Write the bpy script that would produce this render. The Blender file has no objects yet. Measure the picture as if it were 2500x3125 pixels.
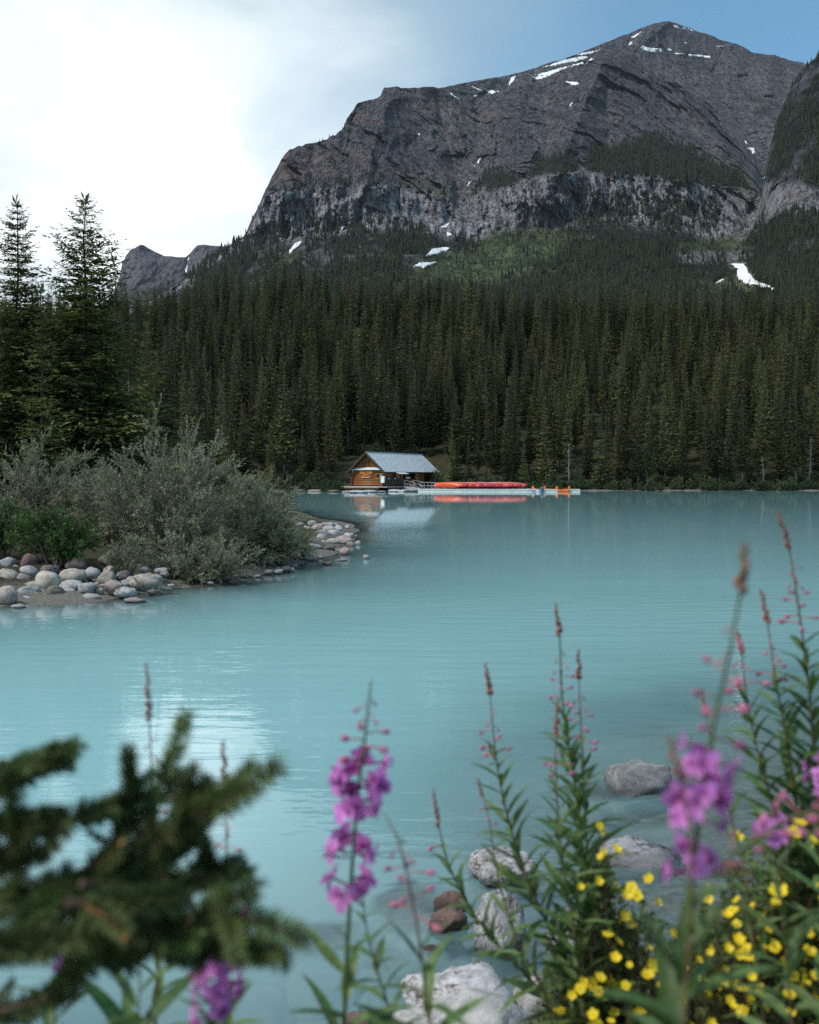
import bpy, math, random
import numpy as np
from mathutils import Vector, Matrix, Euler
from mathutils.bvhtree import BVHTree

random.seed(7)
RNG = np.random.default_rng(7)
SC = bpy.context.scene
COL = SC.collection
R = math.radians

# ------------------------------------------------------------------ camera
FPX = 35.0 / 36.0 * 3125.0
PITCH = -R(2.008)
CAM_Z = 2.0
cam = bpy.data.cameras.new('camera')
cam_o = bpy.data.objects.new('camera', cam)
COL.objects.link(cam_o)
cam_o.location = (0, 0, CAM_Z)
cam_o.rotation_euler = (R(90) + PITCH, 0, 0)
cam.sensor_fit = 'VERTICAL'
cam.sensor_height = 36.0
cam.sensor_width = 28.8
cam.lens = 35.0
cam.clip_start = 0.05
cam.clip_end = 20000
cam.dof.use_dof = True
cam.dof.focus_distance = 45.0
cam.dof.aperture_fstop = 3.8
SC.camera = cam_o

# ------------------------------------------------------------------ light and sky
SUN_EL, SUN_AZ = R(52), R(-114)          # azimuth measured from +Y towards +X
world = bpy.data.worlds.new('World')
SC.world = world
world.use_nodes = True
wt = world.node_tree
wt.nodes.clear()
def N(t, kind, **kw):
    n = t.nodes.new(kind)
    for k, v in kw.items():
        if k.startswith('i_'):
            n.inputs[k[2:].replace('_', ' ')].default_value = v
        else:
            setattr(n, k, v)
    return n
def build_world():
    t = wt; L = t.links.new
    out = N(t, 'ShaderNodeOutputWorld')
    bg = N(t, 'ShaderNodeBackground'); bg.inputs['Strength'].default_value = 0.1
    sky = N(t, 'ShaderNodeTexSky', sky_type='NISHITA', sun_disc=False)
    sky.sun_elevation = SUN_EL; sky.sun_rotation = SUN_AZ
    sky.air_density = 1.0; sky.dust_density = 1.2; sky.ozone_density = 1.2
    tc = N(t, 'ShaderNodeTexCoord')
    sep = N(t, 'ShaderNodeSeparateXYZ'); L(tc.outputs['Generated'], sep.inputs[0])
    # cloud layer: project the view direction on a flat deck so that clouds shrink to the horizon
    zz = N(t, 'ShaderNodeMath', operation='MAXIMUM'); L(sep.outputs['Z'], zz.inputs[0]); zz.inputs[1].default_value = 0.0
    za = N(t, 'ShaderNodeMath', operation='ADD'); L(zz.outputs[0], za.inputs[0]); za.inputs[1].default_value = 0.28
    dx = N(t, 'ShaderNodeMath', operation='DIVIDE'); L(sep.outputs['X'], dx.inputs[0]); L(za.outputs[0], dx.inputs[1])
    dy = N(t, 'ShaderNodeMath', operation='DIVIDE'); L(sep.outputs['Y'], dy.inputs[0]); L(za.outputs[0], dy.inputs[1])
    cb = N(t, 'ShaderNodeCombineXYZ'); L(dx.outputs[0], cb.inputs[0]); L(dy.outputs[0], cb.inputs[1])
    n1 = N(t, 'ShaderNodeTexNoise'); L(cb.outputs[0], n1.inputs['Vector'])
    n1.inputs['Scale'].default_value = 1.5; n1.inputs['Detail'].default_value = 7; n1.inputs['Roughness'].default_value = 0.5
    n1.inputs['Distortion'].default_value = 0.3
    # broken cloud: thick towards the west (left), opening to blue in the east (right)
    ax = N(t, 'ShaderNodeMath', operation='MULTIPLY'); L(dx.outputs[0], ax.inputs[0]); ax.inputs[1].default_value = -0.85
    axc = N(t, 'ShaderNodeClamp'); L(ax.outputs[0], axc.inputs[0]); axc.inputs[1].default_value = -0.50; axc.inputs[2].default_value = 0.35
    s = N(t, 'ShaderNodeMath', operation='ADD'); L(n1.outputs['Fac'], s.inputs[0]); L(axc.outputs[0], s.inputs[1])
    cov = N(t, 'ShaderNodeMapRange', interpolation_type='SMOOTHSTEP'); L(s.outputs[0], cov.inputs['Value'])
    cov.inputs['From Min'].default_value = 0.06; cov.inputs['From Max'].default_value = 0.84
    cov.inputs['To Min'].default_value = 0.05; cov.inputs['To Max'].default_value = 1.0
    # cloud brightness: bright thin cloud against grey bellies
    n2 = N(t, 'ShaderNodeTexNoise'); L(cb.outputs[0], n2.inputs['Vector'])
    n2.inputs['Scale'].default_value = 1.9; n2.inputs['Detail'].default_value = 7; n2.inputs['Roughness'].default_value = 0.52
    n2.inputs['Distortion'].default_value = 0.5
    # the cloud is thin and bright low in the north west
    sd = (math.sin(R(-13)) * math.cos(R(15.5)), math.cos(R(-13)) * math.cos(R(15.5)), math.sin(R(15.5)))
    dot = N(t, 'ShaderNodeVectorMath', operation='DOT_PRODUCT'); L(tc.outputs['Generated'], dot.inputs[0]); dot.inputs[1].default_value = sd
    dm = N(t, 'ShaderNodeMapRange'); L(dot.outputs['Value'], dm.inputs['Value'])
    dm.inputs['From Min'].default_value = 0.955; dm.inputs['From Max'].default_value = 0.999
    dm.inputs['To Min'].default_value = 0.0; dm.inputs['To Max'].default_value = 0.34
    sc2 = N(t, 'ShaderNodeMath', operation='MULTIPLY_ADD'); L(n2.outputs['Fac'], sc2.inputs[0]); sc2.inputs[1].default_value = 0.8; sc2.inputs[2].default_value = 0.06
    ds = N(t, 'ShaderNodeMath', operation='ADD'); L(sc2.outputs[0], ds.inputs[0]); L(dm.outputs[0], ds.inputs[1])
    ramp = N(t, 'ShaderNodeValToRGB'); L(ds.outputs[0], ramp.inputs[0])
    e = ramp.color_ramp.elements
    e[0].position = 0.32; e[0].color = (2.5, 3.6, 4.2, 1)
    e[1].position = 0.77; e[1].color = (7.3, 7.85, 8.1, 1)
    m = e.new(1.0); m.color = (22, 22.5, 22.5, 1)
    m = e.new(0.54); m.color = (3.9, 4.85, 5.35, 1)
    mix = N(t, 'ShaderNodeMix', data_type='RGBA'); L(cov.outputs[0], mix.inputs['Factor'])
    tint = N(t, 'ShaderNodeMix', data_type='RGBA', blend_type='MULTIPLY'); tint.inputs['Factor'].default_value = 1; L(sky.outputs[0], tint.inputs[6]); tint.inputs[7].default_value = (.72, 1.14, 1.16, 1)
    L(tint.outputs[2], mix.inputs[6]); L(ramp.outputs[0], mix.inputs[7])
    L(mix.outputs[2], bg.inputs['Color']); L(bg.outputs[0], out.inputs['Surface'])
build_world()
sun = bpy.data.lights.new('sun', 'SUN')
sun.energy = 2.3; sun.angle = R(11); sun.color = (1.0, 0.95, 0.88)
sun_o = bpy.data.objects.new('sun', sun); COL.objects.link(sun_o)
sv = Vector((math.sin(SUN_AZ) * math.cos(SUN_EL), math.cos(SUN_AZ) * math.cos(SUN_EL), math.sin(SUN_EL)))
sun_o.rotation_euler = sv.to_track_quat('Z', 'Y').to_euler()
sun_o.location = sv * 200
SC.view_settings.view_transform = 'Standard'
SC.view_settings.look = 'None'
SC.view_settings.gamma = 1.0
SC.view_settings.exposure = 0.58
SC.view_settings.use_curve_mapping = False
SC.render.engine = 'CYCLES'
SC.cycles.max_bounces = 6
SC.cycles.diffuse_bounces = 3
SC.cycles.glossy_bounces = 3
SC.cycles.transparent_max_bounces = 12
SC.cycles.volume_bounces = 0
SC.cycles.use_denoising = False
SC.cycles.use_adaptive_sampling = False
SC.cycles.sample_clamp_indirect = 4.0

# ------------------------------------------------------------------ helpers: camera geometry
CP, SP = math.cos(PITCH), math.sin(PITCH)
def rays(px, py):
    u = (np.asarray(px, float) - 1250.0) / FPX
    v = (1562.5 - np.asarray(py, float)) / FPX
    y = CP - v * SP
    z = SP + v * CP
    return np.stack([u / y, np.ones_like(y), z / y], -1)      # y component is 1
def at(px, py, Y):
    r = rays(px, py)
    return np.array([0, 0, CAM_Z]) + r * np.asarray(Y, float)[..., None]
def A(px, py, Y):
    return Vector(at(px, py, Y).tolist())
def onz(px, py, z=0.0):
    r = rays(px, py)
    return at(px, py, (z - CAM_Z) / r[2])
def mpp(Y):                     # metres per photo pixel at depth Y
    return Y / FPX

# ------------------------------------------------------------------ helpers: noise
def _h(ix, iy, iz, s):
    n = (ix.astype(np.int64) * 374761393 + iy.astype(np.int64) * 668265263 + iz.astype(np.int64) * 2147483647 + s * 974711) & 0xffffffff
    n = ((n ^ (n >> 13)) * 1274126177) & 0xffffffff
    n = ((n ^ (n >> 15)) * 2246822519) & 0xffffffff
    n = n ^ (n >> 16)
    return (n & 0xffff) / 32767.5 - 1.0
def vn(x, y, z, s=0):
    x, y, z = np.broadcast_arrays(np.asarray(x, float), np.asarray(y, float), np.asarray(z, float))
    ix, iy, iz = np.floor(x), np.floor(y), np.floor(z)
    fx, fy, fz = x - ix, y - iy, z - iz
    fx = fx * fx * fx * (fx * (fx * 6 - 15) + 10); fy = fy * fy * fy * (fy * (fy * 6 - 15) + 10); fz = fz * fz * fz * (fz * (fz * 6 - 15) + 10)
    ix, iy, iz = ix.astype(np.int64), iy.astype(np.int64), iz.astype(np.int64)
    def c(a, b, d): return _h(ix + a, iy + b, iz + d, s)
    x00 = c(0,0,0) * (1-fx) + c(1,0,0) * fx; x10 = c(0,1,0) * (1-fx) + c(1,1,0) * fx
    x01 = c(0,0,1) * (1-fx) + c(1,0,1) * fx; x11 = c(0,1,1) * (1-fx) + c(1,1,1) * fx
    return (x00 * (1-fy) + x10 * fy) * (1-fz) + (x01 * (1-fy) + x11 * fy) * fz
def fbm(x, y, z=0.0, o=4, s=0, g=0.5):
    t = 0.0; a = 1.0; f = 1.0; n = 0.0
    for i in range(o):
        t = t + a * vn(np.asarray(x) * f, np.asarray(y) * f, np.asarray(z) * f, s + i * 17); n += a; a *= g; f *= 2.03
    return t / n
def ridged(x, y, z=0.0, o=4, s=0, g=0.5):
    t = 0.0; a = 1.0; f = 1.0; n = 0.0
    for i in range(o):
        t = t + a * (1 - 2 * np.abs(vn(np.asarray(x) * f, np.asarray(y) * f, np.asarray(z) * f, s + i * 17))); n += a; a *= g; f *= 2.03
    return t / n
def facets(x, z, sx, sz, s=0):
    """blocky rock faces: every cell is a tilted plane of its own, so edges between cells stay sharp"""
    u = np.asarray(x, float) / sx; v = np.asarray(z, float) / sz
    iu, iv = np.floor(u).astype(np.int64), np.floor(v).astype(np.int64); best = np.full(u.shape, 1e9); out = np.zeros(u.shape); zz = np.zeros_like(iu)
    for a in (-1, 0, 1):
        for b in (-1, 0, 1):
            ci, cj = iu + a, iv + b
            cu = ci + .5 + .45 * _h(ci, cj, zz, s); cv = cj + .5 + .45 * _h(ci, cj, zz, s + 1); d = (u - cu) ** 2 + (v - cv) ** 2
            val = .4 * _h(ci, cj, zz, s + 2) + 1.1 * _h(ci, cj, zz, s + 3) * (u - cu) + .35 * _h(ci, cj, zz, s + 4) * (v - cv)
            m = d < best; out = np.where(m, val, out); best = np.where(m, d, best)
    return out
def sstep(a, b, x):
    t = np.clip((np.asarray(x, float) - a) / (b - a), 0, 1); return t * t * (3 - 2 * t)

# ------------------------------------------------------------------ helpers: meshes and objects
def mesh_np(name, V, F, mats=(), smooth=False, attrs=None, mi=None):
    V = np.asarray(V, np.float32); F = np.asarray(F, np.int32)
    k = F.shape[1]
    me = bpy.data.meshes.new(name)
    me.vertices.add(len(V)); me.vertices.foreach_set('co', V.ravel())
    me.loops.add(F.size); me.loops.foreach_set('vertex_index', F.ravel())
    me.polygons.add(len(F))
    me.polygons.foreach_set('loop_start', np.arange(0, F.size, k, dtype=np.int32))
    me.polygons.foreach_set('loop_total', np.full(len(F), k, np.int32))
    if smooth: me.polygons.foreach_set('use_smooth', np.ones(len(F), bool))
    for m in (mats if isinstance(mats, (list, tuple)) else [mats]): me.materials.append(m)
    if mi is not None: me.polygons.foreach_set('material_index', np.asarray(mi, np.int32))
    for nm, (ty, data) in (attrs or {}).items():
        a = me.attributes.new(nm, ty, 'POINT')
        if ty == 'FLOAT': a.data.foreach_set('value', np.asarray(data, np.float32).ravel())
        elif ty == 'FLOAT_COLOR': a.data.foreach_set('color', np.asarray(data, np.float32).ravel())
        elif ty == 'FLOAT_VECTOR': a.data.foreach_set('vector', np.asarray(data, np.float32).ravel())
        elif ty == 'INT': a.data.foreach_set('value', np.asarray(data, np.int32).ravel())
    me.update(); me.validate(clean_customdata=False)
    return me
class MB:
    """collects simple solids for ONE mesh"""
    def __init__(s): s.v = []; s.f = []; s.m = []
    def add(s, V, F, m=0):
        b = len(s.v); s.v += [tuple(map(float, p)) for p in V]; s.f += [tuple(b + i for i in f) for f in F]; s.m += [m] * len(F); return s
    def box(s, c, d, M=None, m=0):
        x, y, z = d[0] / 2, d[1] / 2, d[2] / 2
        P = [Vector((sx * x, sy * y, sz * z)) for sx in (-1, 1) for sy in (-1, 1) for sz in (-1, 1)]
        if M is not None: P = [M @ p for p in P]
        P = [p + Vector(c) for p in P]
        return s.add(P, [(0,1,3,2), (4,6,7,5), (0,4,5,1), (2,3,7,6), (0,2,6,4), (1,5,7,3)], m)
    def tube(s, pts, rad, n=6, cap=True, m=0):
        pts = [Vector(p) for p in pts]
        if not hasattr(rad, '__len__'): rad = [rad] * len(pts)
        V = []; F = []
        up = Vector((0.13, 0.31, 0.94))
        for i, p in enumerate(pts):
            d = (pts[min(i + 1, len(pts) - 1)] - pts[max(i - 1, 0)])
            d = d.normalized() if d.length > 1e-9 else Vector((0, 0, 1))
            a = d.cross(up)
            if a.length < 1e-3: a = d.cross(Vector((1, 0, 0)))
            a.normalize(); b = d.cross(a)
            for k in range(n):
                t = 2 * math.pi * k / n
                V.append(p + (a * math.cos(t) + b * math.sin(t)) * rad[i])
        for i in range(len(pts) - 1):
            for k in range(n):
                k2 = (k + 1) % n
                F.append((i * n + k, i * n + k2, (i + 1) * n + k2, (i + 1) * n + k))
        if cap:
            F.append(tuple(range(n - 1, -1, -1))); F.append(tuple((len(pts) - 1) * n + k for k in range(n)))
        return s.add(V, F, m)
    def mesh(s, name, mats, smooth=False):
        me = bpy.data.meshes.new(name); me.from_pydata(s.v, [], s.f)
        for mm in (mats if isinstance(mats, (list, tuple)) else [mats]): me.materials.append(mm)
        me.polygons.foreach_set('material_index', np.array(s.m, np.int32))
        if smooth: me.polygons.foreach_set('use_smooth', np.ones(len(s.f), bool))
        me.update(); return me
def obj(name, me, parent=None, loc=None, mat=None, **props):
    o = bpy.data.objects.new(name, me); COL.objects.link(o)
    if parent is not None: o.parent = parent
    if loc is not None: o.location = loc
    if mat is not None: o.matrix_basis = mat
    for k, v in props.items(): o[k] = v
    return o
def thing(name, label, cat, loc=(0, 0, 0), rotz=0.0, group=None, me=None):
    o = bpy.data.objects.new(name, me); COL.objects.link(o)
    o.location = loc; o.rotation_euler = (0, 0, rotz)
    o['label'] = label; o['category'] = cat
    if group: o['group'] = group
    return o
def diamonds(P, D, U, L, W, fold=0.25, mid=0.45):
    """n leaf blades: base P, direction D, side hint U; 4 verts and 2 triangles each"""
    P = np.asarray(P, float); D = np.asarray(D, float); U = np.asarray(U, float)
    D = D / (np.linalg.norm(D, axis=1, keepdims=True) + 1e-9)
    S = np.cross(D, U); S /= (np.linalg.norm(S, axis=1, keepdims=True) + 1e-9)
    Nn = np.cross(S, D)
    L = np.broadcast_to(np.asarray(L, float), (len(P),))[:, None]; W = np.broadcast_to(np.asarray(W, float), (len(P),))[:, None]
    a = P; t = P + D * L
    l = P + D * L * mid + S * W * .5 + Nn * W * fold
    r = P + D * L * mid - S * W * .5 + Nn * W * fold
    V = np.stack([a, l, t, r], 1).reshape(-1, 3)
    i = np.arange(len(P))[:, None] * 4
    F = np.concatenate([i + [0, 3, 2], i + [0, 2, 1]], 1).reshape(-1, 3)
    return V, F
def join(parts):
    V = []; F = []; b = 0
    for v, f in parts: V.append(v); F.append(f + b); b += len(v)
    return np.concatenate(V), np.concatenate(F)
def unit(n):
    v = RNG.normal(size=(n, 3)); return v / np.linalg.norm(v, axis=1, keepdims=True)

# ------------------------------------------------------------------ helpers: materials
def new_mat(name):
    m = bpy.data.materials.new(name); m.use_nodes = True
    m.node_tree.nodes.clear(); return m, m.node_tree
def rgb(c): return (c[0], c[1], c[2], 1.0)
def simple(name, c1, c2=None, scale=8.0, rough=0.85, bump=0.0, bscale=None, spec=0.3, stretch=(1, 1, 1), objvar=0.0, trans=0.0, detail=5, coord='Object', metallic=0.0, attr=None, lo=.35, hi=.65, c3=None, dist=0.02):
    """two-tone noise material with optional bump, per-object variation and leaf translucency"""
    m, t = new_mat(name); L = t.links.new
    out = N(t, 'ShaderNodeOutputMaterial'); p = N(t, 'ShaderNodeBsdfPrincipled')
    p.inputs['Roughness'].default_value = rough; p.inputs['Specular IOR Level'].default_value = spec; p.inputs['Metallic'].default_value = metallic
    tc = N(t, 'ShaderNodeTexCoord'); mp = N(t, 'ShaderNodeMapping'); mp.inputs['Scale'].default_value = stretch
    L(tc.outputs[coord], mp.inputs[0])
    n = N(t, 'ShaderNodeTexNoise'); n.inputs['Scale'].default_value = scale; n.inputs['Detail'].default_value = detail; n.inputs['Roughness'].default_value = 0.6
    L(mp.outputs[0], n.inputs['Vector'])
    r = N(t, 'ShaderNodeValToRGB'); L(n.outputs['Fac'], r.inputs[0])
    r.color_ramp.elements[0].position = lo; r.color_ramp.elements[0].color = rgb(c1)
    r.color_ramp.elements[1].position = hi; r.color_ramp.elements[1].color = rgb(c2 or c1)
    if c3: r.color_ramp.elements.new((lo + hi) / 2).color = rgb(c3)
    col = r.outputs[0]
    if objvar:
        oi = N(t, 'ShaderNodeObjectInfo'); mr = N(t, 'ShaderNodeMapRange'); L(oi.outputs['Random'], mr.inputs['Value'])
        mr.inputs['To Min'].default_value = 1 - objvar; mr.inputs['To Max'].default_value = 1 + objvar
        hs = N(t, 'ShaderNodeHueSaturation'); L(col, hs.inputs['Color']); L(mr.outputs[0], hs.inputs['Value'])
        wn = N(t, 'ShaderNodeTexWhiteNoise', noise_dimensions='1D'); L(oi.outputs['Random'], wn.inputs['W'])
        mr2 = N(t, 'ShaderNodeMapRange'); L(wn.outputs['Value'], mr2.inputs['Value'])
        mr2.inputs['To Min'].default_value = 0.5 - objvar * .07; mr2.inputs['To Max'].default_value = 0.5 + objvar * .07
        L(mr2.outputs[0], hs.inputs['Hue']); col = hs.outputs[0]
    if attr:
        at_ = N(t, 'ShaderNodeAttribute', attribute_name=attr)
        mx = N(t, 'ShaderNodeMix', data_type='RGBA', blend_type='MULTIPLY'); mx.inputs['Factor'].default_value = 1
        L(col, mx.inputs[6]); L(at_.outputs['Color'], mx.inputs[7]); col = mx.outputs[2]
    L(col, p.inputs['Base Color'])
    if bump:
        b = N(t, 'ShaderNodeBump'); b.inputs['Strength'].default_value = bump; b.inputs['Distance'].default_value = dist
        n2 = N(t, 'ShaderNodeTexNoise'); n2.inputs['Scale'].default_value = bscale or scale * 3; n2.inputs['Detail'].default_value = 6
        L(mp.outputs[0], n2.inputs['Vector']); L(n2.outputs['Fac'], b.inputs['Height']); L(b.outputs[0], p.inputs['Normal'])
    if trans:
        tr = N(t, 'ShaderNodeBsdfTranslucent'); L(col, tr.inputs['Color'])
        mx = N(t, 'ShaderNodeMixShader'); mx.inputs[0].default_value = trans
        L(p.outputs[0], mx.inputs[1]); L(tr.outputs[0], mx.inputs[2]); L(mx.outputs[0], out.inputs['Surface'])
    else: L(p.outputs[0], out.inputs['Surface'])
    return m
# ================================================================== THE LAND
LAND = np.array([(-60, 8), (-12, 13.0), (-6.4, 15.2), (-5.1, 15.7), (-4.5, 17.6), (-3.7, 18.2), (-2.9, 19.6), (-2.55, 22.4), (-2.15, 25.5),
    (-1.9, 28.4), (-1.75, 33), (-2.6, 42), (-4.6, 49), (-7.2, 58), (-10.5, 70), (-14, 85), (-18, 105), (-21, 125), (-21, 138), (-17, 142.5),
    (-13, 140.5), (-8, 139.6), (-4, 140.2), (0, 143), (4, 146), (12, 147), (30, 147.5), (48, 148.5), (65, 148), (110, 146), (160, 120), (220, 60), (260, 0), (420, 0), (700, 900), (-700, 900), (-420, 0)], float)
BANK = np.array([(-40, -40), (-12, -2), (-6, 0.6), (-3, 2.0), (-1.4, 2.5), (-0.3, 2.8), (0.3, 3.1), (0.75, 3.5), (1.3, 4.1), (1.9, 4.9), (2.7, 5.9), (4.5, 7.5), (8, 9), (20, 9), (60, -5), (60, -40)], float)
def sdist(P, poly):
    """signed distance, positive inside"""
    x, y = P[:, 0], P[:, 1]
    d2 = np.full(len(P), 1e18); ins = np.zeros(len(P), bool)
    for (ax, ay), (bx, by) in zip(poly, np.roll(poly, -1, 0)):
        ex, ey = bx - ax, by - ay
        t = np.clip(((x - ax) * ex + (y - ay) * ey) / (ex * ex + ey * ey), 0, 1)
        d2 = np.minimum(d2, (x - ax - t * ex) ** 2 + (y - ay - t * ey) ** 2)
        if ay != by:
            c = ((ay > y) != (by > y)) & (x < ex * (y - ay) / (ey) + ax)
            ins ^= c
    return np.sqrt(d2) * np.where(ins, 1, -1)
def ground_z(x, y):
    x = np.atleast_1d(np.asarray(x, float)); y = np.atleast_1d(np.asarray(y, float))
    P = np.stack([x, y], 1)
    wob = fbm(x * .35, y * .35, 0, 3, 5)
    d = sdist(P, LAND) + wob * np.clip(y / 60, .25, 1.6)
    far = sstep(60, 140, y)
    rise = np.where(d > 0, np.minimum(d * .15, .42 + .06 * np.minimum(d, 12)), np.maximum(d * .30, -4.0))
    slope = np.interp(x, [-120, -60, -30, 0, 60, 140], [.27, .30, .375, .425, .415, .405])
    y0 = np.interp(x, [-60, -25, -15, 0, 200], [128, 140, 151, 153, 153])
    y1 = np.interp(x, [-120, -40, 40, 120], [262, 250, 236, 232])
    hill = np.maximum(0, np.minimum(y, y1) - y0) * slope + np.maximum(0, y - y1) * .085
    z1 = rise + np.where(d > 0, hill, 0) + np.where(d > 0, .10 * fbm(x * 1.3, y * 1.3, 0, 3, 9) * np.minimum(d, 1.5), 0)
    db = sdist(P, BANK) + .25 * fbm(x * .9, y * .9, 0, 3, 15)
    z2 = np.where(db > 0, np.minimum(db * .20, .75), db * np.interp(x, [-.8, .6], [.26, .13])) + .03 * fbm(x * 2.2, y * 2.2, 0, 3, 25)
    z2 = np.where(db < -2.6, np.maximum(-2.6 * np.interp(x, [-.8, .6], [.26, .13]) + (db + 2.6) * .30, -4.0), z2)
    return np.maximum(z1, z2)
def gz(x, y): return float(ground_z([x], [y])[0])

def axis(*segs):
    out = []
    for a, b, n in segs: out.append(np.linspace(a, b, n, endpoint=False))
    out.append([segs[-1][1]]); return np.concatenate(out)
def grid(xs, ys):
    X, Y = np.meshgrid(xs, ys)
    nx, ny = len(xs), len(ys)
    i = (np.arange(ny - 1)[:, None] * nx + np.arange(nx - 1)[None]).ravel()
    F = np.stack([i, i + 1, i + nx + 1, i + nx], 1)
    return X.ravel(), Y.ravel(), F

def mat_ground():
    m, t = new_mat('ground_soil'); L = t.links.new
    out = N(t, 'ShaderNodeOutputMaterial'); p = N(t, 'ShaderNodeBsdfPrincipled'); p.inputs['Roughness'].default_value = .95; p.inputs['Specular IOR Level'].default_value = .15
    tc = N(t, 'ShaderNodeTexCoord')
    n = N(t, 'ShaderNodeTexNoise', i_Scale=2.2, i_Detail=8.0); L(tc.outputs['Object'], n.inputs['Vector'])
    n3 = N(t, 'ShaderNodeTexNoise', i_Scale=17.0, i_Detail=6.0); L(tc.outputs['Object'], n3.inputs['Vector'])
    r = N(t, 'ShaderNodeValToRGB'); L(n.outputs['Fac'], r.inputs[0])
    r.color_ramp.elements[0].position = .35; r.color_ramp.elements[0].color = (.030, .024, .017, 1)
    r.color_ramp.elements[1].position = .68; r.color_ramp.elements[1].color = (.050, .056, .024, 1)
    r2 = N(t, 'ShaderNodeValToRGB'); L(n3.outputs['Fac'], r2.inputs[0])
    r2.color_ramp.elements[0].position = .3; r2.color_ramp.elements[0].color = (.085, .083, .078, 1)
    r2.color_ramp.elements[1].position = .7; r2.color_ramp.elements[1].color = (.19, .178, .155, 1)
    g = N(t, 'ShaderNodeNewGeometry'); sx = N(t, 'ShaderNodeSeparateXYZ'); L(g.outputs['Position'], sx.inputs[0])
    ad = N(t, 'ShaderNodeMath', operation='MULTIPLY_ADD'); L(n3.outputs['Fac'], ad.inputs[0]); ad.inputs[1].default_value = -.25; L(sx.outputs['Z'], ad.inputs[2])
    mr = N(t, 'ShaderNodeMapRange'); L(ad.outputs[0], mr.inputs['Value']); mr.inputs['From Min'].default_value = -.02; mr.inputs['From Max'].default_value = .16
    mx = N(t, 'ShaderNodeMix', data_type='RGBA'); L(mr.outputs[0], mx.inputs['Factor']); L(r2.outputs[0], mx.inputs[6]); L(r.outputs[0], mx.inputs[7])
    L(mx.outputs[2], p.inputs['Base Color'])
    b = N(t, 'ShaderNodeBump'); b.inputs['Strength'].default_value = .6; b.inputs['Distance'].default_value = .04; L(n3.outputs['Fac'], b.inputs['Height']); L(b.outputs[0], p.inputs['Normal'])
    L(p.outputs[0], out.inputs['Surface']); return m
gx = axis((-700, -120, 14), (-120, -30, 30), (-30, -9, 42), (-9, 9, 120), (9, 30, 40), (30, 120, 30), (120, 700, 14))
gy = axis((-40, 0, 12), (0, 10, 70), (10, 40, 120), (40, 130, 60), (130, 165, 50), (165, 450, 45), (450, 900, 15))
X, Y, F = grid(gx, gy)
ground_me = mesh_np('ground', np.stack([X, Y, ground_z(X, Y)], 1), F, mat_ground(), smooth=True)
ground = obj('ground', ground_me, kind='structure')

# ================================================================== MOUNTAINS
def cur(pts): p = np.array(pts, float); return lambda x: np.interp(x, p[:, 0], p[:, 1])
SKY_MAIN = [(-900, 1150), (300, 985), (420, 930), (560, 850), (603, 812), (638, 782), (690, 755), (740, 722), (750, 714), (771, 660), (795, 616), (812, 579), (826, 548), (841, 522), (861, 484), (884, 454), (919, 444), (971, 432), (994, 423), (1026, 409), (1047, 391), (1058, 366), (1078, 338), (1090, 316), (1122, 307), (1150, 297), (1163, 291), (1171, 268), (1209, 264), (1255, 269), (1325, 266),
    (1375, 275), (1415, 300), (1455, 313), (1500, 293), (1560, 273), (1616, 258), (1700, 225), (1760, 196), (1800, 172), (1830, 158), (1860, 150), (1890, 156), (1918, 168), (1960, 196), (1993, 220), (2080, 262), (2184, 330), (2254, 406), (2310, 500), (2350, 600), (2420, 690), (2600, 800), (3400, 880)]
CL_TOP = [(-900, 1156), (300, 990), (560, 860), (690, 762), (750, 724), (790, 640), (809, 600), (860, 588), (930, 584), (1006, 577), (1090, 574), (1180, 574), (1260, 586), (1354, 602), (1400, 602), (1440, 588), (1470, 577), (1551, 577), (1600, 556), (1674, 536), (1778, 528), (1880, 535), (1993, 545), (2070, 550), (2138, 562), (2230, 576), (2300, 588), (2360, 640), (2600, 820), (3400, 900)]
CL_BASE = [(-900, 1160), (300, 994), (560, 866), (690, 770), (748, 735), (800, 722), (890, 722), (950, 716), (1006, 710), (1093, 687), (1180, 681), (1260, 690), (1342, 699), (1441, 722), (1528, 699), (1600, 696), (1674, 690), (1760, 672), (1848, 655), (1993, 667), (2100, 692), (2196, 725), (2300, 680), (2400, 760), (2600, 840), (3400, 910)]
FOOT = [(-900, 1280), (3400, 1280)]
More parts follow.
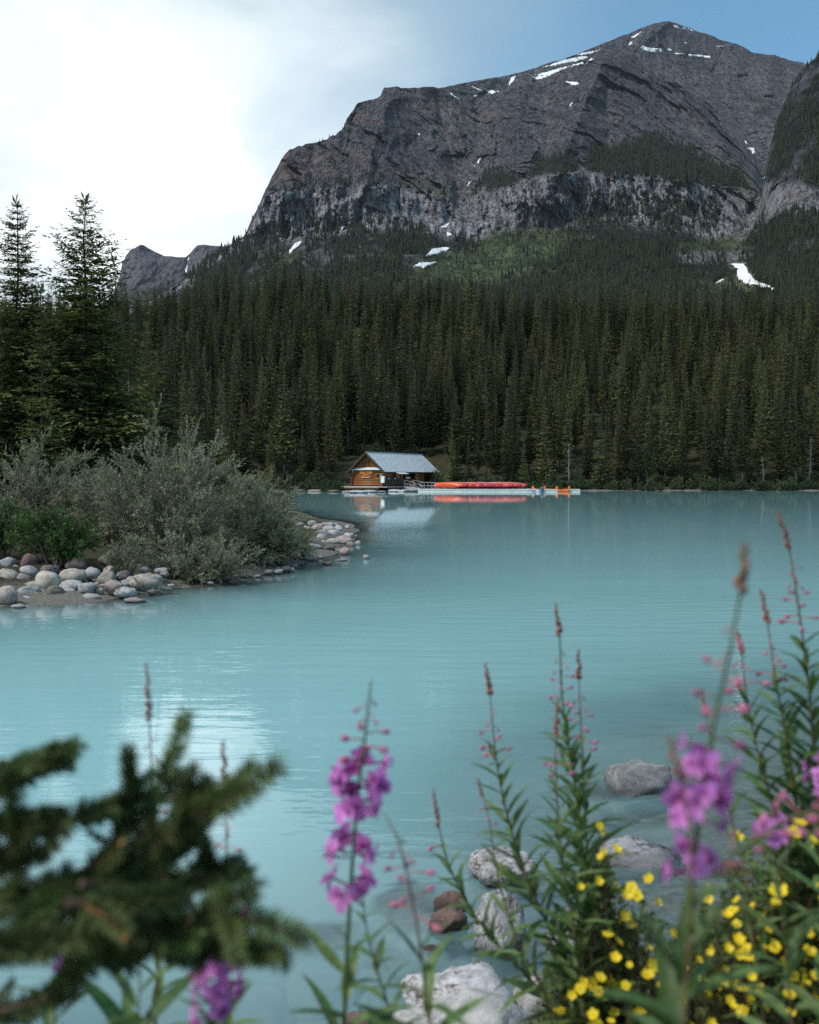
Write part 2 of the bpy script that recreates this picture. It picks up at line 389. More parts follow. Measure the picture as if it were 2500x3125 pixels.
def build_sheet(xs, curves, rows, disp, jag=2.0, back=700, seed=0):
    """terrain from foot to skyline through the given height curves, and down again behind"""
    nx = len(xs); PY = []; PR = []; PT = []
    for k in range(len(curves) - 1):
        (f0, r0), (f1, r1) = curves[k], curves[k + 1]
        for j in range(rows[k]):
            t = j / rows[k]
            PY.append(f0(xs) * (1 - t) + f1(xs) * t); PR.append(r0(xs) * (1 - t) + r1(xs) * t); PT.append(np.full(nx, k + t))
    PY.append(curves[-1][0](xs)); PR.append(curves[-1][1](xs)); PT.append(np.full(nx, len(curves) - 1.0))
    PY = np.array(PY); PR = np.array(PR); PT = np.array(PT)
    PXX = np.broadcast_to(xs, PY.shape)
    up = sstep(0.2, 1.6, PT)
    PY = PY + jag * up * (fbm(PXX / 26, PY / 60, 0, 4, seed + 3))
    P = at(PXX, PY, PR)
    D, C = disp(P, PXX, PY, PT)
    P = at(PXX, PY, PR + D)
    # far side of the mountain
    top = P[-1]; rowsb = []; 
    for k, (a, b) in enumerate(((.06, .012), (.25, .10), (.6, .32), (1.0, .62))):
        q = top.copy(); q[:, 1] += back * a; q[:, 0] *= (1 + back * a / top[:, 1]); q[:, 2] = np.maximum(q[:, 2] - back * b, -20)
        rowsb.append(q)
    P = np.concatenate([P, np.array(rowsb)], 0)
    C = np.concatenate([C, np.repeat(C[-1:], len(rowsb), 0)], 0)
    ny = P.shape[0]
    i = (np.arange(ny - 1)[:, None] * nx + np.arange(nx - 1)[None]).ravel()
    F = np.stack([i, i + 1, i + nx + 1, i + nx], 1)
    return P.reshape(-1, 3), F, C.reshape(-1, 4)
def inpoly(px, py, poly):
    p = np.array(poly, float); return sdist(np.stack([np.ravel(px), np.ravel(py)], 1), p).reshape(np.shape(px))
ROCK = np.array((.112, .109, .132)); ROCK_L = np.array((.34, .335, .37)); WARM = np.array((.150, .112, .110)); SCREE = np.array((.205, .195, .200))
GRASS = np.array((.100, .138, .064)); DARKG = np.array((.030, .038, .024)); OCH = np.array((.24, .15, .11))
MEADOWS = [[(780, 845), (865, 772), (905, 742), (900, 775), (850, 830), (800, 905), (700, 930)],
           [(1120, 925), (1240, 832), (1300, 800), (1400, 770), (1480, 728), (1530, 740), (1470, 800), (1380, 850), (1330, 900), (1280, 935)],
           [(1330, 830), (1500, 700), (1740, 690), (1730, 760), (1600, 860), (1400, 930)],
           [(2070, 745), (2250, 715), (2260, 760), (2130, 790), (2060, 775)],
           [(1960, 900), (2120, 868), (2300, 832), (2340, 880), (2420, 910), (2440, 950), (2000, 950)],
           [(1290, 560), (1380, 590), (1410, 600), (1360, 600), (1240, 570)],
           [(2200, 480), (2290, 530), (2310, 590), (2240, 570)],
           [(1730, 700), (1760, 730), (1690, 800), (1640, 760)]]
SCREES = [[(2180, 350), (2240, 330), (2290, 420), (2330, 520), (2345, 560), (2320, 600), (2290, 560), (2260, 450)],
          [(2230, 690), (2310, 610), (2290, 660), (2262, 720), (2250, 770), (2235, 775), (2240, 722), (2190, 730)]]
LEDGES = [[(1778, 524), (1800, 460), (1905, 440), (1993, 410), (2080, 446), (2167, 494), (2254, 524), (2300, 580), (2138, 556), (1993, 540)], [(1590, 545), (1645, 486), (1730, 466), (1772, 500), (1762, 528), (1690, 532)], [(1435, 600), (1470, 540), (1500, 514), (1560, 532), (1600, 553), (1551, 572), (1470, 572)]]
def colour_front(P, px, py, pt, ridge):
    n1 = fbm(P[..., 0] / 90, P[..., 2] / 60, P[..., 1] / 200, 5, 31); n2 = fbm(P[..., 0] / 14, P[..., 2] / 10, P[..., 1] / 60, 4, 41)
    warp = P[..., 2] + 14 * fbm(P[..., 0] / 160, P[..., 2] / 160, 0, 3, 51)
    st = fbm(np.zeros_like(warp), warp / 17, P[..., 0] / 900, 4, 61)
    c = ROCK[None, None] * (1 + .26 * n1 + .2 * n2 + .13 * st)[..., None]
    cliff = sstep(.93, 1.0, pt) * (1 - sstep(1.97, 2.1, pt))
    c = c * (1 - cliff[..., None]) + (ROCK_L * (1 + .2 * n1 + .22 * n2 + .16 * st)[..., None]) * cliff[..., None]
    wz = sstep(.05, .5, n1 + .35 * st + .5 * sstep(1150, 800, px) * sstep(600, 420, py) - .1)
    wz = wz * sstep(2.0, 2.12, pt) * .8
    c = c * (1 - wz[..., None]) + (WARM * (1 + .3 * n2 + .2 * st)[..., None]) * wz[..., None]
    och = sstep(.42, .62, fbm(P[..., 0] / 30, P[..., 2] / 16, P[..., 1] / 90, 4, 77)) * sstep(.3, .8, ridge) * .6
    c = c * (1 - och[..., None]) + OCH * och[..., None]
    gs = sstep(14, 48, seg_field(px, py, GULL) + 16 * n2 + 10 * n1) * sstep(1.15, 1.5, pt) * sstep(3.0, 2.7, pt) * .6
    c = c * (1 - gs[..., None]) + (SCREE * .80 * (1 + .25 * n2 + .1 * st)[..., None]) * gs[..., None]
    # talus: scree between trees low down
    tal = 1 - sstep(.90, 1.0, pt)
    ct = DARKG * (1 + .35 * n2 + .4 * n1)[..., None]
    sc = sstep(.22, .5, n1 * .7 + .6 * n2 + .35 * sstep(.6, 1.0, pt)) * .8
    ct = ct * (1 - sc[..., None]) + (SCREE * .72 * (1 + .2 * n2)[..., None]) * sc[..., None]
    c = c * (1 - tal[..., None]) + ct * tal[..., None]
    for i, poly in enumerate(MEADOWS):
        w = sstep(-14, 14, inpoly(px, py, poly) + 22 * n2 + 14 * n1) * (.55 if i in (5, 6) else .9)
        c = c * (1 - w[..., None]) + (GRASS * (1 + .5 * n1 + .6 * n2)[..., None]) * w[..., None]
    for poly in LEDGES:
        w = sstep(-10, 14, inpoly(px, py, poly) + 12 * n2) * .85
        c = c * (1 - w[..., None]) + (DARKG * .8 * (1 + .3 * n2)[..., None]) * w[..., None]
    for poly in SCREES:
        w = sstep(-10, 12, inpoly(px, py, poly) + 14 * n2) * .75
        c = c * (1 - w[..., None]) + (SCREE * (1 + .25 * n2)[..., None]) * w[..., None]
    c = np.clip(c, .008, .6)
    return np.concatenate([c, np.ones(c.shape[:-1] + (1,))], -1)
# large forms of the front face: buttresses stand out (negative = nearer), gullies fall back
BUTT = [((1860, 150), (1790, 300), (1720, 480), 70, -95), ((1209, 264), (1150, 400), (1120, 560), 55, -60), ((1500, 293), (1560, 400), (1600, 560), 70, -40), ((1960, 380), (1990, 470), (2080, 540), 60, -30), ((884, 454), (880, 520), (900, 590), 40, -30), ((1020, 420), (1010, 480), (1030, 560), 35, -28)]
GULL = [((1330, 280), (1370, 450), (1400, 600), 60, 75), ((1455, 313), (1480, 450), (1470, 577), 45, 55), ((1080, 350), (1060, 460), (1075, 560), 25, 40), ((960, 440), (950, 520), (960, 580), 22, 30), ((1660, 300), (1670, 420), (1640, 530), 36, 55), ((1850, 280), (1860, 400), (1840, 470), 40, 45), ((2050, 300), (2140, 430), (2250, 560), 60, 60), ((2310, 600), (2262, 720), (2240, 800), 30, 35), ((1400, 602), (1370, 720), (1330, 830), 40, 30), ((905, 740), (860, 800), (800, 880), 40, 18)]
def seg_field(px, py, items):
    d = np.zeros(px.shape)
    for a, b, c, w, amp in items:
        best = np.full(px.shape, 1e9)
        for (x0, y0), (x1, y1) in ((a, b), (b, c)):
            ex, ey = x1 - x0, y1 - y0
            t = np.clip(((px - x0) * ex + (py - y0) * ey) / (ex * ex + ey * ey), 0, 1)
            best = np.minimum(best, np.hypot(px - x0 - t * ex, py - y0 - t * ey))
        d += amp * np.exp(-(best / w) ** 1.05)
    return d
def disp_front(P, px, py, pt):
    x, y, z = P[..., 0], P[..., 1], P[..., 2]
    up = sstep(1.0, 1.5, pt); cliff = sstep(.9, 1.0, pt) * (1 - sstep(2.0, 2.25, pt)); tal = 1 - sstep(.8, 1.0, pt)
    wx = x + 40 * fbm(x / 130, z / 130, 0, 3, 91)
    rid = ridged(wx / 135, z / 420, 0, 4, 101)
    lean = wx + z * .35
    d = -up * 34 * rid
    d += up * (-15 * ridged(lean / 50, z / 140, 0, 4, 111, .55))
    d += up * (26 * facets(lean + 14 * fbm(x / 30, z / 60, 0, 3, 113), z + 30 * fbm(x / 60, z / 60, 0, 3, 114), 52, 190, 115) + 13 * facets(lean + 5 * fbm(x / 14, z / 20, 0, 3, 117), z + 9 * fbm(x / 20, z / 20, 0, 3, 118), 19, 64, 119) + 5 * facets(x + z * .2, z, 8, 22, 123))
    d += cliff * (-11 * ridged(x / 15, z / 150, 0, 4, 121, .62) + 13 * facets(x + 3 * fbm(x / 9, z / 9, 0, 2, 127), z, 17, 46, 129) + 7 * facets(x, z, 7, 17, 133))
    warp = z - x * .06 + 10 * fbm(x / 120, z / 200, 0, 3, 141)
    for wl, a, s in ((44, 1.2, 0), (15, .8, 7)):
        q = warp / wl + .35 * fbm(x / 80, z / 80, 0, 3, 150 + s); fr = q - np.floor(q)
        d += up * a * (.2 + .8 * sstep(-.2, .3, fbm(x / 110, z / 60, 0, 2, 155 + s))) * (np.where(fr < .72, fr * .35, .25 + (fr - .72) * 2.7) - .5)
    big = sstep(1.15, 1.8, pt)
    d += 1.35 * (seg_field(px, py, BUTT) + seg_field(px, py, GULL)) * np.where(pt < 1, .5, sstep(1.0, 1.4, pt) * .75 + .25) * (1 - .6 * sstep(2.85, 3.0, pt))
    d += tal * (14 * fbm(x / 70, z / 60, 0, 4, 161) + 4 * fbm(x / 14, z / 9, 0, 3, 171))
    d = d * sstep(.0, .15, pt)
    # small rock ledge in the lower right slope
    led = inpoly(px, py, [(2065, 770), (2130, 765), (2300, 775), (2300, 806), (2220, 806), (2060, 802)])
    d += -12 * sstep(-8, 8, led) * ridged(x / 16, z / 60, 0, 3, 181)
    C = colour_front(P, px, py, pt, rid)
    w = sstep(-6, 6, led)[..., None] * .8
    C[..., :3] = C[..., :3] * (1 - w) + ROCK_L * .85 * w
    return d, C
def mat_rock(name='mountain_rock'):
    m, t = new_mat(name); L = t.links.new
    out = N(t, 'ShaderNodeOutputMaterial'); p = N(t, 'ShaderNodeBsdfPrincipled'); p.inputs['Roughness'].default_value = .93; p.inputs['Specular IOR Level'].default_value = .12
    tc = N(t, 'ShaderNodeTexCoord'); a = N(t, 'ShaderNodeAttribute', attribute_name='col')
    def noise(sx, sy, sz, det, r=.7, rot=0.0, dist=0.0):
        mp = N(t, 'ShaderNodeMapping'); mp.inputs['Scale'].default_value = (sx, sy, sz); mp.inputs['Rotation'].default_value = (0, rot, 0); L(tc.outputs['Object'], mp.inputs[0])
        n = N(t, 'ShaderNodeTexNoise', i_Scale=1.0, i_Detail=det, i_Roughness=r, i_Distortion=dist); L(mp.outputs[0], n.inputs['Vector']); return n.outputs['Fac']
    def madd(x, k_, y):
        n = N(t, 'ShaderNodeMath', operation='MULTIPLY_ADD'); L(x, n.inputs[0]); n.inputs[1].default_value = k_
        if y is None: n.inputs[2].default_value = 0
        else: L(y, n.inputs[2])
        return n.outputs[0]
    beds = noise(.010, .010, .16, 6.0, .65, R(4)); cracks = noise(.13, .05, .016, 6.0, .72, 0, .4); grit = noise(.30, .12, .42, 8.0, .75); mott = noise(.035, .02, .05, 8.0, .68)
    fis = noise(.075, .03, .009, 5.0, .6, R(-5), .6); fa = N(t, 'ShaderNodeMath', operation='SUBTRACT'); L(fis, fa.inputs[0]); fa.inputs[1].default_value = .5
    fb = N(t, 'ShaderNodeMath', operation='ABSOLUTE'); L(fa.outputs[0], fb.inputs[0]); fc = N(t, 'ShaderNodeMapRange'); L(fb.outputs[0], fc.inputs['Value']); fc.inputs['From Max'].default_value = .035; fc.inputs['To Min'].default_value = -.16; fc.inputs['To Max'].default_value = 0.0
    s = madd(beds, .24, madd(cracks, .44, madd(grit, .38, madd(mott, .24, fc.outputs[0]))))
    r = N(t, 'ShaderNodeMapRange'); L(s, r.inputs['Value']); r.inputs['From Min'].default_value = .52; r.inputs['From Max'].default_value = .78; r.inputs['To Min'].default_value = .30; r.inputs['To Max'].default_value = 1.75
    mx = N(t, 'ShaderNodeVectorMath', operation='SCALE'); L(a.outputs['Color'], mx.inputs[0]); L(r.outputs[0], mx.inputs['Scale'])
    L(mx.outputs[0], p.inputs['Base Color'])
    b = N(t, 'ShaderNodeBump'); b.inputs['Strength'].default_value = 1.0; b.inputs['Distance'].default_value = 22.0; L(s, b.inputs['Height']); L(b.outputs[0], p.inputs['Normal'])
    L(p.outputs[0], out.inputs['Surface']); return m
M_ROCK = mat_rock()
k = lambda v: (lambda x: np.full(np.shape(x), float(v)))
xs = np.concatenate([np.arange(-900, 500, 20), np.arange(500, 2380, 4.0), np.arange(2380, 3400, 20)])
V, F, C = build_sheet(xs, [(cur(FOOT), k(700)), (cur(CL_BASE), k(1480)), (cur(CL_TOP), k(1530)), (cur(SKY_MAIN), cur([(-900, 1620), (740, 1620), (860, 1700), (1060, 1850), (1200, 2050), (1860, 2300), (2254, 2150), (2600, 1800), (3400, 1700)]))], [80, 36, 130], disp_front, jag=7, seed=200)
front_me = mesh_np('mountain', V, F, M_ROCK, False, {'col': ('FLOAT_COLOR', C)})
mountain = obj('mountain', front_me, kind='structure')

# summit and bowl behind the front face
SKY_BACK = [(-900, 1150), (300, 1040), (560, 960), (750, 800), (850, 600), (1100, 430), (1250, 330), (1300, 295), (1335, 270), (1400, 257), (1500, 238), (1560, 228), (1599, 218), (1668, 194), (1738, 174), (1819, 142), (1906, 107), (1981, 75), (2020, 67), (2042, 65), (2070, 72), (2109, 87), (2167, 107), (2202, 124), (2248, 132), (2270, 143), (2295, 160), (2358, 168), (2457, 194), (2560, 215), (2700, 270), (3000, 420), (3400, 600)]
def disp_back(P, px, py, pt):
    x, y, z = P[..., 0], P[..., 1], P[..., 2]
    d = -26 * ridged((x - z * .3) / 150, z / 300, 0, 4, 301)
    warp = z + 18 * fbm(x / 200, z / 200, 0, 3, 311)
    for wl, a, s in ((60, 1.5, 0), (22, 1, 3)):
        q = warp / wl + .3 * fbm(x / 80, z / 80, 0, 2, 320 + s); fr = q - np.floor(q)
        d += a * (np.where(fr < .6, fr * .4, .24 + (fr - .6) * 1.9) - .5)
    d += -5 * ridged(x / 24, z / 40, 0, 4, 331) + 20 * facets(x - z * .35, z + 20 * fbm(x / 50, z / 50, 0, 3, 334), 56, 170, 333) + 10 * facets(x - z * .35, z, 20, 60, 337)
    d += seg_field(px, py, [((2042, 65), (1960, 130), (1900, 190), 30, -60), ((2042, 65), (2060, 120), (2080, 160), 50, -50), ((2340, 560), (2250, 330), (2150, 190), 45, 60), ((2310, 560), (2370, 330), (2400, 210), 40, 40), ((1890, 175), (1850, 190), (1800, 200), 40, 70), ((1560, 250), (1480, 285), (1420, 300), 40, 50)])
    n1 = fbm(x / 120, z / 70, y / 300, 5, 341); n2 = fbm(x / 18, z / 12, y / 90, 4, 351); st = fbm(np.zeros_like(warp), warp / 20, x / 1200, 4, 361)
    c = ROCK * 1.02 * (1 + .24 * n1 + .2 * n2 + .12 * st)[..., None]
    fall = ridged((px - 2310) / (30 + np.maximum(0, 600 - py) * .16) , py / 900, 0, 3, 371)
    sc = sstep(.05, .6, fall * .7 + n1 * .4) * sstep(150, 260, py) * .85
    c = c * (1 - sc[..., None]) + SCREE * .85 * sc[..., None]
    wz = sstep(.25, .55, n1 + st * .3) * .5
    c = c * (1 - wz[..., None]) + WARM * .8 * wz[..., None]
    g = sstep(.1, .45, fbm(x / 60, z / 60, 0, 4, 381)) * sstep(230, 330, py) * sstep(2230, 2330, px) * .7
    c = c * (1 - g[..., None]) + np.array((.050, .050, .034)) * g[..., None]
    c = np.clip(c, .01, .6)
    return d, np.concatenate([c, np.ones(c.shape[:-1] + (1,))], -1)
xs = np.concatenate([np.arange(-900, 1300, 40), np.arange(1300, 2520, 5.0), np.arange(2520, 3400, 40)])
BOT = cur([(-900, 1200), (560, 1000), (750, 840), (1100, 560), (1300, 420), (1700, 420), (2100, 560), (2340, 640), (3400, 720)])
V, F, C = build_sheet(xs, [(BOT, cur([(-900, 2500), (2100, 2350), (2340, 1750), (3400, 1800)])), (cur(SKY_BACK), cur([(-900, 2700), (1300, 2600), (2042, 3300), (2500, 3300), (3400, 3000)]))], [150], disp_back, jag=5, back=900, seed=400)
back_me = mesh_np('mountain_summit', V, F, M_ROCK, False, {'col': ('FLOAT_COLOR', C)})
summit = obj('mountain_summit', back_me, kind='structure')

# nearer wooded spur on the right edge
SKY_SPUR = [(2200, 1280), (2225, 960), (2290, 800), (2310, 700), (2325, 600), (2335, 520), (2352, 440), (2372, 372), (2395, 310), (2425, 245), (2450, 206), (2475, 186), (2500, 166), (2560, 120), (2650, 60), (2800, 10), (3400, -60)]
def disp_spur(P, px, py, pt):
    x, y, z = P[..., 0], P[..., 1], P[..., 2]
    d = -22 * ridged((x + z * .4) / 80, z / 160, 0, 4, 501) - 5 * ridged(x / 20, z / 40, 0, 4, 511, .6) + 9 * facets(x + z * .3, z, 40, 55, 513) + 4 * facets(x, z, 13, 15, 517)
    cl = sstep(-12, 12, inpoly(px, py, [(2325, 572), (2341, 556), (2440, 557), (2500, 582), (2900, 600), (2900, 690), (2486, 668), (2400, 650), (2300, 690), (2285, 660)]) + 10 * fbm(x / 20, z / 20, 0, 3, 555))
    d += -cl * 12 * ridged(x / 20, z / 140, 0, 4, 521, .6)
    n1 = fbm(x / 60, z / 45, y / 100, 5, 541); n2 = fbm(x / 12, z / 9, y / 60, 4, 551)
    c = DARKG * .62 * (1 + .4 * n1 + .3 * n2)[..., None]
    rk = np.maximum(cl, sstep(-.02, .30, n1 + .25 * n2) * .9 * sstep(900, 760, py))
    rc = (ROCK * .85 * (1 + .25 * n1 + .25 * n2)[..., None]); rc = rc * (1 - cl[..., None]) + ROCK_L * .8 * (1 + .2 * n2)[..., None] * cl[..., None]
    c = c * (1 - rk[..., None]) + rc * rk[..., None]
    och = sstep(.45, .6, fbm(x / 30, z / 18, 0, 3, 571)) * .5
    c = c * (1 - och[..., None] * rk[..., None]) + OCH * .8 * och[..., None] * rk[..., None]
    c = np.clip(c, .008, .6)
    return d, np.concatenate([c, np.ones(c.shape[:-1] + (1,))], -1)
xs = np.concatenate([np.arange(2205, 2560, 4.0), np.arange(2560, 3400, 14)])
V, F, C = build_sheet(xs, [(k(1280), k(720)), (cur(SKY_SPUR), cur([(2200, 720), (2225, 1180), (2300, 1430), (2335, 1500), (2400, 1520), (2500, 1500), (3400, 1400)]))], [150], disp_spur, jag=5, back=500, seed=600)
spur_me = mesh_np('mountain_spur', V, F, M_ROCK, False, {'col': ('FLOAT_COLOR', C)})
spur = obj('mountain_spur', spur_me, kind='structure')

# distant mountain at the left
SKY_DIST = [(-900, 1180), (-100, 1050), (250, 980), (345, 900), (366, 845), (372, 805), (385, 780), (400, 762), (415, 754), (428, 747), (440, 749), (470, 765), (505, 781), (540, 784), (567, 783), (577, 775), (590, 760), (602, 747), (640, 748), (690, 752), (760, 752), (900, 780), (1100, 860), (1500, 1000)]
def disp_dist(P, px, py, pt):
    x, y, z = P[..., 0], P[..., 1], P[..., 2]
    d = -60 * ridged(x / 150, z / 500, 0, 5, 701, .6) - 14 * ridged((x - z) / 60, z / 120, 0, 4, 711) + 22 * facets(x, z, 70, 160, 713) + 9 * facets(x, z, 25, 50, 717)
    d += seg_field(px, py, [((576, 780), (568, 820), (560, 880), 14, 120)])
    n1 = fbm(x / 90, z / 60, 0, 5, 721); st = fbm(0, z / 30, x / 2000, 4, 731)
    c = ROCK * 1.15 * (1 + .22 * n1 + .2 * st)[..., None]
    wz = (sstep(470, 380, px) * .5 * sstep(-.1, .3, n1))[..., None]
    c = c * (1 - wz) + WARM * wz
    g = sstep(840, 900, py + 30 * n1) * .7
    c = c * (1 - g[..., None]) + np.array((.030, .040, .032)) * g[..., None]
    c = np.clip(c, .01, .6); return d, np.concatenate([c, np.ones(c.shape[:-1] + (1,))], -1)
xs = np.concatenate([np.arange(-900, 340, 30), np.arange(340, 780, 3.0), np.arange(780, 1500, 30)])
V, F, C = build_sheet(xs, [(k(1190), k(3000)), (cur(SKY_DIST), k(4300))], [110], disp_dist, jag=4, back=900, seed=800)
dist_me = mesh_np('distant_mountain', V, F, M_ROCK, False, {'col': ('FLOAT_COLOR', C)})
distant = obj('distant_mountain', dist_me, kind='structure')

def bvh_of(*meshes):
    VV = []; FF = []; b = 0
    for me in meshes:
        n = len(me.vertices); v = np.empty(n * 3, np.float32); me.vertices.foreach_get('co', v)
        f = np.empty(len(me.loops), np.int32); me.loops.foreach_get('vertex_index', f)
        VV.append(v.reshape(-1, 3)); FF.append(f.reshape(len(me.polygons), -1) + b); b += n
    return BVHTree.FromPolygons(np.concatenate(VV).tolist(), sum([f.tolist() for f in FF], []))
HILLS = [(front_me, mountain), (back_me, summit), (spur_me, spur), (dist_me, distant)]
BV = [(bvh_of(me), o) for me, o in HILLS]
def hit(px, py):
    r = rays(px, py); d = Vector(r.tolist()).normalized(); o = Vector((0, 0, CAM_Z)); best = None
    for b, ob in BV:
        loc, nor, idx, dist = b.ray_cast(o, d)
        if loc is not None and (best is None or dist < best[2]): best = (loc, ob, dist, nor)
    return best
# ---- snow patches lying on the rock: thin draped sheets of their own
def snow_mat():
    return simple('old_snow', (.62, .63, .66), (.84, .85, .87), .12, .6, .5, .5, .3, dist=1.0)
M_SNOW = snow_mat()
SNOWS = [
    [(2226, 808), (2240, 806), (2270, 808), (2281, 820), (2286, 835), (2300, 852), (2318, 864), (2345, 872), (2376, 893), (2352, 884), (2318, 874), (2280, 868), (2258, 858), (2248, 842), (2250, 826), (2238, 814)],
    [(2182, 867), (2196, 858), (2212, 851), (2206, 860), (2194, 866)],
    [(1262, 815), (1282, 803), (1312, 804), (1338, 800), (1322, 808), (1304, 814), (1294, 820), (1282, 815)],
    [(1301, 782), (1318, 763), (1352, 757), (1372, 758), (1368, 764), (1350, 770), (1338, 778)],
    [(1347, 694), (1362, 686), (1372, 682), (1368, 690), (1360, 700)], [(1362, 708), (1374, 712), (1380, 720), (1366, 722)],
    [(882, 768), (900, 745), (924, 733), (918, 748), (900, 762), (884, 776)],
    [(1040, 700), (1052, 690), (1056, 692), (1044, 702)], [(1066, 680), (1070, 676), (1070, 684)],
    [(1429, 257), (1446, 266), (1470, 276), (1500, 276), (1522, 281), (1505, 287), (1482, 283), (1462, 276), (1444, 268)],
    [(1374, 281), (1386, 292), (1408, 305), (1392, 300), (1378, 292)], [(1448, 292), (1460, 289), (1458, 296), (1450, 297)],
    [(1551, 262), (1560, 236), (1574, 232), (1568, 248), (1556, 260)],
    [(1500, 284), (1520, 277), (1522, 280), (1504, 288)],
    [(1620, 230), (1640, 228), (1690, 213), (1740, 200), (1790, 188), (1806, 178), (1812, 184), (1790, 193), (1745, 205), (1712, 216), (1690, 226), (1668, 237), (1650, 244), (1632, 242), (1622, 234), (1660, 232)],
    [(1645, 210), (1660, 205), (1700, 199), (1740, 190), (1790, 180), (1796, 172), (1770, 173), (1720, 184), (1680, 198)],
    [(1758, 168), (1790, 160), (1832, 153), (1810, 163), (1780, 168)],
    [(1727, 249), (1740, 250), (1770, 254), (1764, 260), (1745, 259)],
    [(1926, 115), (1940, 106), (1958, 96), (1950, 106), (1936, 115)], [(1917, 138), (1926, 126), (1930, 130), (1926, 138)],
    [(1952, 148), (1962, 140), (1980, 146), (2000, 148), (2018, 150), (2020, 158), (2000, 160), (1980, 158), (1966, 153)],
    [(2038, 150), (2048, 148), (2050, 156), (2042, 155)], [(2060, 162), (2090, 164), (2084, 167), (2064, 166)], [(2100, 167), (2150, 170), (2170, 172), (2168, 177), (2140, 174), (2104, 171)],
    [(2055, 77), (2068, 78), (2074, 86), (2064, 86)], [(2080, 86), (2094, 85), (2092, 89)], [(2100, 88), (2120, 94), (2112, 95)], [(2088, 130), (2096, 129), (2094, 134)], [(2180, 140), (2210, 141), (2196, 144)],
    [(2278, 452), (2302, 452), (2304, 466), (2306, 470), (2296, 470), (2294, 460), (2282, 456)], [(2272, 431), (2280, 432), (2280, 438)], [(2324, 543), (2336, 542), (2332, 549), (2326, 548)],
    [(1455, 500), (1464, 484), (1471, 481), (1466, 492), (1462, 500)], [(1425, 568), (1434, 554), (1438, 553), (1434, 564)], [(1444, 508), (1450, 502), (1450, 510)], [(1276, 410), (1281, 406), (1284, 412), (1278, 415)], [(1735, 326), (1744, 315), (1748, 314), (1742, 324)],
    [(566, 822), (572, 806), (574, 812), (570, 828), (566, 836)], [(572, 790), (578, 782), (578, 790), (574, 798)],
]
def make_snow(poly, i):
    p = np.array(poly, float); x0, y0 = p.min(0) - 2; x1, y1 = p.max(0) + 2
    sx = max(1.2, (x1 - x0) / 60); sy = max(1.0, (y1 - y0) / 40)
    gx = np.arange(x0, x1, sx); gy_ = np.arange(y0, y1, sy); X, Y = np.meshgrid(gx, gy_)
    sd = inpoly(X, Y, poly) + 2.6 * fbm(X / 5, Y / 4, i * 3.3, 4, 900)
    ids = {}; Vv = []; own = None
    for j in range(X.shape[0]):
        for q in range(X.shape[1]):
            if sd[j, q] < -.7: continue
            h = hit(X[j, q], Y[j, q])
            if not h: continue
            if own is None: own = h[1]
            v = h[0]; toward = (Vector((0, 0, CAM_Z)) - v).normalized()
            e = min(1.0, max(0.0, (sd[j, q] + .7) / 1.5))
            ids[(j, q)] = len(Vv); Vv.append(tuple(v + (toward * 1.3 + Vector((0, 0, 1.0))) * (2.6 * e - .9)))
    Ff = []
    for (j, q) in ids:
        kk = [(j, q), (j + 1, q), (j + 1, q + 1), (j, q + 1)]
        if all(a in ids for a in kk):
            d = [(Vector(Vv[ids[a]]) - Vector(Vv[ids[kk[0]]])).length for a in kk]
            if max(d) < 120: Ff.append(tuple(ids[a] for a in kk))
    if not Ff or own is None: return
    me = bpy.data.meshes.new('snow_patch'); me.from_pydata(Vv, [], Ff); me.materials.append(M_SNOW)
    me.polygons.foreach_set('use_smooth', np.ones(len(Ff), bool)); me.update()
    obj('snow_patch', me, own)
for i, poly in enumerate(SNOWS): make_snow(poly, i)

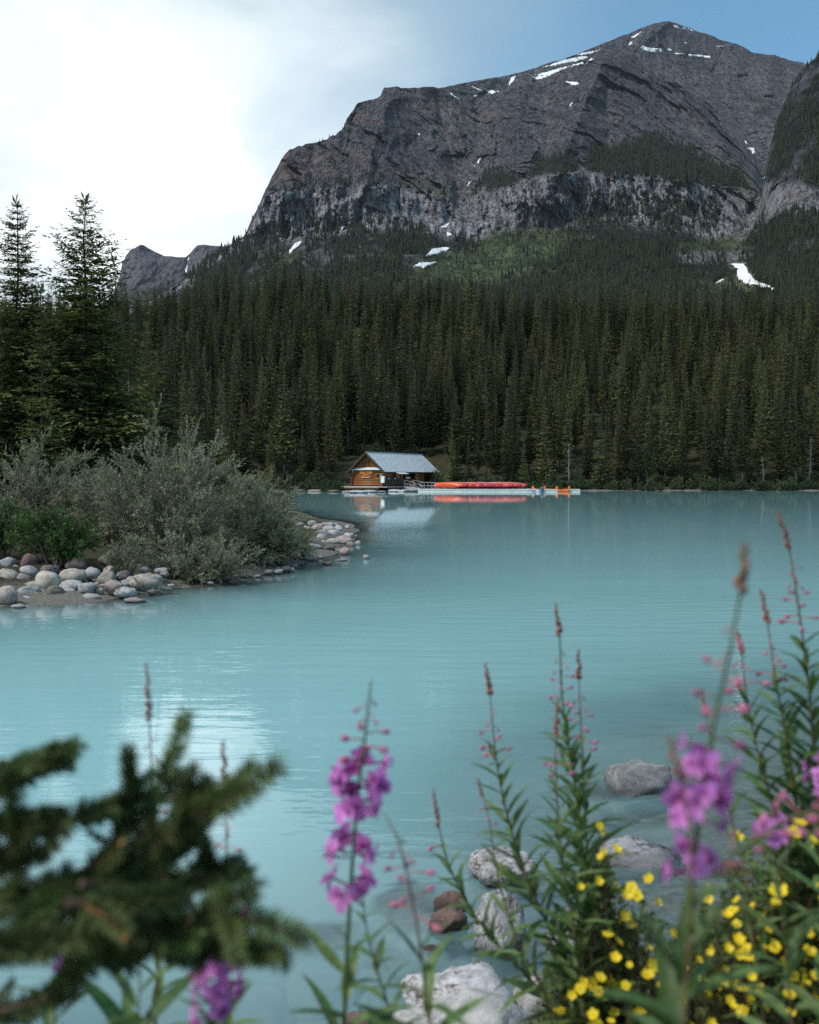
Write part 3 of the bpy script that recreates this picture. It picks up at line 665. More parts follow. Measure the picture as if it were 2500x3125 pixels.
# ================================================================== TREES ON THE MOUNTAIN
M_FARTREE = simple('far_conifer', (.012, .018, .011), (.024, .032, .019), .08, .95, spec=.1, attr='tint', detail=2)
def far_forest():
    spots = []     # px, py, height m, tint
    rng = np.random.default_rng(21)
    def snowy(X, Y):
        w = np.zeros(len(X), bool)
        for pl in SNOWS[:8]:
            for dy in (0, 9, 18, 27): w |= inpoly(X, Y - dy, pl) > -7
        return w
    def scatter(poly, step, hmin, hmax, dens=lambda x, y: 1.0, light=0.0):
        p = np.array(poly, float); x0, y0 = p.min(0); x1, y1 = p.max(0)
        n = int((x1 - x0) * (y1 - y0) / (step * step)); X = rng.uniform(x0, x1, n); Y = rng.uniform(y0, y1, n)
        s = inpoly(X, Y, poly) + 14 * fbm(X / 30, Y / 30, 0, 3, 1001); w = dens(X, Y)
        for x, y, q, ww, ok in zip(X, Y, s, np.broadcast_to(w, X.shape), ~snowy(X, Y)):
            if q > 0 and rng.random() < ww and ok: spots.append((x, y, rng.uniform(hmin, hmax), light + rng.uniform(.7, 1.25)))
    mead = lambda X, Y: np.clip(1 - np.max([sstep(-10, 22, inpoly(X, Y, m_) + 12 * fbm(X / 16, Y / 16, 0, 2, 1100)) for m_ in MEADOWS], 0) * .84, 0, 1)
    nz = lambda X, Y: sstep(-.35, .25, fbm(X / 60, Y / 45, 0, 4, 1003)) * .85 + .15
    low = [(560, 850), (690, 760), (748, 735), (800, 712), (860, 690), (960, 690), (1093, 672), (1180, 668), (1342, 700), (1441, 735), (1528, 715), (1674, 690), (1760, 670), (1848, 640), (1993, 660), (2100, 690), (2190, 735), (2220, 800), (2500, 800), (2500, 960), (560, 960)]
    scatter(low, 7.0, 9, 17, lambda X, Y: mead(X, Y) * nz(X, Y))
    scatter([(600, 880), (2500, 860), (2500, 965), (600, 965)], 7.5, 9, 15, lambda X, Y: .25 + .75 * mead(X, Y))
    scatter([(560, 850), (690, 752), (752, 712), (810, 712), (790, 800), (640, 930)], 8, 9, 15, mead)
    # mixed light green saplings in the meadows
    for m_ in MEADOWS[:5]: scatter(m_, 9.5, 3.5, 6.5, light=1.0)
    scatter([(1500, 720), (2000, 780), (2450, 880), (2450, 950), (1200, 950), (1380, 860)], 9, 5, 9, lambda X, Y: .6 * nz(X, Y), light=.8)
    # ledges above the cliff
    scatter([(1778, 528), (1800, 455), (1905, 436), (1993, 402), (2080, 440), (2167, 490), (2254, 522), (2300, 585), (2138, 566), (1993, 548)], 5.4, 9, 15, lambda X, Y: sstep(385, 470, Y) * .85 + .1)
    scatter([(1590, 545), (1645, 482), (1730, 462), (1772, 500), (1762, 535), (1690, 540)], 7.5, 8, 13)
    scatter([(1435, 605), (1470, 540), (1500, 512), (1560, 530), (1600, 555), (1551, 580), (1470, 580)], 7.5, 8, 13)
    scatter([(780, 572), (930, 560), (1010, 552), (1110, 520), (1200, 535), (1290, 590), (1380, 604), (1200, 578), (1000, 580), (830, 592)], 10.5, 8, 13, lambda X, Y: .8 * nz(X, Y))
    scatter([(1020, 530), (1130, 470), (1250, 480), (1290, 560), (1100, 560)], 13, 7, 11, lambda X, Y: .5 * nz(X, Y))
    # on the cliff band
    scatter([(820, 690), (890, 640), (960, 620), (980, 680), (860, 722)], 9, 8, 13, nz)
    scatter([(1848, 660), (1860, 590), (2000, 580), (2200, 615), (2200, 715), (2080, 690), (1993, 680)], 8, 9, 15, nz)
    scatter([(1680, 690), (1690, 600), (1850, 585), (1850, 655), (1760, 680)], 11, 9, 14, nz)
    scatter([(760, 715), (1840, 640), (1840, 560), (1500, 600), (820, 610)], 20, 7, 12, lambda X, Y: .35 * nz(X, Y))
    # spur on the right
    scatter([(2330, 560), (2352, 440), (2372, 372), (2425, 245), (2500, 168), (2560, 120), (2560, 570), (2440, 548), (2350, 552)], 6.5, 9, 15, lambda X, Y: sstep(-.3, .2, fbm(X / 45, Y / 45, 0, 3, 1203)))
    scatter([(2262, 760), (2320, 650), (2500, 640), (2560, 660), (2560, 960), (2200, 960)], 7.5, 9, 15, nz)
    scatter([(2240, 330), (2340, 245), (2330, 350), (2265, 380)], 12, 5, 8, nz)
    # skyline sticks
    for x, y in [(950, 440), (955, 438), (962, 436), (985, 426), (995, 422), (1005, 418), (1030, 408), (1015, 415), (975, 431), (820, 572), (812, 580), (1046, 392), (1052, 385), (700, 752), (712, 745), (725, 735), (770, 662), (788, 630)]:
        spots.append((x, y + 3, rng.uniform(6, 10), 1.0))
    Vs = []; Fs = []; Ts = []; b = 0
    sides = 5; ang = np.arange(sides) / sides * 2 * math.pi
    for px, py, h, tint in spots:
        q = hit(px, py)
        if q is None: continue
        base = np.array(q[0]); w = h * rng.uniform(.13, .20); h2 = h
        base[2] -= h * .12
        pts = []
        tiers = ((.06, 1.0, .52), (.30, .74, .78), (.55, .46, 1.0))
        for (z0, rr, z1) in tiers:
            off = rng.uniform(0, 6); rad = w * rr * rng.uniform(.7, 1.25, sides)
            ring = np.stack([np.cos(ang + off) * rad, np.sin(ang + off) * rad, np.full(sides, z0 * h2) - rng.uniform(0, .07, sides) * h2], 1)
            pts.append(ring); pts.append([[rng.normal(0, .02) * h, rng.normal(0, .02) * h, z1 * h2]])
        v = np.concatenate(pts) + base; Vs.append(v)
        for tI in range(3):
            o = b + tI * (sides + 1)
            for i2 in range(sides): Fs.append((o + i2, o + (i2 + 1) % sides, o + sides))
        b += len(v); Ts.append(np.full(len(v), tint))
    T = np.concatenate(Ts); C = np.stack([T * np.where(T > 1.6, 1.05, 1), T * np.where(T > 1.6, 1.2, 1), T, np.ones_like(T)], 1)
    me = mesh_np('mountain_forest', np.concatenate(Vs), np.array(Fs), M_FARTREE, False, {'tint': ('FLOAT_COLOR', C)})
    obj('mountain_forest', me, kind='stuff', label='dark scattered conifers growing on the ledges and slopes of the mountain', category='forest')
far_forest()
# ================================================================== SPRUCES
M_NEEDLE = simple('spruce_needles', (.040, .043, .018), (.104, .106, .040), .9, .85, spec=.15, objvar=.7, trans=.12, detail=3)
M_NEEDLE2 = simple('near_spruce_needles', (.060, .076, .025), (.175, .188, .062), 1.1, .8, spec=.2, objvar=.15, trans=.15, detail=4)
M_BARK = simple('spruce_bark', (.045, .036, .030), (.12, .10, .09), 5, .95, .5, 30, .1, stretch=(1, 1, .25), objvar=.3)
M_SNAG = simple('grey_dead_wood', (.20, .19, .18), (.40, .38, .36), 5, .95, .5, 30, .1, stretch=(1, 1, .2))
def spruce_crown(rng, h, w, levels, nb, sprays, fine=0, z0=.06, prof=.85, taper_bottom=.12):
    P = []; D = []; U = []; Ls = []; Ws = []
    for li in range(levels):
        t = (li + rng.uniform(-.35, .35)) / levels; t = min(max(t, 0), .995)
        z = h * (z0 + (1 - z0) * t)
        rad = w * (1 - t) ** prof * min(1, .35 + t / taper_bottom * .65)
        n = max(3, int(round(nb * (1 - .45 * t))))
        a0 = rng.uniform(0, 6.28)
        for b in range(n):
            a = a0 + b * 2 * math.pi / n + rng.uniform(-.35, .35)
            Lb = rad * (rng.uniform(.35, 1.3) if fine else rng.uniform(.5, 1.25)) + .02 * h * (1 - t) * .5 + .05
            dirh = np.array((math.cos(a), math.sin(a), 0.0)); side = np.array((-math.sin(a), math.cos(a), 0.0))
            sl0 = rng.uniform(-.35, .0) + .75 * t * t          # branch slope: drooping low, rising at the top
            cv = rng.uniform(.05, .35) * (1 - t)
            ns = max(2, int(round(sprays * (.45 + .55 * (1 - t)))))
            for s in range(ns + 1):
                u = (s + .35) / (ns + .6)
                pos = dirh * Lb * u + np.array((0, 0, z + Lb * (sl0 * u - .35 * u * (1 - u) * 1.0 + cv * u * u)))
                if s == ns: sides = (0,)
                else: sides = (-1, 1)
                for sg in sides:
                    fwd = .75 + .25 * rng.random()
                    d = dirh * fwd + side * sg * rng.uniform(.6, 1.0) + np.array((0, 0, rng.uniform(-.55, .12) + .25 * t))
                    if sg == 0: d = dirh + np.array((0, 0, sl0 + cv))
                    ll = Lb * rng.uniform(.30, .48) * (1.1 - .55 * u) + .03
                    if fine:
                        dn = d / np.linalg.norm(d)
                        for q in range(fine):
                            v = (q + rng.random() * .6) / fine
                            pp = pos + dn * ll * v + np.array((0, 0, -.12 * ll * v * v))
                            for sg2 in (-1, 1):
                                dd = dn * .8 + np.cross(dn, (0, 0, 1)) * sg2 * rng.uniform(.45, .95) + rng.normal(0, .18, 3)
                                P.append(pp); D.append(dd); U.append((rng.normal(0, .45), rng.normal(0, .45), 1)); Ls.append(ll * .42 * (1.15 - .5 * v) + .03); Ws.append((ll * .42) * .30 + .018)
                    else:
                        P.append(pos); D.append(d); U.append((rng.normal(0, 1), rng.normal(0, 1), rng.uniform(-.3, 1))); Ls.append(ll * 1.2); Ws.append(ll * rng.uniform(.5, .75))
    # leader
    for q in range(6):
        a = rng.uniform(0, 6.28); P.append((0, 0, h * (.965 + .03 * q / 6))); D.append((math.cos(a) * .5, math.sin(a) * .5, 1)); U.append((math.sin(a), -math.cos(a), .3)); Ls.append(.035 * h); Ws.append(.008 * h + .01)
    return diamonds(P, D, U, Ls, Ws, .18, .5)
def trunk_mesh(name, h, r, mat, seed=0, lean=0.0):
    rg = random.Random(seed); pts = []; n = 9
    for i in range(n): pts.append((rg.uniform(-.012, .012) * h * .5 + lean * h * (i / n) ** 1.3, rg.uniform(-.012, .012) * h * .5, h * i / (n - 1) * .99 - .4 * (i == 0)))
    return MB().tube(pts, [max(.012, r * (1 - .93 * i / (n - 1))) for i in range(n)], 6).mesh(name, mat, True)
PROTO = []
for i, (h, w, lv, nb, z0, pf) in enumerate([(20, 1.75, 40, 7, .05, .62), (18, 1.5, 40, 7, .10, .58), (22, 1.95, 42, 7, .16, .66), (15, 1.5, 34, 7, .03, .75), (19, 1.25, 40, 6, .22, .50), (12, 1.35, 30, 7, .02, .85)]):
    rg = np.random.default_rng(50 + i)
    v, f = spruce_crown(rg, h, w, lv, nb, 4, 0, z0, pf)
    PROTO.append((h, mesh_np('crown', v, f, M_NEEDLE), trunk_mesh('trunk', h, .011 * h, M_BARK, i)))
def mat_z(loc, rz, s, tilt=0.0, ta=0.0):
    return Matrix.Translation(loc) @ Matrix.Rotation(tilt, 4, Vector((math.cos(ta), math.sin(ta), 0))) @ Matrix.Rotation(rz, 4, 'Z') @ Matrix.Diagonal((s[0], s[0], s[1], 1))
def hut_clear(x, y):     # keep trees off the boathouse, its deck and its fence
    return -10.5 < x < 5.6 and 134 < y < 160.5
def plant_forest():
    rng = np.random.default_rng(77); spots = []
    cell = 4.3
    for yy in np.concatenate([np.arange(70, 176, 3.3), np.arange(176, 262, 3.5)]):
        half = .455 * yy + 26
        cell = 3.3 if yy < 176 else 3.5
        for xx in np.arange(-half, half, cell):
            x = xx + rng.uniform(-1.7, 1.7); y = yy + rng.uniform(-1.7, 1.7)
            spots.append((x, y))
    for _ in range(70): spots.append((rng.uniform(-14, 9), rng.uniform(161, 182)))
    S = np.array(spots); d = sdist(S, LAND); gzz = ground_z(S[:, 0], S[:, 1])
    keep = []
    for (x, y), dd, z in zip(S, d, gzz):
        if dd < 1.6 or hut_clear(x, y): continue
        if y < 118 and x > -.165 * y - 2: continue
        if y < 142 and x > -17: continue
        if rng.random() < .06: continue
        keep.append((x, y, z, dd))
    out = []
    for x, y, z, dd in keep:
        edge = dd < 9
        k = int(rng.choice([0, 1, 2, 3, 4, 5], p=[.12, .14, .10, .22, .14, .28] if edge else [.25, .22, .22, .10, .17, .04]))
        h = PROTO[k][0]
        s = rng.uniform(.45, .86) if edge else rng.uniform(.44, .74)
        if rng.random() < .07 and not edge: s *= 1.12
        if y < 150 and x < -18: s *= .92
        out.append((x, y, z, k, s * rng.uniform(.85, 1.2), s, rng.uniform(0, 6.28), h * s / y))
    out.sort(key=lambda q: -q[7] - 5.0 / q[1])
    # nearest rows first: these show largest in the photo
    inview = [q for q in out if abs(q[0]) < .425 * q[1] and (q[1] < 185)]
    inview.sort(key=lambda q: q[1] - .8 * q[7] * q[1])
    big = inview[:290]; bigset = set(id(q) for q in big); rest = [q for q in out if id(q) not in bigset]
    lab = 'dark narrow spruce standing in the dense forest along the far shore'
    for x, y, z, k, sx, sz, rz, _ in big:
        o = thing('spruce_tree', lab, 'tree', group='spruces of the far shore forest')
        o.matrix_basis = mat_z((x, y, z - .1), rz, (sx, sz), rng.normal(0, .012), rng.uniform(0, 6.28))
        obj('crown', PROTO[k][1], o); obj('trunk', PROTO[k][2], o)
    # the remaining forest further up the slope reads as one mass
    coll = bpy.data.collections.new('forest_kinds')
    for i, (h, c, t) in enumerate(PROTO):
        nv = np.empty(len(c.vertices) * 3, np.float32); c.vertices.foreach_get('co', nv)
        fi = np.empty(len(c.loops), np.int32); c.loops.foreach_get('vertex_index', fi)
        m = MB().tube([(0, 0, -.5), (0, 0, h * .5), (0, 0, h * .96)], [.011 * h, .007 * h, .01], 5)
        tv = np.array(m.v); 
        tf = []
        for f in m.f:
            for q in range(1, len(f) - 1): tf.append((f[0], f[q], f[q + 1]))
        V, F = join([(nv.reshape(-1, 3), fi.reshape(-1, 3)), (tv, np.array(tf))])
        mi = np.concatenate([np.zeros(len(fi) // 3), np.ones(len(tf))])
        me = mesh_np('forest_spruce', V, F, [M_NEEDLE, M_BARK], False, mi=mi)
        ob = bpy.data.objects.new('%d_spruce' % i, me); coll.objects.link(ob)
    P = np.array([(q[0], q[1], q[2] - .15) for q in rest], np.float32)
    me = bpy.data.meshes.new('forest'); me.vertices.add(len(P)); me.vertices.foreach_set('co', P.ravel())
    for nm, ty, dat in (('idx', 'INT', [q[3] for q in rest]), ('rot', 'FLOAT_VECTOR', [(0, 0, q[6]) for q in rest]), ('scl', 'FLOAT_VECTOR', [(q[4], q[4], q[5]) for q in rest])):
        a = me.attributes.new(nm, ty, 'POINT')
        a.data.foreach_set('value' if ty == 'INT' else 'vector', np.array(dat, np.int32 if ty == 'INT' else np.float32).ravel())
    fo = obj('forest', me, kind='stuff', label='dense dark spruce forest covering the slope above the lake', category='forest')
    ng = bpy.data.node_groups.new('forest', 'GeometryNodeTree')
    ng.interface.new_socket('Geometry', in_out='INPUT', socket_type='NodeSocketGeometry'); ng.interface.new_socket('Geometry', in_out='OUTPUT', socket_type='NodeSocketGeometry')
    gi = ng.nodes.new('NodeGroupInput'); go = ng.nodes.new('NodeGroupOutput')
    ci = ng.nodes.new('GeometryNodeCollectionInfo'); ci.inputs['Collection'].default_value = coll; ci.inputs['Separate Children'].default_value = True; ci.inputs['Reset Children'].default_value = True
    ip = ng.nodes.new('GeometryNodeInstanceOnPoints'); ip.inputs['Pick Instance'].default_value = True
    def na(nm, ty):
        n = ng.nodes.new('GeometryNodeInputNamedAttribute'); n.data_type = ty; n.inputs['Name'].default_value = nm; return n.outputs['Attribute']
    ln = ng.links.new
    ln(gi.outputs[0], ip.inputs['Points']); ln(ci.outputs[0], ip.inputs['Instance']); ln(na('idx', 'INT'), ip.inputs['Instance Index'])
    ln(na('rot', 'FLOAT_VECTOR'), ip.inputs['Rotation']); ln(na('scl', 'FLOAT_VECTOR'), ip.inputs['Scale']); ln(ip.outputs[0], go.inputs[0])
    md = fo.modifiers.new('forest', 'NODES'); md.node_group = ng
    print('FOREST', len(big), len(rest))
plant_forest()

# ================================================================== WATER
def mat_water():
    m, t = new_mat('glacial_water'); L = t.links.new
    out = N(t, 'ShaderNodeOutputMaterial')
    g = N(t, 'ShaderNodeNewGeometry')
    def wave(sx, sy, sc, det, rot=0.0):
        mp = N(t, 'ShaderNodeMapping'); mp.inputs['Scale'].default_value = (sx, sy, 1); mp.inputs['Rotation'].default_value = (0, 0, rot); L(g.outputs['Position'], mp.inputs[0])
        n = N(t, 'ShaderNodeTexNoise', i_Scale=sc, i_Detail=det, i_Roughness=.5); L(mp.outputs[0], n.inputs['Vector']); return n.outputs['Fac']
    def mul(a, b):
        n = N(t, 'ShaderNodeMath', operation='MULTIPLY')
        for i, v in enumerate((a, b)):
            if isinstance(v, (int, float)): n.inputs[i].default_value = v
            else: L(v, n.inputs[i])
        return n.outputs[0]
    def add(a, b):
        n = N(t, 'ShaderNodeMath', operation='ADD'); L(a, n.inputs[0]); L(b, n.inputs[1]); return n.outputs[0]
    w1 = wave(.45, 1.6, 2.6, 3, R(6)); w2 = wave(.6, 1.3, 8.0, 2, R(-14)); w3 = wave(.3, .9, .35, 2, R(10))
    patch = wave(.05, .12, 1.0, 3, R(8)); pr = N(t, 'ShaderNodeMapRange'); L(patch, pr.inputs['Value']); pr.inputs['From Min'].default_value = .38; pr.inputs['From Max'].default_value = .66; pr.inputs['To Min'].default_value = .35; pr.inputs['To Max'].default_value = 1.6
    sp_ = N(t, 'ShaderNodeSeparateXYZ'); L(g.outputs['Position'], sp_.inputs[0])
    # sheltered, calmer water towards the far shore
    calm = N(t, 'ShaderNodeMapRange'); L(sp_.outputs['Y'], calm.inputs['Value']); calm.inputs['From Min'].default_value = 14; calm.inputs['From Max'].default_value = 48; calm.inputs['To Min'].default_value = 1.0; calm.inputs['To Max'].default_value = .075
    hgt = mul(add(mul(add(mul(w1, .0095), mul(w2, .0024)), pr.outputs[0]), mul(w3, .014)), calm.outputs[0])
    b = N(t, 'ShaderNodeBump'); b.inputs['Strength'].default_value = 1.0; b.inputs['Distance'].default_value = 1.0; L(hgt, b.inputs['Height'])
    fr = N(t, 'ShaderNodeFresnel'); fr.inputs['IOR'].default_value = 1.333; L(b.outputs[0], fr.inputs['Normal'])
    frs = mul(fr.outputs[0], 1.0)
    gl = N(t, 'ShaderNodeBsdfGlossy'); gl.inputs['Roughness'].default_value = .02; gl.inputs['Color'].default_value = (1, 1, 1, 1); L(b.outputs[0], gl.inputs['Normal'])
    df = N(t, 'ShaderNodeBsdfDiffuse'); df.inputs['Color'].default_value = (.265, .50, .535, 1)
    tr = N(t, 'ShaderNodeBsdfTransparent'); tr.inputs['Color'].default_value = (.86, .95, .96, 1)
    a = N(t, 'ShaderNodeAttribute', attribute_name='depth')
    e = N(t, 'ShaderNodeMath', operation='MULTIPLY'); L(a.outputs['Fac'], e.inputs[0]); e.inputs[1].default_value = -2.1
    ex = N(t, 'ShaderNodeMath', operation='EXPONENT'); L(e.outputs[0], ex.inputs[0])
    body = N(t, 'ShaderNodeMixShader'); L(ex.outputs[0], body.inputs[0]); L(df.outputs[0], body.inputs[1]); L(tr.outputs[0], body.inputs[2])
    mx = N(t, 'ShaderNodeMixShader'); L(frs, mx.inputs[0]); L(body.outputs[0], mx.inputs[1]); L(gl.outputs[0], mx.inputs[2])
    L(mx.outputs[0], out.inputs['Surface']); return m
def make_water(bvh):
    wx = axis((-500, -40, 16), (-40, -8, 80), (-8, -3, 60), (-3, 4, 130), (4, 8, 30), (8, 40, 30), (40, 500, 24))
    wy = axis((-30, 1.2, 10), (1.2, 12, 180), (12, 36, 150), (36, 80, 40), (80, 160, 40), (160, 300, 6))
    X, Y, F = grid(wx, wy)
    depth = np.full(len(X), 3.0)
    near = np.nonzero((X > -12) & (X < 6) & (Y > 1) & (Y < 60))[0]
    gzs = ground_z(X, Y); depth = np.maximum(-gzs, 0)
    for i in near:
        loc, nor, idx, dist = bvh.ray_cast(Vector((X[i], Y[i], .0)), Vector((0, 0, -1)))
        if loc is not None: depth[i] = min(depth[i], max(0, -loc.z))
    me = mesh_np('lake_water', np.stack([X, Y, np.zeros_like(X)], 1), F, mat_water(), True, {'depth': ('FLOAT', depth)})
    obj('lake_water', me, kind='structure')
# ================================================================== BOATHOUSE
M_LOG = simple('varnished_log', (.16, .052, .018), (.34, .135, .045), 1.6, .5, .25, 8, .35, stretch=(.35, 6, 6), objvar=.22)
M_LOGD = simple('dark_log_end', (.075, .034, .020), (.17, .085, .048), 3, .7, .3, 10, .2, objvar=.3)
M_TRIM = simple('orange_trim_wood', (.33, .13, .032), (.46, .19, .05), 2, .5, .2, 12, .3, stretch=(6, 6, .5))
M_BOARD = simple('gable_board', (.24, .085, .026), (.36, .14, .045), 2, .6, .2, 12, .25, stretch=(6, 6, .5), objvar=.3)
M_DARKW = simple('dark_brown_stain', (.040, .024, .017), (.070, .045, .033), 2, .7, .3, 14, .25, stretch=(5, 5, .6))
M_SHING = simple('grey_blue_shingle', (.46, .50, .53), (.70, .73, .755), 3.2, .75, .4, 18, .3, detail=6)
M_FASC = simple('fascia_brown', (.055, .035, .028), (.085, .056, .044), 3, .7, .2)
M_CONC = simple('pale_concrete', (.38, .37, .36), (.56, .55, .53), 2.5, .9, .3, 12, .2)
M_WHITE = simple('white_paint', (.72, .73, .72), (.82, .82, .80), 3, .5, spec=.4)
M_BLUE = simple('blue_sign_paint', (.03, .30, .50), (.05, .36, .56), 4, .4)
M_YEL = simple('yellow_lamp_box', (.62, .36, .05), (.72, .45, .08), 4, .5)
M_SIGN = simple('orange_sign_wood', (.42, .17, .04), (.56, .25, .07), 1.2, .55, .2, 8, .3, stretch=(.6, 5, 5))
M_INK = simple('dark_carved_letter', (.05, .025, .015), None, 4, .7)
M_REDP = simple('sign_canoe_red', (.50, .10, .055), (.58, .14, .08), 5, .5)
M_GLASSD = simple('dark_window_glass', (.015, .017, .016), (.03, .035, .03), 3, .08, spec=.6)
M_STEEL = simple('galvanised_steel', (.42, .43, .45), (.58, .59, .60), 6, .4, metallic=.6)
M_ORANGE = simple('orange_plastic', (.62, .14, .02), (.70, .19, .03), 4, .4)
M_DECK = simple('weathered_deck', (.26, .26, .27), (.42, .42, .42), 2.5, .85, .3, 12, .2, stretch=(1, 4, 1))
HUT_O = Vector((-6.17, 140.0, .75)); HUT_R = -R(27.8)
hut = thing('log_boathouse', 'brown log boathouse with grey shingle gable roof standing at the lake edge', 'boathouse', HUT_O, HUT_R)
_a = Vector((math.sin(R(27.8)), math.cos(R(27.8)), 0)); _b = Vector((math.cos(R(27.8)), -math.sin(R(27.8)), 0))
def side_y(px, x=2.55):
    u = (px - 1250) / FPX; C = HUT_O + _b * x
    return (u * C.y - C.x) / (_a.x - u * _a.y)
def front_x(px, y=.6):
    u = (px - 1250) / FPX; C = HUT_O + _a * y
    return (u * C.y - C.x) / (_b.x - u * _b.y)
def hz(py, lx, ly):
    D = (HUT_O + _b * lx + _a * ly).y
    return CAM_Z + (1456 - py) * D / FPX - HUT_O.z
WX, WY0, WY1, EX, EZ, RZ, RL = 2.50, .65, 16.8, 3.0, 2.08, 4.80, 17.4
def put(name, mb, mat, parent=hut, smooth=False, **kw): return obj(name, mb.mesh(name, mat, smooth), parent, **kw)
# roof: decks, shingle courses, fascia
sl = math.atan2(RZ - EZ, EX); Ls = math.hypot(RZ - EZ, EX)
roof = put('roof', MB().add([(0, 0, RZ - .06), (EX, 0, EZ - .06), (EX, RL, EZ - .06), (0, RL, RZ - .06), (-EX, 0, EZ - .06), (-EX, RL, EZ - .06), (0, 0, RZ - .16), (EX - .06, 0, EZ - .14), (EX - .06, RL, EZ - .14), (0, RL, RZ - .16), (-EX + .06, 0, EZ - .14), (-EX + .06, RL, EZ - .14)],
    [(0, 1, 2, 3), (0, 3, 5, 4), (6, 9, 8, 7), (6, 10, 11, 9), (0, 6, 7, 1), (0, 4, 10, 6), (3, 2, 8, 9), (3, 9, 11, 5), (1, 7, 8, 2), (4, 5, 11, 10)]), M_FASC)
rg = random.Random(5); sh = MB()
for sgn in (1, -1):
    nrow = 20
    for r_ in range(nrow):
        u0 = Ls * r_ / nrow; u1 = u0 + Ls / nrow * 1.25
        y = 0.02 - rg.random() * .2
        while y < RL - .02:
            wd = rg.uniform(.22, .42) if sgn > 0 else 1.2; y2 = min(y + wd, RL - .01); yy = max(y, .01)
            d = rg.uniform(0, .03) if sgn > 0 else 0; lift = rg.uniform(.025, .05)
            def pt(u, y_, h): return (sgn * (math.cos(sl) * u + math.sin(sl) * h), y_, RZ - .05 - math.sin(sl) * u + math.cos(sl) * h)
            a0, a1, a2, a3 = pt(u0, yy + .006, .005), pt(u0, y2, .005), pt(min(u1 + d, Ls + .05), y2, lift), pt(min(u1 + d, Ls + .05), yy + .006, lift)
            b2, b3 = pt(min(u1 + d, Ls + .05), y2, 0), pt(min(u1 + d, Ls + .05), yy + .006, 0)
            sh.add([a0, a1, a2, a3, b2, b3], [(0, 3, 2, 1) if sgn > 0 else (0, 1, 2, 3), (3, 5, 4, 2) if sgn > 0 else (3, 2, 4, 5)])
            y += wd
o = put('shingles', sh, M_SHING, roof); o['kind'] = 'stuff'
put('ridge_cap', MB().box((0, RL / 2, RZ - .005), (.22, RL, .05)), M_SHING, roof)
for sgn in (1, -1):
    put('barge_board', MB().box((sgn * EX / 2, -.035, (RZ + EZ) / 2 - .13), (Ls + .08, .06, .24), Matrix.Rotation(sgn * sl, 3, 'Y')), M_FASC, roof)
    put('fascia', MB().box((sgn * (EX + .02), RL / 2, EZ - .16), (.05, RL, .22)), M_FASC, roof)
# front wall logs
rg = random.Random(11); LH = .232; NL = 9
xa, xb = -WX, WX
def log(x0, y0, x1, y1, z, r=LH * .53, m=None, parent=hut):
    dx, dy = x1 - x0, y1 - y0; Lg = math.hypot(dx, dy)
    mb = MB(); n = 10; V = []
    for e in (0, 1):
        for q in range(n):
            t = 2 * math.pi * q / n; V.append((e * Lg, math.cos(t) * r, math.sin(t) * r))
    F = [(q, (q + 1) % n, n + (q + 1) % n, n + q) for q in range(n)] + [tuple(range(n - 1, -1, -1)), tuple(range(n, 2 * n))]
    mb.add(V, F); me = mb.mesh('log', m or M_LOG, True)
    o = obj('log', me, parent, mat=Matrix.Translation((x0, y0, z)) @ Matrix.Rotation(math.atan2(dy, dx), 4, 'Z')); return o
wz0 = .02
for i in range(NL):
    z = wz0 + LH * (i + .5); e = .32 if i % 2 == 0 else .24
    if 5 <= i <= 7:
        x_w = front_x(1148.5)
        log(xa - e, WY0, x_w, WY0, z); log(front_x(1161), WY0, xb + e, WY0, z)
    else: log(xa - e, WY0, xb + e, WY0, z)
    log(xa - e, WY1, xb + e, WY1, z, m=M_LOGD)
    zz = z + LH * .5 if i < NL - 1 else z
    log(-WX, WY0 - e, -WX, WY1 + e, zz - .01, m=M_LOGD)
    log(WX, WY0 - e - .02, WX, side_y(1213), zz)                       # front part of the long wall
    ya, yb = side_y(1268.5), side_y(1289.5); log(WX, ya, WX, yb, zz)       # pier between the openings
    ya = side_y(1319); log(WX, ya, WX, WY1 + e, zz)
put('back_room_wall', MB().box((-WX + .5, (WY0 + WY1) / 2, 1.0), (.06, WY1 - WY0 - .4, 1.95)), M_DARKW)
put('floor', MB().box((0, (WY0 + WY1) / 2, -.03), (2 * WX + .3, WY1 - WY0 + .4, .08)), M_DARKW)
put('ceiling', MB().box((0, (WY0 + WY1) / 2, 2.09), (2 * WX - .1, WY1 - WY0 - .1, .04)), M_DARKW)
put('plate_beam', MB().box((WX + .03, (WY0 + WY1) / 2, 2.02), (.18, WY1 - WY0, .14)), M_TRIM)
put('lintel', MB().box((0, WY0 - .06, 2.17), (2 * WX + .7, .14, .16)), M_DARKW)
# pent strip of shingles over the logs, then the gable boards
pent = put('pent_roof', MB().add([(-2.25, WY0 + .02, 2.62), (2.25, WY0 + .02, 2.62), (2.62, WY0 - .42, 2.30), (-2.62, WY0 - .42, 2.30), (-2.25, WY0 + .02, 2.50), (2.25, WY0 + .02, 2.50), (2.62, WY0 - .42, 2.25), (-2.62, WY0 - .42, 2.25)], [(0, 3, 2, 1), (4, 5, 6, 7), (3, 7, 6, 2), (0, 1, 5, 4), (0, 4, 7, 3), (1, 2, 6, 5)]), M_SHING)
put('gable_backing', MB().add([(-2.45, WY0 + .05, 2.2), (2.45, WY0 + .05, 2.2), (0, WY0 + .05, 4.55), (-2.45, WY0 + .12, 2.2), (2.45, WY0 + .12, 2.2), (0, WY0 + .12, 4.55)], [(0, 1, 2), (5, 4, 3), (0, 3, 4, 1), (1, 4, 5, 2), (2, 5, 3, 0)]), M_DARKW)
for i in range(15):
    x = -1.96 + i * .28; top = 4.50 - abs(x) * (RZ - EZ) / EX - .08
    if top > 2.75: put('board', MB().box((x, WY0, (2.62 + top) / 2), (.13, .05, top - 2.62)), M_BOARD)
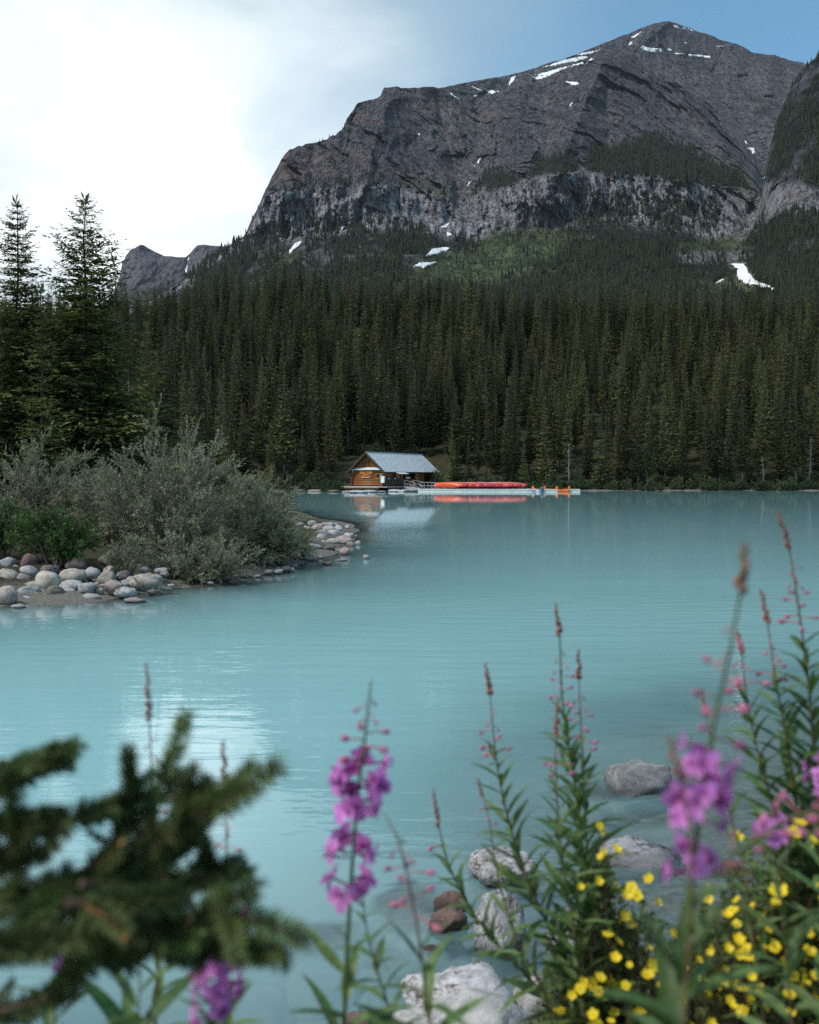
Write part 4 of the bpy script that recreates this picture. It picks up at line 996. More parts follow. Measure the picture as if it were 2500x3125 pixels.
for sgn in (1, -1):
    put('rafter', MB().box((sgn * 1.45, .38, 3.28), (3.9, .12, .16), Matrix.Rotation(sgn * sl, 3, 'Y')), M_DARKW)
# window in the front wall
wx0, wx1 = front_x(1149), front_x(1160.5); wzt, wzb = hz(1445.5, 2, .6), hz(1461.5, 2, .6)
win = put('window', MB().box(((wx0 + wx1) / 2, WY0, (wzt + wzb) / 2), (wx1 - wx0 - .12, .06, wzt - wzb - .1)), M_GLASSD)
for cx, cz, dx, dz in ((wx0, (wzt + wzb) / 2, .1, wzt - wzb + .1), (wx1, (wzt + wzb) / 2, .1, wzt - wzb + .1), ((wx0 + wx1) / 2, wzt, wx1 - wx0 - .1, .1), ((wx0 + wx1) / 2, wzb, wx1 - wx0 - .1, .1)):
    put('frame', MB().box((cx, WY0 - .10, cz), (dx, .12, dz)), M_TRIM, win)
put('corner_post', MB().box((front_x(1164.5), WY0 - .13, hz(1475, 2, .6)), (.12, .1, .95)), M_TRIM)
for px in (1268, 1290.5, 1317, 1320.5):
    put('door_post', MB().box((WX + .10, side_y(px), 1.0), (.14, .14, 1.98)), M_TRIM)
put('counter', MB().box((WX + .02, side_y(1254), .48), (.3, 1.4, .9)), M_DARKW)
# wall things (each can be lifted off)
def hb(lx, ly, lz): return HUT_O + _b * lx + _a * ly + Vector((0, 0, lz))
def wallbox(name, label, cat, px0, px1, py0, py1, mat, face='front', th=.06, off=.16):
    if face == 'front':
        x0, x1 = front_x(px0), front_x(px1); y = WY0 - off; z0, z1 = hz(py1, x0, y), hz(py0, x0, y)
        o = thing(name, label, cat, hb((x0 + x1) / 2, y, (z0 + z1) / 2), HUT_R, me=MB().box((0, 0, 0), (abs(x1 - x0), th, z1 - z0)).mesh(name, mat))
    else:
        x = WX + off; y0, y1 = side_y(px0, x), side_y(px1, x); z0, z1 = hz(py1, x, y0), hz(py0, x, y0)
        o = thing(name, label, cat, hb(x, (y0 + y1) / 2, (z0 + z1) / 2), HUT_R, me=MB().box((0, 0, 0), (th, abs(y1 - y0), z1 - z0)).mesh(name, mat))
    return o
wallbox('lamp_box', 'small yellow lamp box high on the left corner of the boathouse front', 'lamp', 1073.5, 1080, 1434.5, 1442, M_YEL)
sg = wallbox('wooden_sign', 'large orange wooden sign board with dark script on the boathouse front', 'sign', 1100, 1138, 1436, 1446, M_SIGN, off=.2)
w_ = MB(); pts = []
for i in range(46):
    t = i / 45; pts.append((-.42 + .84 * t, -.035, .07 * math.sin(t * 26) * (1.5 if i < 7 or i > 40 else .8) - .01))
w_.tube(pts, .017, 5); obj('script', w_.mesh('script', M_INK), sg)
s2 = wallbox('wooden_sign', 'small orange wooden sign hanging between the large sign and the painted canoe', 'sign', 1108, 1129, 1447, 1452.5, M_SIGN, off=.22)
w_ = MB()
for i in range(7): w_.box((-.36 + i * .12, -.033, 0), (.075, .01, .07))
obj('line_of_letters', w_.mesh('line_of_letters', M_INK), s2, kind='stuff')
x0, x1 = front_x(1101), front_x(1135.5); zc = hz(1454.5, x0, .4); hw = (x1 - x0) / 2
prof = [(-1, .30), (-.93, .36), (-.86, .28), (-.80, .08), (-.62, .0), (.62, .0), (.80, .08), (.86, .28), (.93, .36), (1, .30), (.93, 0), (.78, -.12), (-.78, -.12), (-.93, 0)]
w_ = MB(); n = len(prof)
w_.add([(p * hw, -.03, q * .75) for p, q in prof] + [(p * hw, .03, q * .75) for p, q in prof], [tuple(range(n)), tuple(range(2 * n - 1, n - 1, -1))] + [(i, n + i, n + (i + 1) % n, (i + 1) % n) for i in range(n)])
o = thing('canoe_sign', 'red canoe shaped cut-out board hanging under the boathouse signs', 'sign', hb((x0 + x1) / 2, WY0 - .2, zc), HUT_R, me=w_.mesh('canoe_sign', M_REDP))
obj('keel_strip', MB().box((0, -.005, -.115), (hw * 1.5, .075, .05)).mesh('keel_strip', M_WHITE), o)
wallbox('notice', 'blue and white notice right of the boathouse window', 'notice', 1162, 1167.5, 1447.5, 1453, M_BLUE, off=.18)
wallbox('notice', 'small blue notice low beside the white board at the boathouse corner', 'notice', 1162.5, 1166.5, 1466, 1470.5, M_BLUE, off=.19)
wb = wallbox('white_board', 'tall white board standing out at the right front corner of the boathouse', 'board', 1168, 1178.8, 1453, 1473.5, M_WHITE, off=.45, th=.3)
obj('post', MB().tube([(0, 0, -.4), (0, 0, -1.05)], .05, 6).mesh('post', M_DARKW), wb)
wallbox('round_notice', 'white round notice on the far corner of the boathouse side wall', 'notice', 1320.5, 1325.5, 1449.5, 1455.5, M_WHITE, 'side', off=.2)
# brown enclosure and ticket kiosk against the long wall
def panel_thing(name, label, cat, px0, px1, py0, py1, lx, mat, nb, kinds='plank'):
    y0, y1 = side_y(px0, lx), side_y(px1, lx); z1 = hz(py0, lx, y0); z0 = hz(py1, lx, y0)
    t = thing(name, label, cat, hb(lx, (y0 + y1) / 2, z0), HUT_R); h = z1 - z0; w = y1 - y0
    pm = MB().box((0, 0, h / 2), (.05, w / nb - .015, h)).mesh(kinds, mat)
    for i in range(nb): obj(kinds, pm, t, (rg.uniform(-.006, .006), -w / 2 + w * (i + .5) / nb, rg.uniform(-.01, .01)))
    obj('rail', MB().box((-.06, 0, h * .8), (.06, w, .1)).mesh('rail', mat), t); obj('rail', MB().box((-.06, 0, h * .2), (.06, w, .1)).mesh('rail', mat), t)
    return t
pe = panel_thing('wooden_gate', 'dark brown double gate against the front of the boathouse side wall', 'gate', 1178.5, 1215, 1456.5, 1486, WX + .75, M_DARKW, 14)
obj('door_knob', MB().box((.06, -.05, .6), (.06, .06, .14)).mesh('door_knob', M_STEEL), pe)
for px, lab in ((1187, 'left blue notice on the dark brown gate'), (1206.5, 'right blue notice on the dark brown gate')):
    wallbox('notice', lab, 'notice', px - 2.6, px + 2.6, 1457.5, 1463, M_BLUE, 'side', off=.80)
lx = WX + .85; y0, y1 = side_y(1216, lx), side_y(1251.5, lx)
kz = thing('ticket_kiosk', 'dark brown ticket kiosk with small grey roof and orange posts', 'kiosk', hb(lx, (y0 + y1) / 2, -.08), HUT_R); w = y1 - y0
obj('counter', MB().box((-.25, 0, .52), (.6, w, 1.04)).mesh('counter', M_DARKW), kz)
yk = side_y(1239, lx) - (y0 + y1) / 2
for yy in (-w / 2 + .1, yk - .08): obj('post', MB().box((.0, yy, 1.42), (.1, .1, .8)).mesh('post', M_TRIM), kz)
obj('kiosk_roof', MB().box((0, (-w / 2 + yk) / 2, 1.9), (.9, yk + w / 2 + .35, .07), Matrix.Rotation(R(14), 3, 'Y')).mesh('kiosk_roof', M_SHING), kz)
obj('back_panel', MB().box((-.45, (-w / 2 + yk) / 2, 1.42), (.05, yk + w / 2, .8)).mesh('back_panel', M_LOG), kz)
obj('menu_board', MB().box((-.40, (-w / 2 + yk) / 2 + .2, 1.40), (.05, .45, .6)).mesh('menu_board', M_DARKW), kz)
def ball(name, label, cat, loc, r, mat, sz=1.0):
    mb = MB(); V = []; F = []
    for j in range(7):
        th = math.pi * j / 6
        for q in range(10): V.append((r * math.sin(th) * math.cos(q * .628), r * math.sin(th) * math.sin(q * .628), r * sz * math.cos(th)))
    for j in range(6):
        for q in range(10): F.append((j * 10 + q, (j + 1) * 10 + q, (j + 1) * 10 + (q + 1) % 10, j * 10 + (q + 1) % 10))
    o = thing(name, label, cat, loc, me=mb.add(V, F).mesh(name, mat, True)); return o
o = ball('helmet', 'white helmet with dark band left on the kiosk counter', 'helmet', hb(lx - .1, side_y(1244, lx), 1.12), .17, M_WHITE, 1.1)
obj('band', MB().box((0, 0, .02), (.35, .35, .06)).mesh('band', M_DARKW), o)
o = ball('helmet', 'white helmet right end of the kiosk counter', 'helmet', hb(lx - .1, side_y(1250.5, lx), 1.12), .16, M_WHITE, 1.1)
obj('brim', MB().box((.08, 0, -.1), (.3, .32, .03)).mesh('brim', M_DARKW), o)
bx = thing('barrel', 'orange barrel standing just right of the kiosk', 'barrel', hb(WX + .45, side_y(1257, WX + .45), -.05), HUT_R)
obj('drum', MB().tube([(0, 0, 0), (0, 0, .3), (0, 0, .6), (0, 0, .92)], [.26, .29, .29, .26], 12).mesh('drum', M_ORANGE, False), bx); obj('rim', MB().tube([(0, 0, .9), (0, 0, .97)], [.28, .28], 12).mesh('rim', M_DARKW), bx)
# fence right of the boathouse
P0, P1 = A(1337, 1481, 158), A(1374, 1480, 160)
def fence(name, label, P0, P1, h, nb, mat):
    t = thing(name, label, 'fence', P0); d = P1 - P0; Lf = d.length; rot = math.atan2(d.y, d.x); t.rotation_euler = (0, 0, rot)
    pm = MB().box((0, 0, h / 2), (Lf / nb - .02, .05, h)).mesh('plank', mat)
    for i in range(nb): obj('plank', pm, t, (Lf * (i + .5) / nb, rg.uniform(-.01, .01), rg.uniform(-.03, .03)))
    for z in (.25, .8): obj('rail', MB().box((Lf / 2, .07, h * z), (Lf, .06, .1)).mesh('rail', mat), t)
    return t
fence('wooden_fence', 'dark brown board fence right of the boathouse', P0, P1, 1.35, 12, M_DARKW)
thing('notice', 'blue notice on the fence right of the boathouse', 'notice', A(1362, 1463, 157.5), me=MB().box((0, 0, 0), (.33, .05, .33)).mesh('notice', M_BLUE))
t = thing('wooden_post_frame', 'dark wooden post frame in the bushes right of the fence', 'post', A(1393.5, 1478, 155))
obj('post', MB().box((-.2, 0, .7), (.1, .1, 1.5)).mesh('post', M_DARKW), t); obj('post', MB().box((.2, 0, .7), (.1, .1, 1.5)).mesh('post', M_DARKW), t); obj('crosspiece', MB().box((0, 0, 1.4), (.55, .12, .1)).mesh('crosspiece', M_DARKW), t)
# concrete apron along the front, walkway along the side, plank path at the left
ap = thing('walkway', 'pale walkway slab along the front of the boathouse', 'walkway', hb(-.2, -.35, -.13), HUT_R)
obj('slab', MB().box((0, 0, 0), (6.2, 1.7, .16)).mesh('slab', M_CONC), ap); obj('edge_beam', MB().box((0, -.78, -.22), (6.0, .1, .26)).mesh('edge_beam', M_DARKW), ap)
for i in range(5): obj('pile', MB().tube([(-2.7 + i * 1.35, -.6, -.1), (-2.7 + i * 1.35, -.6, -1.3)], .09, 7).mesh('pile', M_DARKW), ap)
y1 = side_y(1262, 3.9)
ap = thing('boardwalk', 'narrow boardwalk along the lake side of the boathouse', 'boardwalk', hb(3.35, 0, -.13), HUT_R)
nb = 26; pm = MB().box((0, 0, 0), (1.55, y1 / nb + .02, .12)).mesh('plank', M_DECK)
for i in range(nb + 1): obj('plank', pm, ap, (0, -1.1 + (y1 + 1.1) * i / nb, rg.uniform(-.006, .006)))
obj('edge_beam', MB().box((.72, y1 / 2, -.2), (.1, y1 + 1.6, .24)).mesh('edge_beam', M_DARKW), ap)
for i in range(6): obj('pile', MB().tube([(.6, y1 * i / 5, -.1), (.6, y1 * i / 5, -1.3)], .09, 7).mesh('pile', M_DARKW), ap)
Pa, Pb = A(884, 1489, 144), A(962, 1489, 146); Lf = (Pb - Pa).length
ap = thing('plank_path', 'low plank path on the bank left of the boathouse', 'path', Pa, math.atan2(Pb.y - Pa.y, Pb.x - Pa.x))
pm = MB().box((0, 0, 0), (Lf / 14 - .02, 1.3, .1)).mesh('plank', M_CONC)
for i in range(14): obj('plank', pm, ap, (Lf * (i + .5) / 14, 0, rg.uniform(-.01, .01)))
obj('edge_beam', MB().box((Lf / 2, -.62, -.2), (Lf, .1, .3)).mesh('edge_beam', M_DARKW), ap)

# ================================================================== DOCK, CANOES, BOATS
M_DOCK = simple('pale_dock_side', (.58, .57, .53), (.80, .78, .73), 1.6, .85, .3, 10, .25, stretch=(1, 1, 3))
M_DOCKT = simple('dock_top_boards', (.48, .475, .455), (.66, .65, .62), 1.6, .85, .2, 10, .25, stretch=(4, 1, 1))
def dock_seg(px0, px1, D0, D1, depth, label, planks, name='floating_dock', zt=.36):
    p0, p1 = A(px0, 1456, D0), A(px1, 1456, D1); p0.z = p1.z = 0; d = p1 - p0; Ld = d.length
    t = thing(name, label, 'dock', p0, math.atan2(d.y, d.x))
    obj('float', MB().box((Ld / 2, depth / 2, zt / 2 - .12), (Ld, depth, zt + .10)).mesh('float', M_DOCK), t)
    pm = MB().box((0, 0, 0), (Ld / planks - .02, depth + .06, .05)).mesh('plank', M_DOCKT)
    for i in range(planks): obj('plank', pm, t, (Ld * (i + .5) / planks, depth / 2, zt - .02 + rg.uniform(-.005, .005)))
    obj('fender_board', MB().box((Ld / 2, -.03, zt - .09), (Ld, .05, .10)).mesh('fender_board', M_DOCKT), t)
    return t
dock_seg(1276, 1412, 136.0, 134.6, 5.0, 'left section of the floating dock, nearest the boathouse', 22)
dock_seg(1412.5, 1638, 134.5, 133.4, 5.0, 'long section of the floating dock under the row of red canoes', 36)
dock_seg(1660, 1702, 132.9, 132.8, 1.0, 'white dock float in front of the orange canoes', 6)
dock_seg(1730, 1771, 135.6, 135.5, 1.2, 'white dock float at the far right end of the dock', 6)
M_RED = simple('red_canoe_hull', (.30, .012, .020), (.46, .028, .040), 1.5, .32, .1, 6, .5, objvar=.28)
M_REDO = simple('orange_red_canoe_hull', (.66, .075, .022), (.76, .115, .035), 1.5, .30, .1, 6, .5)
M_INNER = simple('canoe_inside', (.16, .02, .015), (.22, .03, .02), 2, .6)
M_GUN = simple('canoe_gunwale', (.50, .10, .09), (.60, .16, .14), 2, .4)
M_ORC = simple('orange_canoe_paint', (.70, .125, .012), (.80, .17, .02), 1.2, .3, spec=.5)
def canoe_hull(Lc, beam, dep, rise, ends=.0, ns=22, nc=9):
    """open double-skinned hull, keel down, x along the length"""
    V = []; top = []
    for i in range(ns + 1):
        u = -1 + 2 * i / ns; hw = beam / 2 * max(.012, (1 - abs(u) ** 2.3)) ** .75
        sh = dep + rise * abs(u) ** 3.2 + ends * sstep(.80, .97, abs(u)); kz = .05 * abs(u) ** 4 + (.55 * dep * sstep(.90, 1, abs(u)))
        sh = float(sh); kz = float(kz)
        x = u * Lc / 2 * (1 - .0)
        for j in range(nc):
            a = math.pi * j / (nc - 1)
            yy = -math.cos(a) * hw; zz = sh - (sh - kz) * math.sin(a) ** .62
            V.append((x, yy, zz))
    n1 = len(V)
    for (x, y, z) in V[:n1]: V.append((x * .985, y * .93, z + .025 if abs(y) < 1e9 else z))
    F = []
    for i in range(ns):
        for j in range(nc - 1):
            a = i * nc + j
            F.append((a, a + 1, a + nc + 1, a + nc)); F.append((n1 + a, n1 + a + nc, n1 + a + nc + 1, n1 + a + 1))
    for i in range(ns):
        for j in (0, nc - 1):
            a = i * nc + j; F.append((a, a + nc, n1 + a + nc, n1 + a))
    m = []
    for f in F: m.append(0 if max(f) < n1 else 1)
    return V, F, m
def canoe_mesh(name, Lc, beam, dep, rise, mats, ends=0.0):
    V, F, m = canoe_hull(Lc, beam, dep, rise, ends); mb = MB(); mb.add(V, F); mb.m = m
    return mb.mesh(name, mats, True)
hull_r = canoe_mesh('hull', 4.9, .86, .40, .16, [M_RED, M_INNER]); hull_o = canoe_mesh('hull', 4.9, .86, .40, .16, [M_REDO, M_INNER])
gun = MB()
for sgn in (-1, 1):
    pts = [(u * 2.45, sgn * .43 * max(.012, 1 - abs(u) ** 2.3) ** .75, .41 + .16 * abs(u) ** 3.2) for u in np.linspace(-1, 1, 17)]
    gun.tube(pts, .022, 5)
gun_me = gun.mesh('gunwale', M_GUN)
thw = MB()
for u in (-.35, 0, .35): thw.box((u * 2.45, 0, .40), (.07, .80 * (1 - abs(u) ** 2.3), .03))
thw_me = thw.mesh('thwarts', M_TRIM)
plate_me = MB().box((0, 0, 0), (.26, .02, .15)).mesh('number_plate', M_WHITE); mark_me = MB().box((-.05, -.012, 0), (.07, .012, .09)).box((.05, -.012, .0), (.05, .012, .09)).mesh('number', M_RED)
NC = 25
pL = A(1328, 1484, 137.6); pR = A(1401, 1484, 134.9); pR2 = A(1597, 1484, 134.5)
ax = Vector((pR.x - pL.x, pR.y - pL.y, 0)); yaw = math.atan2(ax.y, ax.x); mid = (pL + pR) / 2; mid.z = 0
step = Vector((pR2.x - pR.x, pR2.y - pR.y, 0)) / (NC - 1)
for i in range(NC):
    first = i == 0
    lab = 'bright orange red canoe lying on its side, leftmost of the row on the dock' if first else ('red canoe lying on its side at the right end of the row on the dock' if i == NC - 1 else 'red canoe lying on its side in the overlapping row on the floating dock')
    o = thing('canoe', lab, 'canoe', group='canoes lying on the dock')
    # lie on one side: keel turned to the viewer, hull leaning on the next one
    tilt = R(50) + random.uniform(-.05, .05)
    sc = random.uniform(.97, 1.03)
    o.matrix_basis = Matrix.Translation(mid + step * i + Vector((0, 0, .82 + .03 * math.sin(i * .7)))) @ Matrix.Rotation(yaw + random.uniform(-.015, .015), 4, 'Z') @ Matrix.Rotation(-tilt, 4, 'X') @ Matrix.Translation((0, 0, -.2)) @ Matrix.Diagonal((sc, 1, 1, 1))
    obj('hull', hull_o if first else hull_r, o); obj('gunwale', gun_me, o); obj('thwarts', thw_me, o)
    if i > 5:
        pm = Matrix.Translation((2.02, -.17, .27)) @ Matrix.Rotation(R(24), 4, 'Z') @ Matrix.Rotation(R(-18), 4, 'X')
        pl = obj('number_plate', plate_me, o, mat=pm); obj('number', mark_me, pl)
def voyageur(pa, pb, label):
    pa, pb = Vector(pa), Vector(pb); d = pb - pa; Lc = math.hypot(d.x, d.y)
    o = thing('voyageur_canoe', label, 'canoe', ((pa + pb) / 2).to_tuple()[:2] + (-.06,), math.atan2(d.y, d.x), 'large orange canoes at the dock')
    obj('hull', canoe_mesh('hull', Lc * .98, 1.15, .36, .10, [M_ORC, M_TRIM], .04), o)
    for sgn in (-1, 1):     # high curled stem heads
        pr = [(-.62, .28), (-.45, .40), (-.30, .55), (-.20, .74), (-.10, .84), (.02, .85), (.12, .78), (.16, .66), (.12, .50), (.05, .30), (-.05, .12), (-.35, .02), (-.62, .02)]
        w_ = MB(); n = len(pr); th = .035
        P = [(sgn * (Lc / 2 - .16 + x), -th, z) for x, z in pr] + [(sgn * (Lc / 2 - .16 + x), th, z) for x, z in pr]
        w_.add(P, [tuple(range(n)), tuple(range(2 * n - 1, n - 1, -1))] + [(i, n + i, n + (i + 1) % n, (i + 1) % n) for i in range(n)])
        obj('stem_head', w_.mesh('stem_head', M_ORC), o)
    for u in (-.5, -.2, .1, .4): obj('seat', MB().box((u * Lc / 2, 0, .34), (.22, 1.0 * (1 - abs(u) ** 2.3), .03)).mesh('seat', M_TRIM), o)
    g2 = MB()
    for sgn in (-1, 1): g2.tube([(u * Lc * .47, sgn * .575 * max(.012, 1 - abs(u * .96) ** 2.3) ** .75, .375 + .1 * abs(u) ** 3.2) for u in np.linspace(-1, 1, 15)], .03, 5)
    obj('gunwale', g2.mesh('gunwale', M_TRIM), o)
voyageur(A(1624, 1456, 138.0), A(1703, 1456, 133.9), 'large orange canoe with curled ends, left one behind the motorboat')
voyageur(A(1660, 1456, 140.5), A(1740, 1456, 134.9), 'large orange canoe with curled ends, right one by the last float')
# motorboat
pa, pb = A(1654, 1456, 132.0), A(1610, 1456, 134.2); d = pb - pa; Lc = math.hypot(d.x, d.y)
M_BOAT = simple('grey_white_boat', (.40, .46, .52), (.55, .60, .65), 2, .4, spec=.5); M_MOT = simple('outboard_grey', (.035, .055, .072), (.07, .10, .125), 3, .35, spec=.5); M_STRIPE = simple('boat_stripe', (.03, .05, .10), None, 3, .4)
o = thing('motorboat', 'low grey motorboat moored at the dock beside the orange canoes', 'boat', (pa.x, pa.y, -.10), math.atan2(d.y, d.x))
mb = MB(); V = []; F = []; ns = 10
for i in range(ns + 1):
    u = i / ns; hw = .62 * (1 - max(0, u - .35) ** 2 / .44) if u > .35 else .62; hw = max(hw, .03); top = .42 + .14 * u * u; kz = .0 + .18 * u ** 3
    V += [(u * Lc, -hw, top), (u * Lc, -hw * .8, kz + .05), (u * Lc, 0, kz), (u * Lc, hw * .8, kz + .05), (u * Lc, hw, top), (u * Lc, hw * .86, top), (u * Lc, hw * .7, kz + .12), (u * Lc, -hw * .7, kz + .12), (u * Lc, -hw * .86, top)]
for i in range(ns):
    for j in range(9): F.append((i * 9 + j, i * 9 + (j + 1) % 9, (i + 1) * 9 + (j + 1) % 9, (i + 1) * 9 + j))
F.append(tuple(range(8, -1, -1))); F.append(tuple(ns * 9 + j for j in range(9)))
obj('hull', mb.add(V, F).mesh('hull', M_BOAT), o)
obj('stripe', MB().box((Lc * .42, -.635, .30), (Lc * .5, .02, .07)).box((Lc * .42, .635, .30), (Lc * .5, .02, .07)).mesh('stripe', M_STRIPE), o)
obj('transom', MB().box((.03, 0, .26), (.06, 1.2, .42)).mesh('transom', M_BOAT), o)
for u in (.3, .6): obj('bench', MB().box((u * Lc, 0, .33), (.25, .95, .04)).mesh('bench', M_BOAT), o)
mt = obj('outboard_motor', MB().tube([(-.14, 0, .50), (-.14, 0, .58), (-.14, 0, .78), (-.14, 0, .86)], [.15, .24, .24, .15], 10).mesh('outboard_motor', M_MOT, True), o)
obj('leg', MB().tube([(-.16, 0, .55), (-.18, 0, .2), (-.2, 0, -.3)], [.16, .11, .07], 8).mesh('leg', M_MOT), mt); obj('band', MB().tube([(-.14, 0, .64), (-.14, 0, .68)], [.245, .245], 10).mesh('band', M_BOAT), mt)
obj('tiller', MB().tube([(-.05, 0, .62), (.4, .1, .66)], .03, 6).mesh('tiller', M_MOT), mt)
# gangway with steel railings
g0, g1 = A(1249, 1486, 141.0), A(1281, 1493.5, 136.6)
d = g1 - g0; Lg = math.hypot(d.x, d.y)
g = thing('gangway', 'sloping gangway with steel railings between boathouse and dock', 'gangway', g0, math.atan2(d.y, d.x))
obj('deck', MB().add([(0, -.7, 0), (Lg, -.7, d.z), (Lg, .7, d.z), (0, .7, 0), (0, -.7, -.16), (Lg, -.7, d.z - .16), (Lg, .7, d.z - .16), (0, .7, -.16)], [(0, 1, 2, 3), (7, 6, 5, 4), (0, 4, 5, 1), (2, 6, 7, 3), (1, 5, 6, 2), (0, 3, 7, 4)]).mesh('deck', M_DECK), g)
def railing(parent, p0, p1, n, h=.95):
    p0, p1 = Vector(p0), Vector(p1)
    for z in (h, h * .55): obj('rail', MB().tube([p0 + Vector((0, 0, z)), p1 + Vector((0, 0, z))], .028, 6).mesh('rail', M_STEEL), parent)
    for i in range(n + 1):
        q = p0.lerp(p1, i / n); obj('upright', MB().tube([q, q + Vector((0, 0, h))], .028, 6).mesh('upright', M_STEEL), parent)
    for i in range(n):
        q = p0.lerp(p1, i / n); r_ = p0.lerp(p1, (i + 1) / n); obj('brace', MB().tube([q + Vector((0, 0, h * .55)), r_], .022, 5).mesh('brace', M_STEEL), parent)
railing(g, (0, -.68, 0), (Lg, -.68, d.z), 2); railing(g, (0, .68, 0), (Lg, .68, d.z), 2)
r0 = A(1284, 1493.5, 137.2)
rl = thing('dock_railing', 'steel railing on the dock in front of the boathouse opening', 'railing', (r0.x, r0.y, .34), R(-8))
railing(rl, (0, 0, 0), (2.0, 0, 0), 2, .92); 
r0 = A(1318, 1490, 139.4)
rl = thing('dock_railing', 'steel railing behind the first red canoe', 'railing', (r0.x, r0.y, .36), R(-6))
railing(rl, (0, 0, 0), (1.9, 0, 0), 2, .85)
# ================================================================== SPRUCES ON THE NEAR POINT
def big_spruce(px, top, D, w, label, seed, levels=46, nb=9, sprays=9, fine=3, z0=.05, prof=.8, trunk=.012, mat=None):
    x = (px - 1250) / FPX * D; z = gz(x, D); h = CAM_Z + (1456 - top) * D / FPX - z
    rg = np.random.default_rng(seed); o = thing('spruce_tree', label, 'tree', (x, D, z - .05))
    v, f = spruce_crown(rg, h, w, levels, nb, sprays, fine, z0, prof)
    obj('crown', mesh_np('crown', v, f, mat or M_NEEDLE2), o); obj('trunk', trunk_mesh('trunk', h, trunk * h, M_BARK, seed), o); return o
big_spruce(62, 612, 33, 2.3, 'tall broad spruce at the left edge behind the willows, its top against the sky', 301)
big_spruce(268, 606, 34, 2.75, 'tall broad spruce with long lit boughs, second from the left behind the willows', 302, prof=.62)
big_spruce(132, 868, 27, .75, 'slim young spruce in front of and between the two tall broad spruces', 303, 30, 7, 6, 2, .05, .9)
big_spruce(-60, 760, 37, 2.2, 'broad spruce cut by the left edge of the picture', 304, 40, 8, 7, 2)
big_spruce(185, 900, 43, 2.0, 'shaded spruce filling the gap behind the two tall broad spruces', 305, 40, 8, 6, 2)
big_spruce(356, 786, 52, 1.7, 'dark spruce right behind the second tall broad spruce', 306, 40, 8, 6, 2, .05, .7)
big_spruce(450, 985, 47, 1.7, 'bushy spruce right of the tall broad spruces, low boughs over the willow', 307, 36, 8, 6, 2)
big_spruce(20, 930, 46, 2.2, 'shaded spruce behind the leftmost tall spruce', 308, 36, 8, 6, 2)
big_spruce(690, 1345, 62, 1.3, 'small pale green spruce above the right end of the willow', 309, 24, 8, 6, 1)
big_spruce(560, 1180, 60, 1.2, 'pointed young spruce directly above the willow top', 310, 30, 7, 6, 1)
# ================================================================== WILLOWS AND SHRUBS
M_WIL = simple('willow_leaf', (.140, .158, .095), (.340, .355, .240), 3.0, .65, spec=.35, trans=.25, detail=3)
M_WILY = simple('yellowish_willow_leaf', (.12, .125, .055), (.24, .24, .12), 3.0, .7, spec=.3, trans=.25)
M_GRN = simple('bright_green_leaf', (.040, .085, .022), (.085, .165, .040), 3.0, .6, spec=.35, trans=.25)
M_SHO = simple('shore_shrub_leaf', (.050, .080, .036), (.115, .155, .072), 1.2, .7, spec=.25, trans=.2, objvar=.3)
M_TWIG = simple('willow_bark', (.085, .055, .042), (.20, .165, .135), 4, .9, .3, 20)
def shrub(name, label, cat, base, center, rad, stems, twigs, leaves, L, Wd, seed, mat, group=None, only=False, bent=.5, tr=.012):
    rg = np.random.default_rng(seed); base = np.array(base, float); c = np.array(center, float); rad = np.array(rad, float)
    P = []; D = []; U = []; mb = MB()
    for s in range(stems):
        b = base + rg.normal(0, .13, 3) * rad * np.array((1, 1, 0))
        d = rg.normal(size=3); d /= np.linalg.norm(d); r = rg.uniform(.55, 1.0) ** .6
        tip = c + d * rad * r * rg.uniform(.85, 1.12)
        tip[2] = max(tip[2], base[2] + .05 + rg.random() * .15)
        k = b + (tip - b) * .45 + np.array((0, 0, bent * abs(np.linalg.norm(tip - b)) * rg.uniform(.2, .7)))
        q = lambda u: (1 - u) ** 2 * b + 2 * u * (1 - u) * k + u * u * tip
        mb.tube([q(0), q(.3), q(.6), q(.85), q(1)], [tr, tr * .8, tr * .55, tr * .35, tr * .15], 4, False)
        for t in range(twigs):
            u = rg.uniform(.28, 1.0); p = q(u); tg = q(min(1, u + .05)) - q(max(0, u - .05)); tg /= np.linalg.norm(tg) + 1e-9
            dr = tg * .7 + rg.normal(0, .55, 3) + (p - c) / rad * .35 + np.array((0, 0, .35)); dr /= np.linalg.norm(dr)
            ln = rg.uniform(.14, .34) * (np.mean(rad) ** .6)
            e = p + dr * ln
            mb.tube([p, p + dr * ln * .5 + rg.normal(0, .01, 3), e], [tr * .25, tr * .2, tr * .08], 3, False)
            n = leaves; v = np.sort(rg.uniform(.05, 1.0, n))[:, None]
            pp = p + dr * ln * v + rg.normal(0, .004, (n, 3))
            dd = dr * .75 + rg.normal(0, .55, (n, 3)) + np.array((0, 0, .12))
            P.append(pp); D.append(dd); U.append(rg.normal(0, 1, (n, 3)) + np.array((0, 0, .8)))
    P = np.concatenate(P); D = np.concatenate(D); U = np.concatenate(U); n = len(P)
    V, F = diamonds(P - base, D, U, rg.uniform(.7, 1.25, n) * L, rg.uniform(.75, 1.25, n) * Wd, .2, .45)
    mb.v = [tuple(np.array(p) - base) for p in mb.v]
    fm = mesh_np('foliage', V, F, mat); bm = mb.mesh('branches', M_TWIG)
    if only: return fm, bm
    o = thing(name, label, cat, base, 0, group)
    obj('foliage', fm, o); obj('branches', bm, o); return o
def wc(px, D, z):
    return ((px - 1250) / FPX * D, D, z)
def bs(px, D):
    x = (px - 1250) / FPX * D; return (x, D, gz(x, D) - .03)
shrub('willow_shrub', 'tallest grey green willow in the middle of the point, its top before the dark forest', 'shrub', bs(530, 20.6), wc(520, 20.6, 1.55), (1.65, 1.3, 1.75), 120, 17, 22, .062, .019, 401, M_WIL)
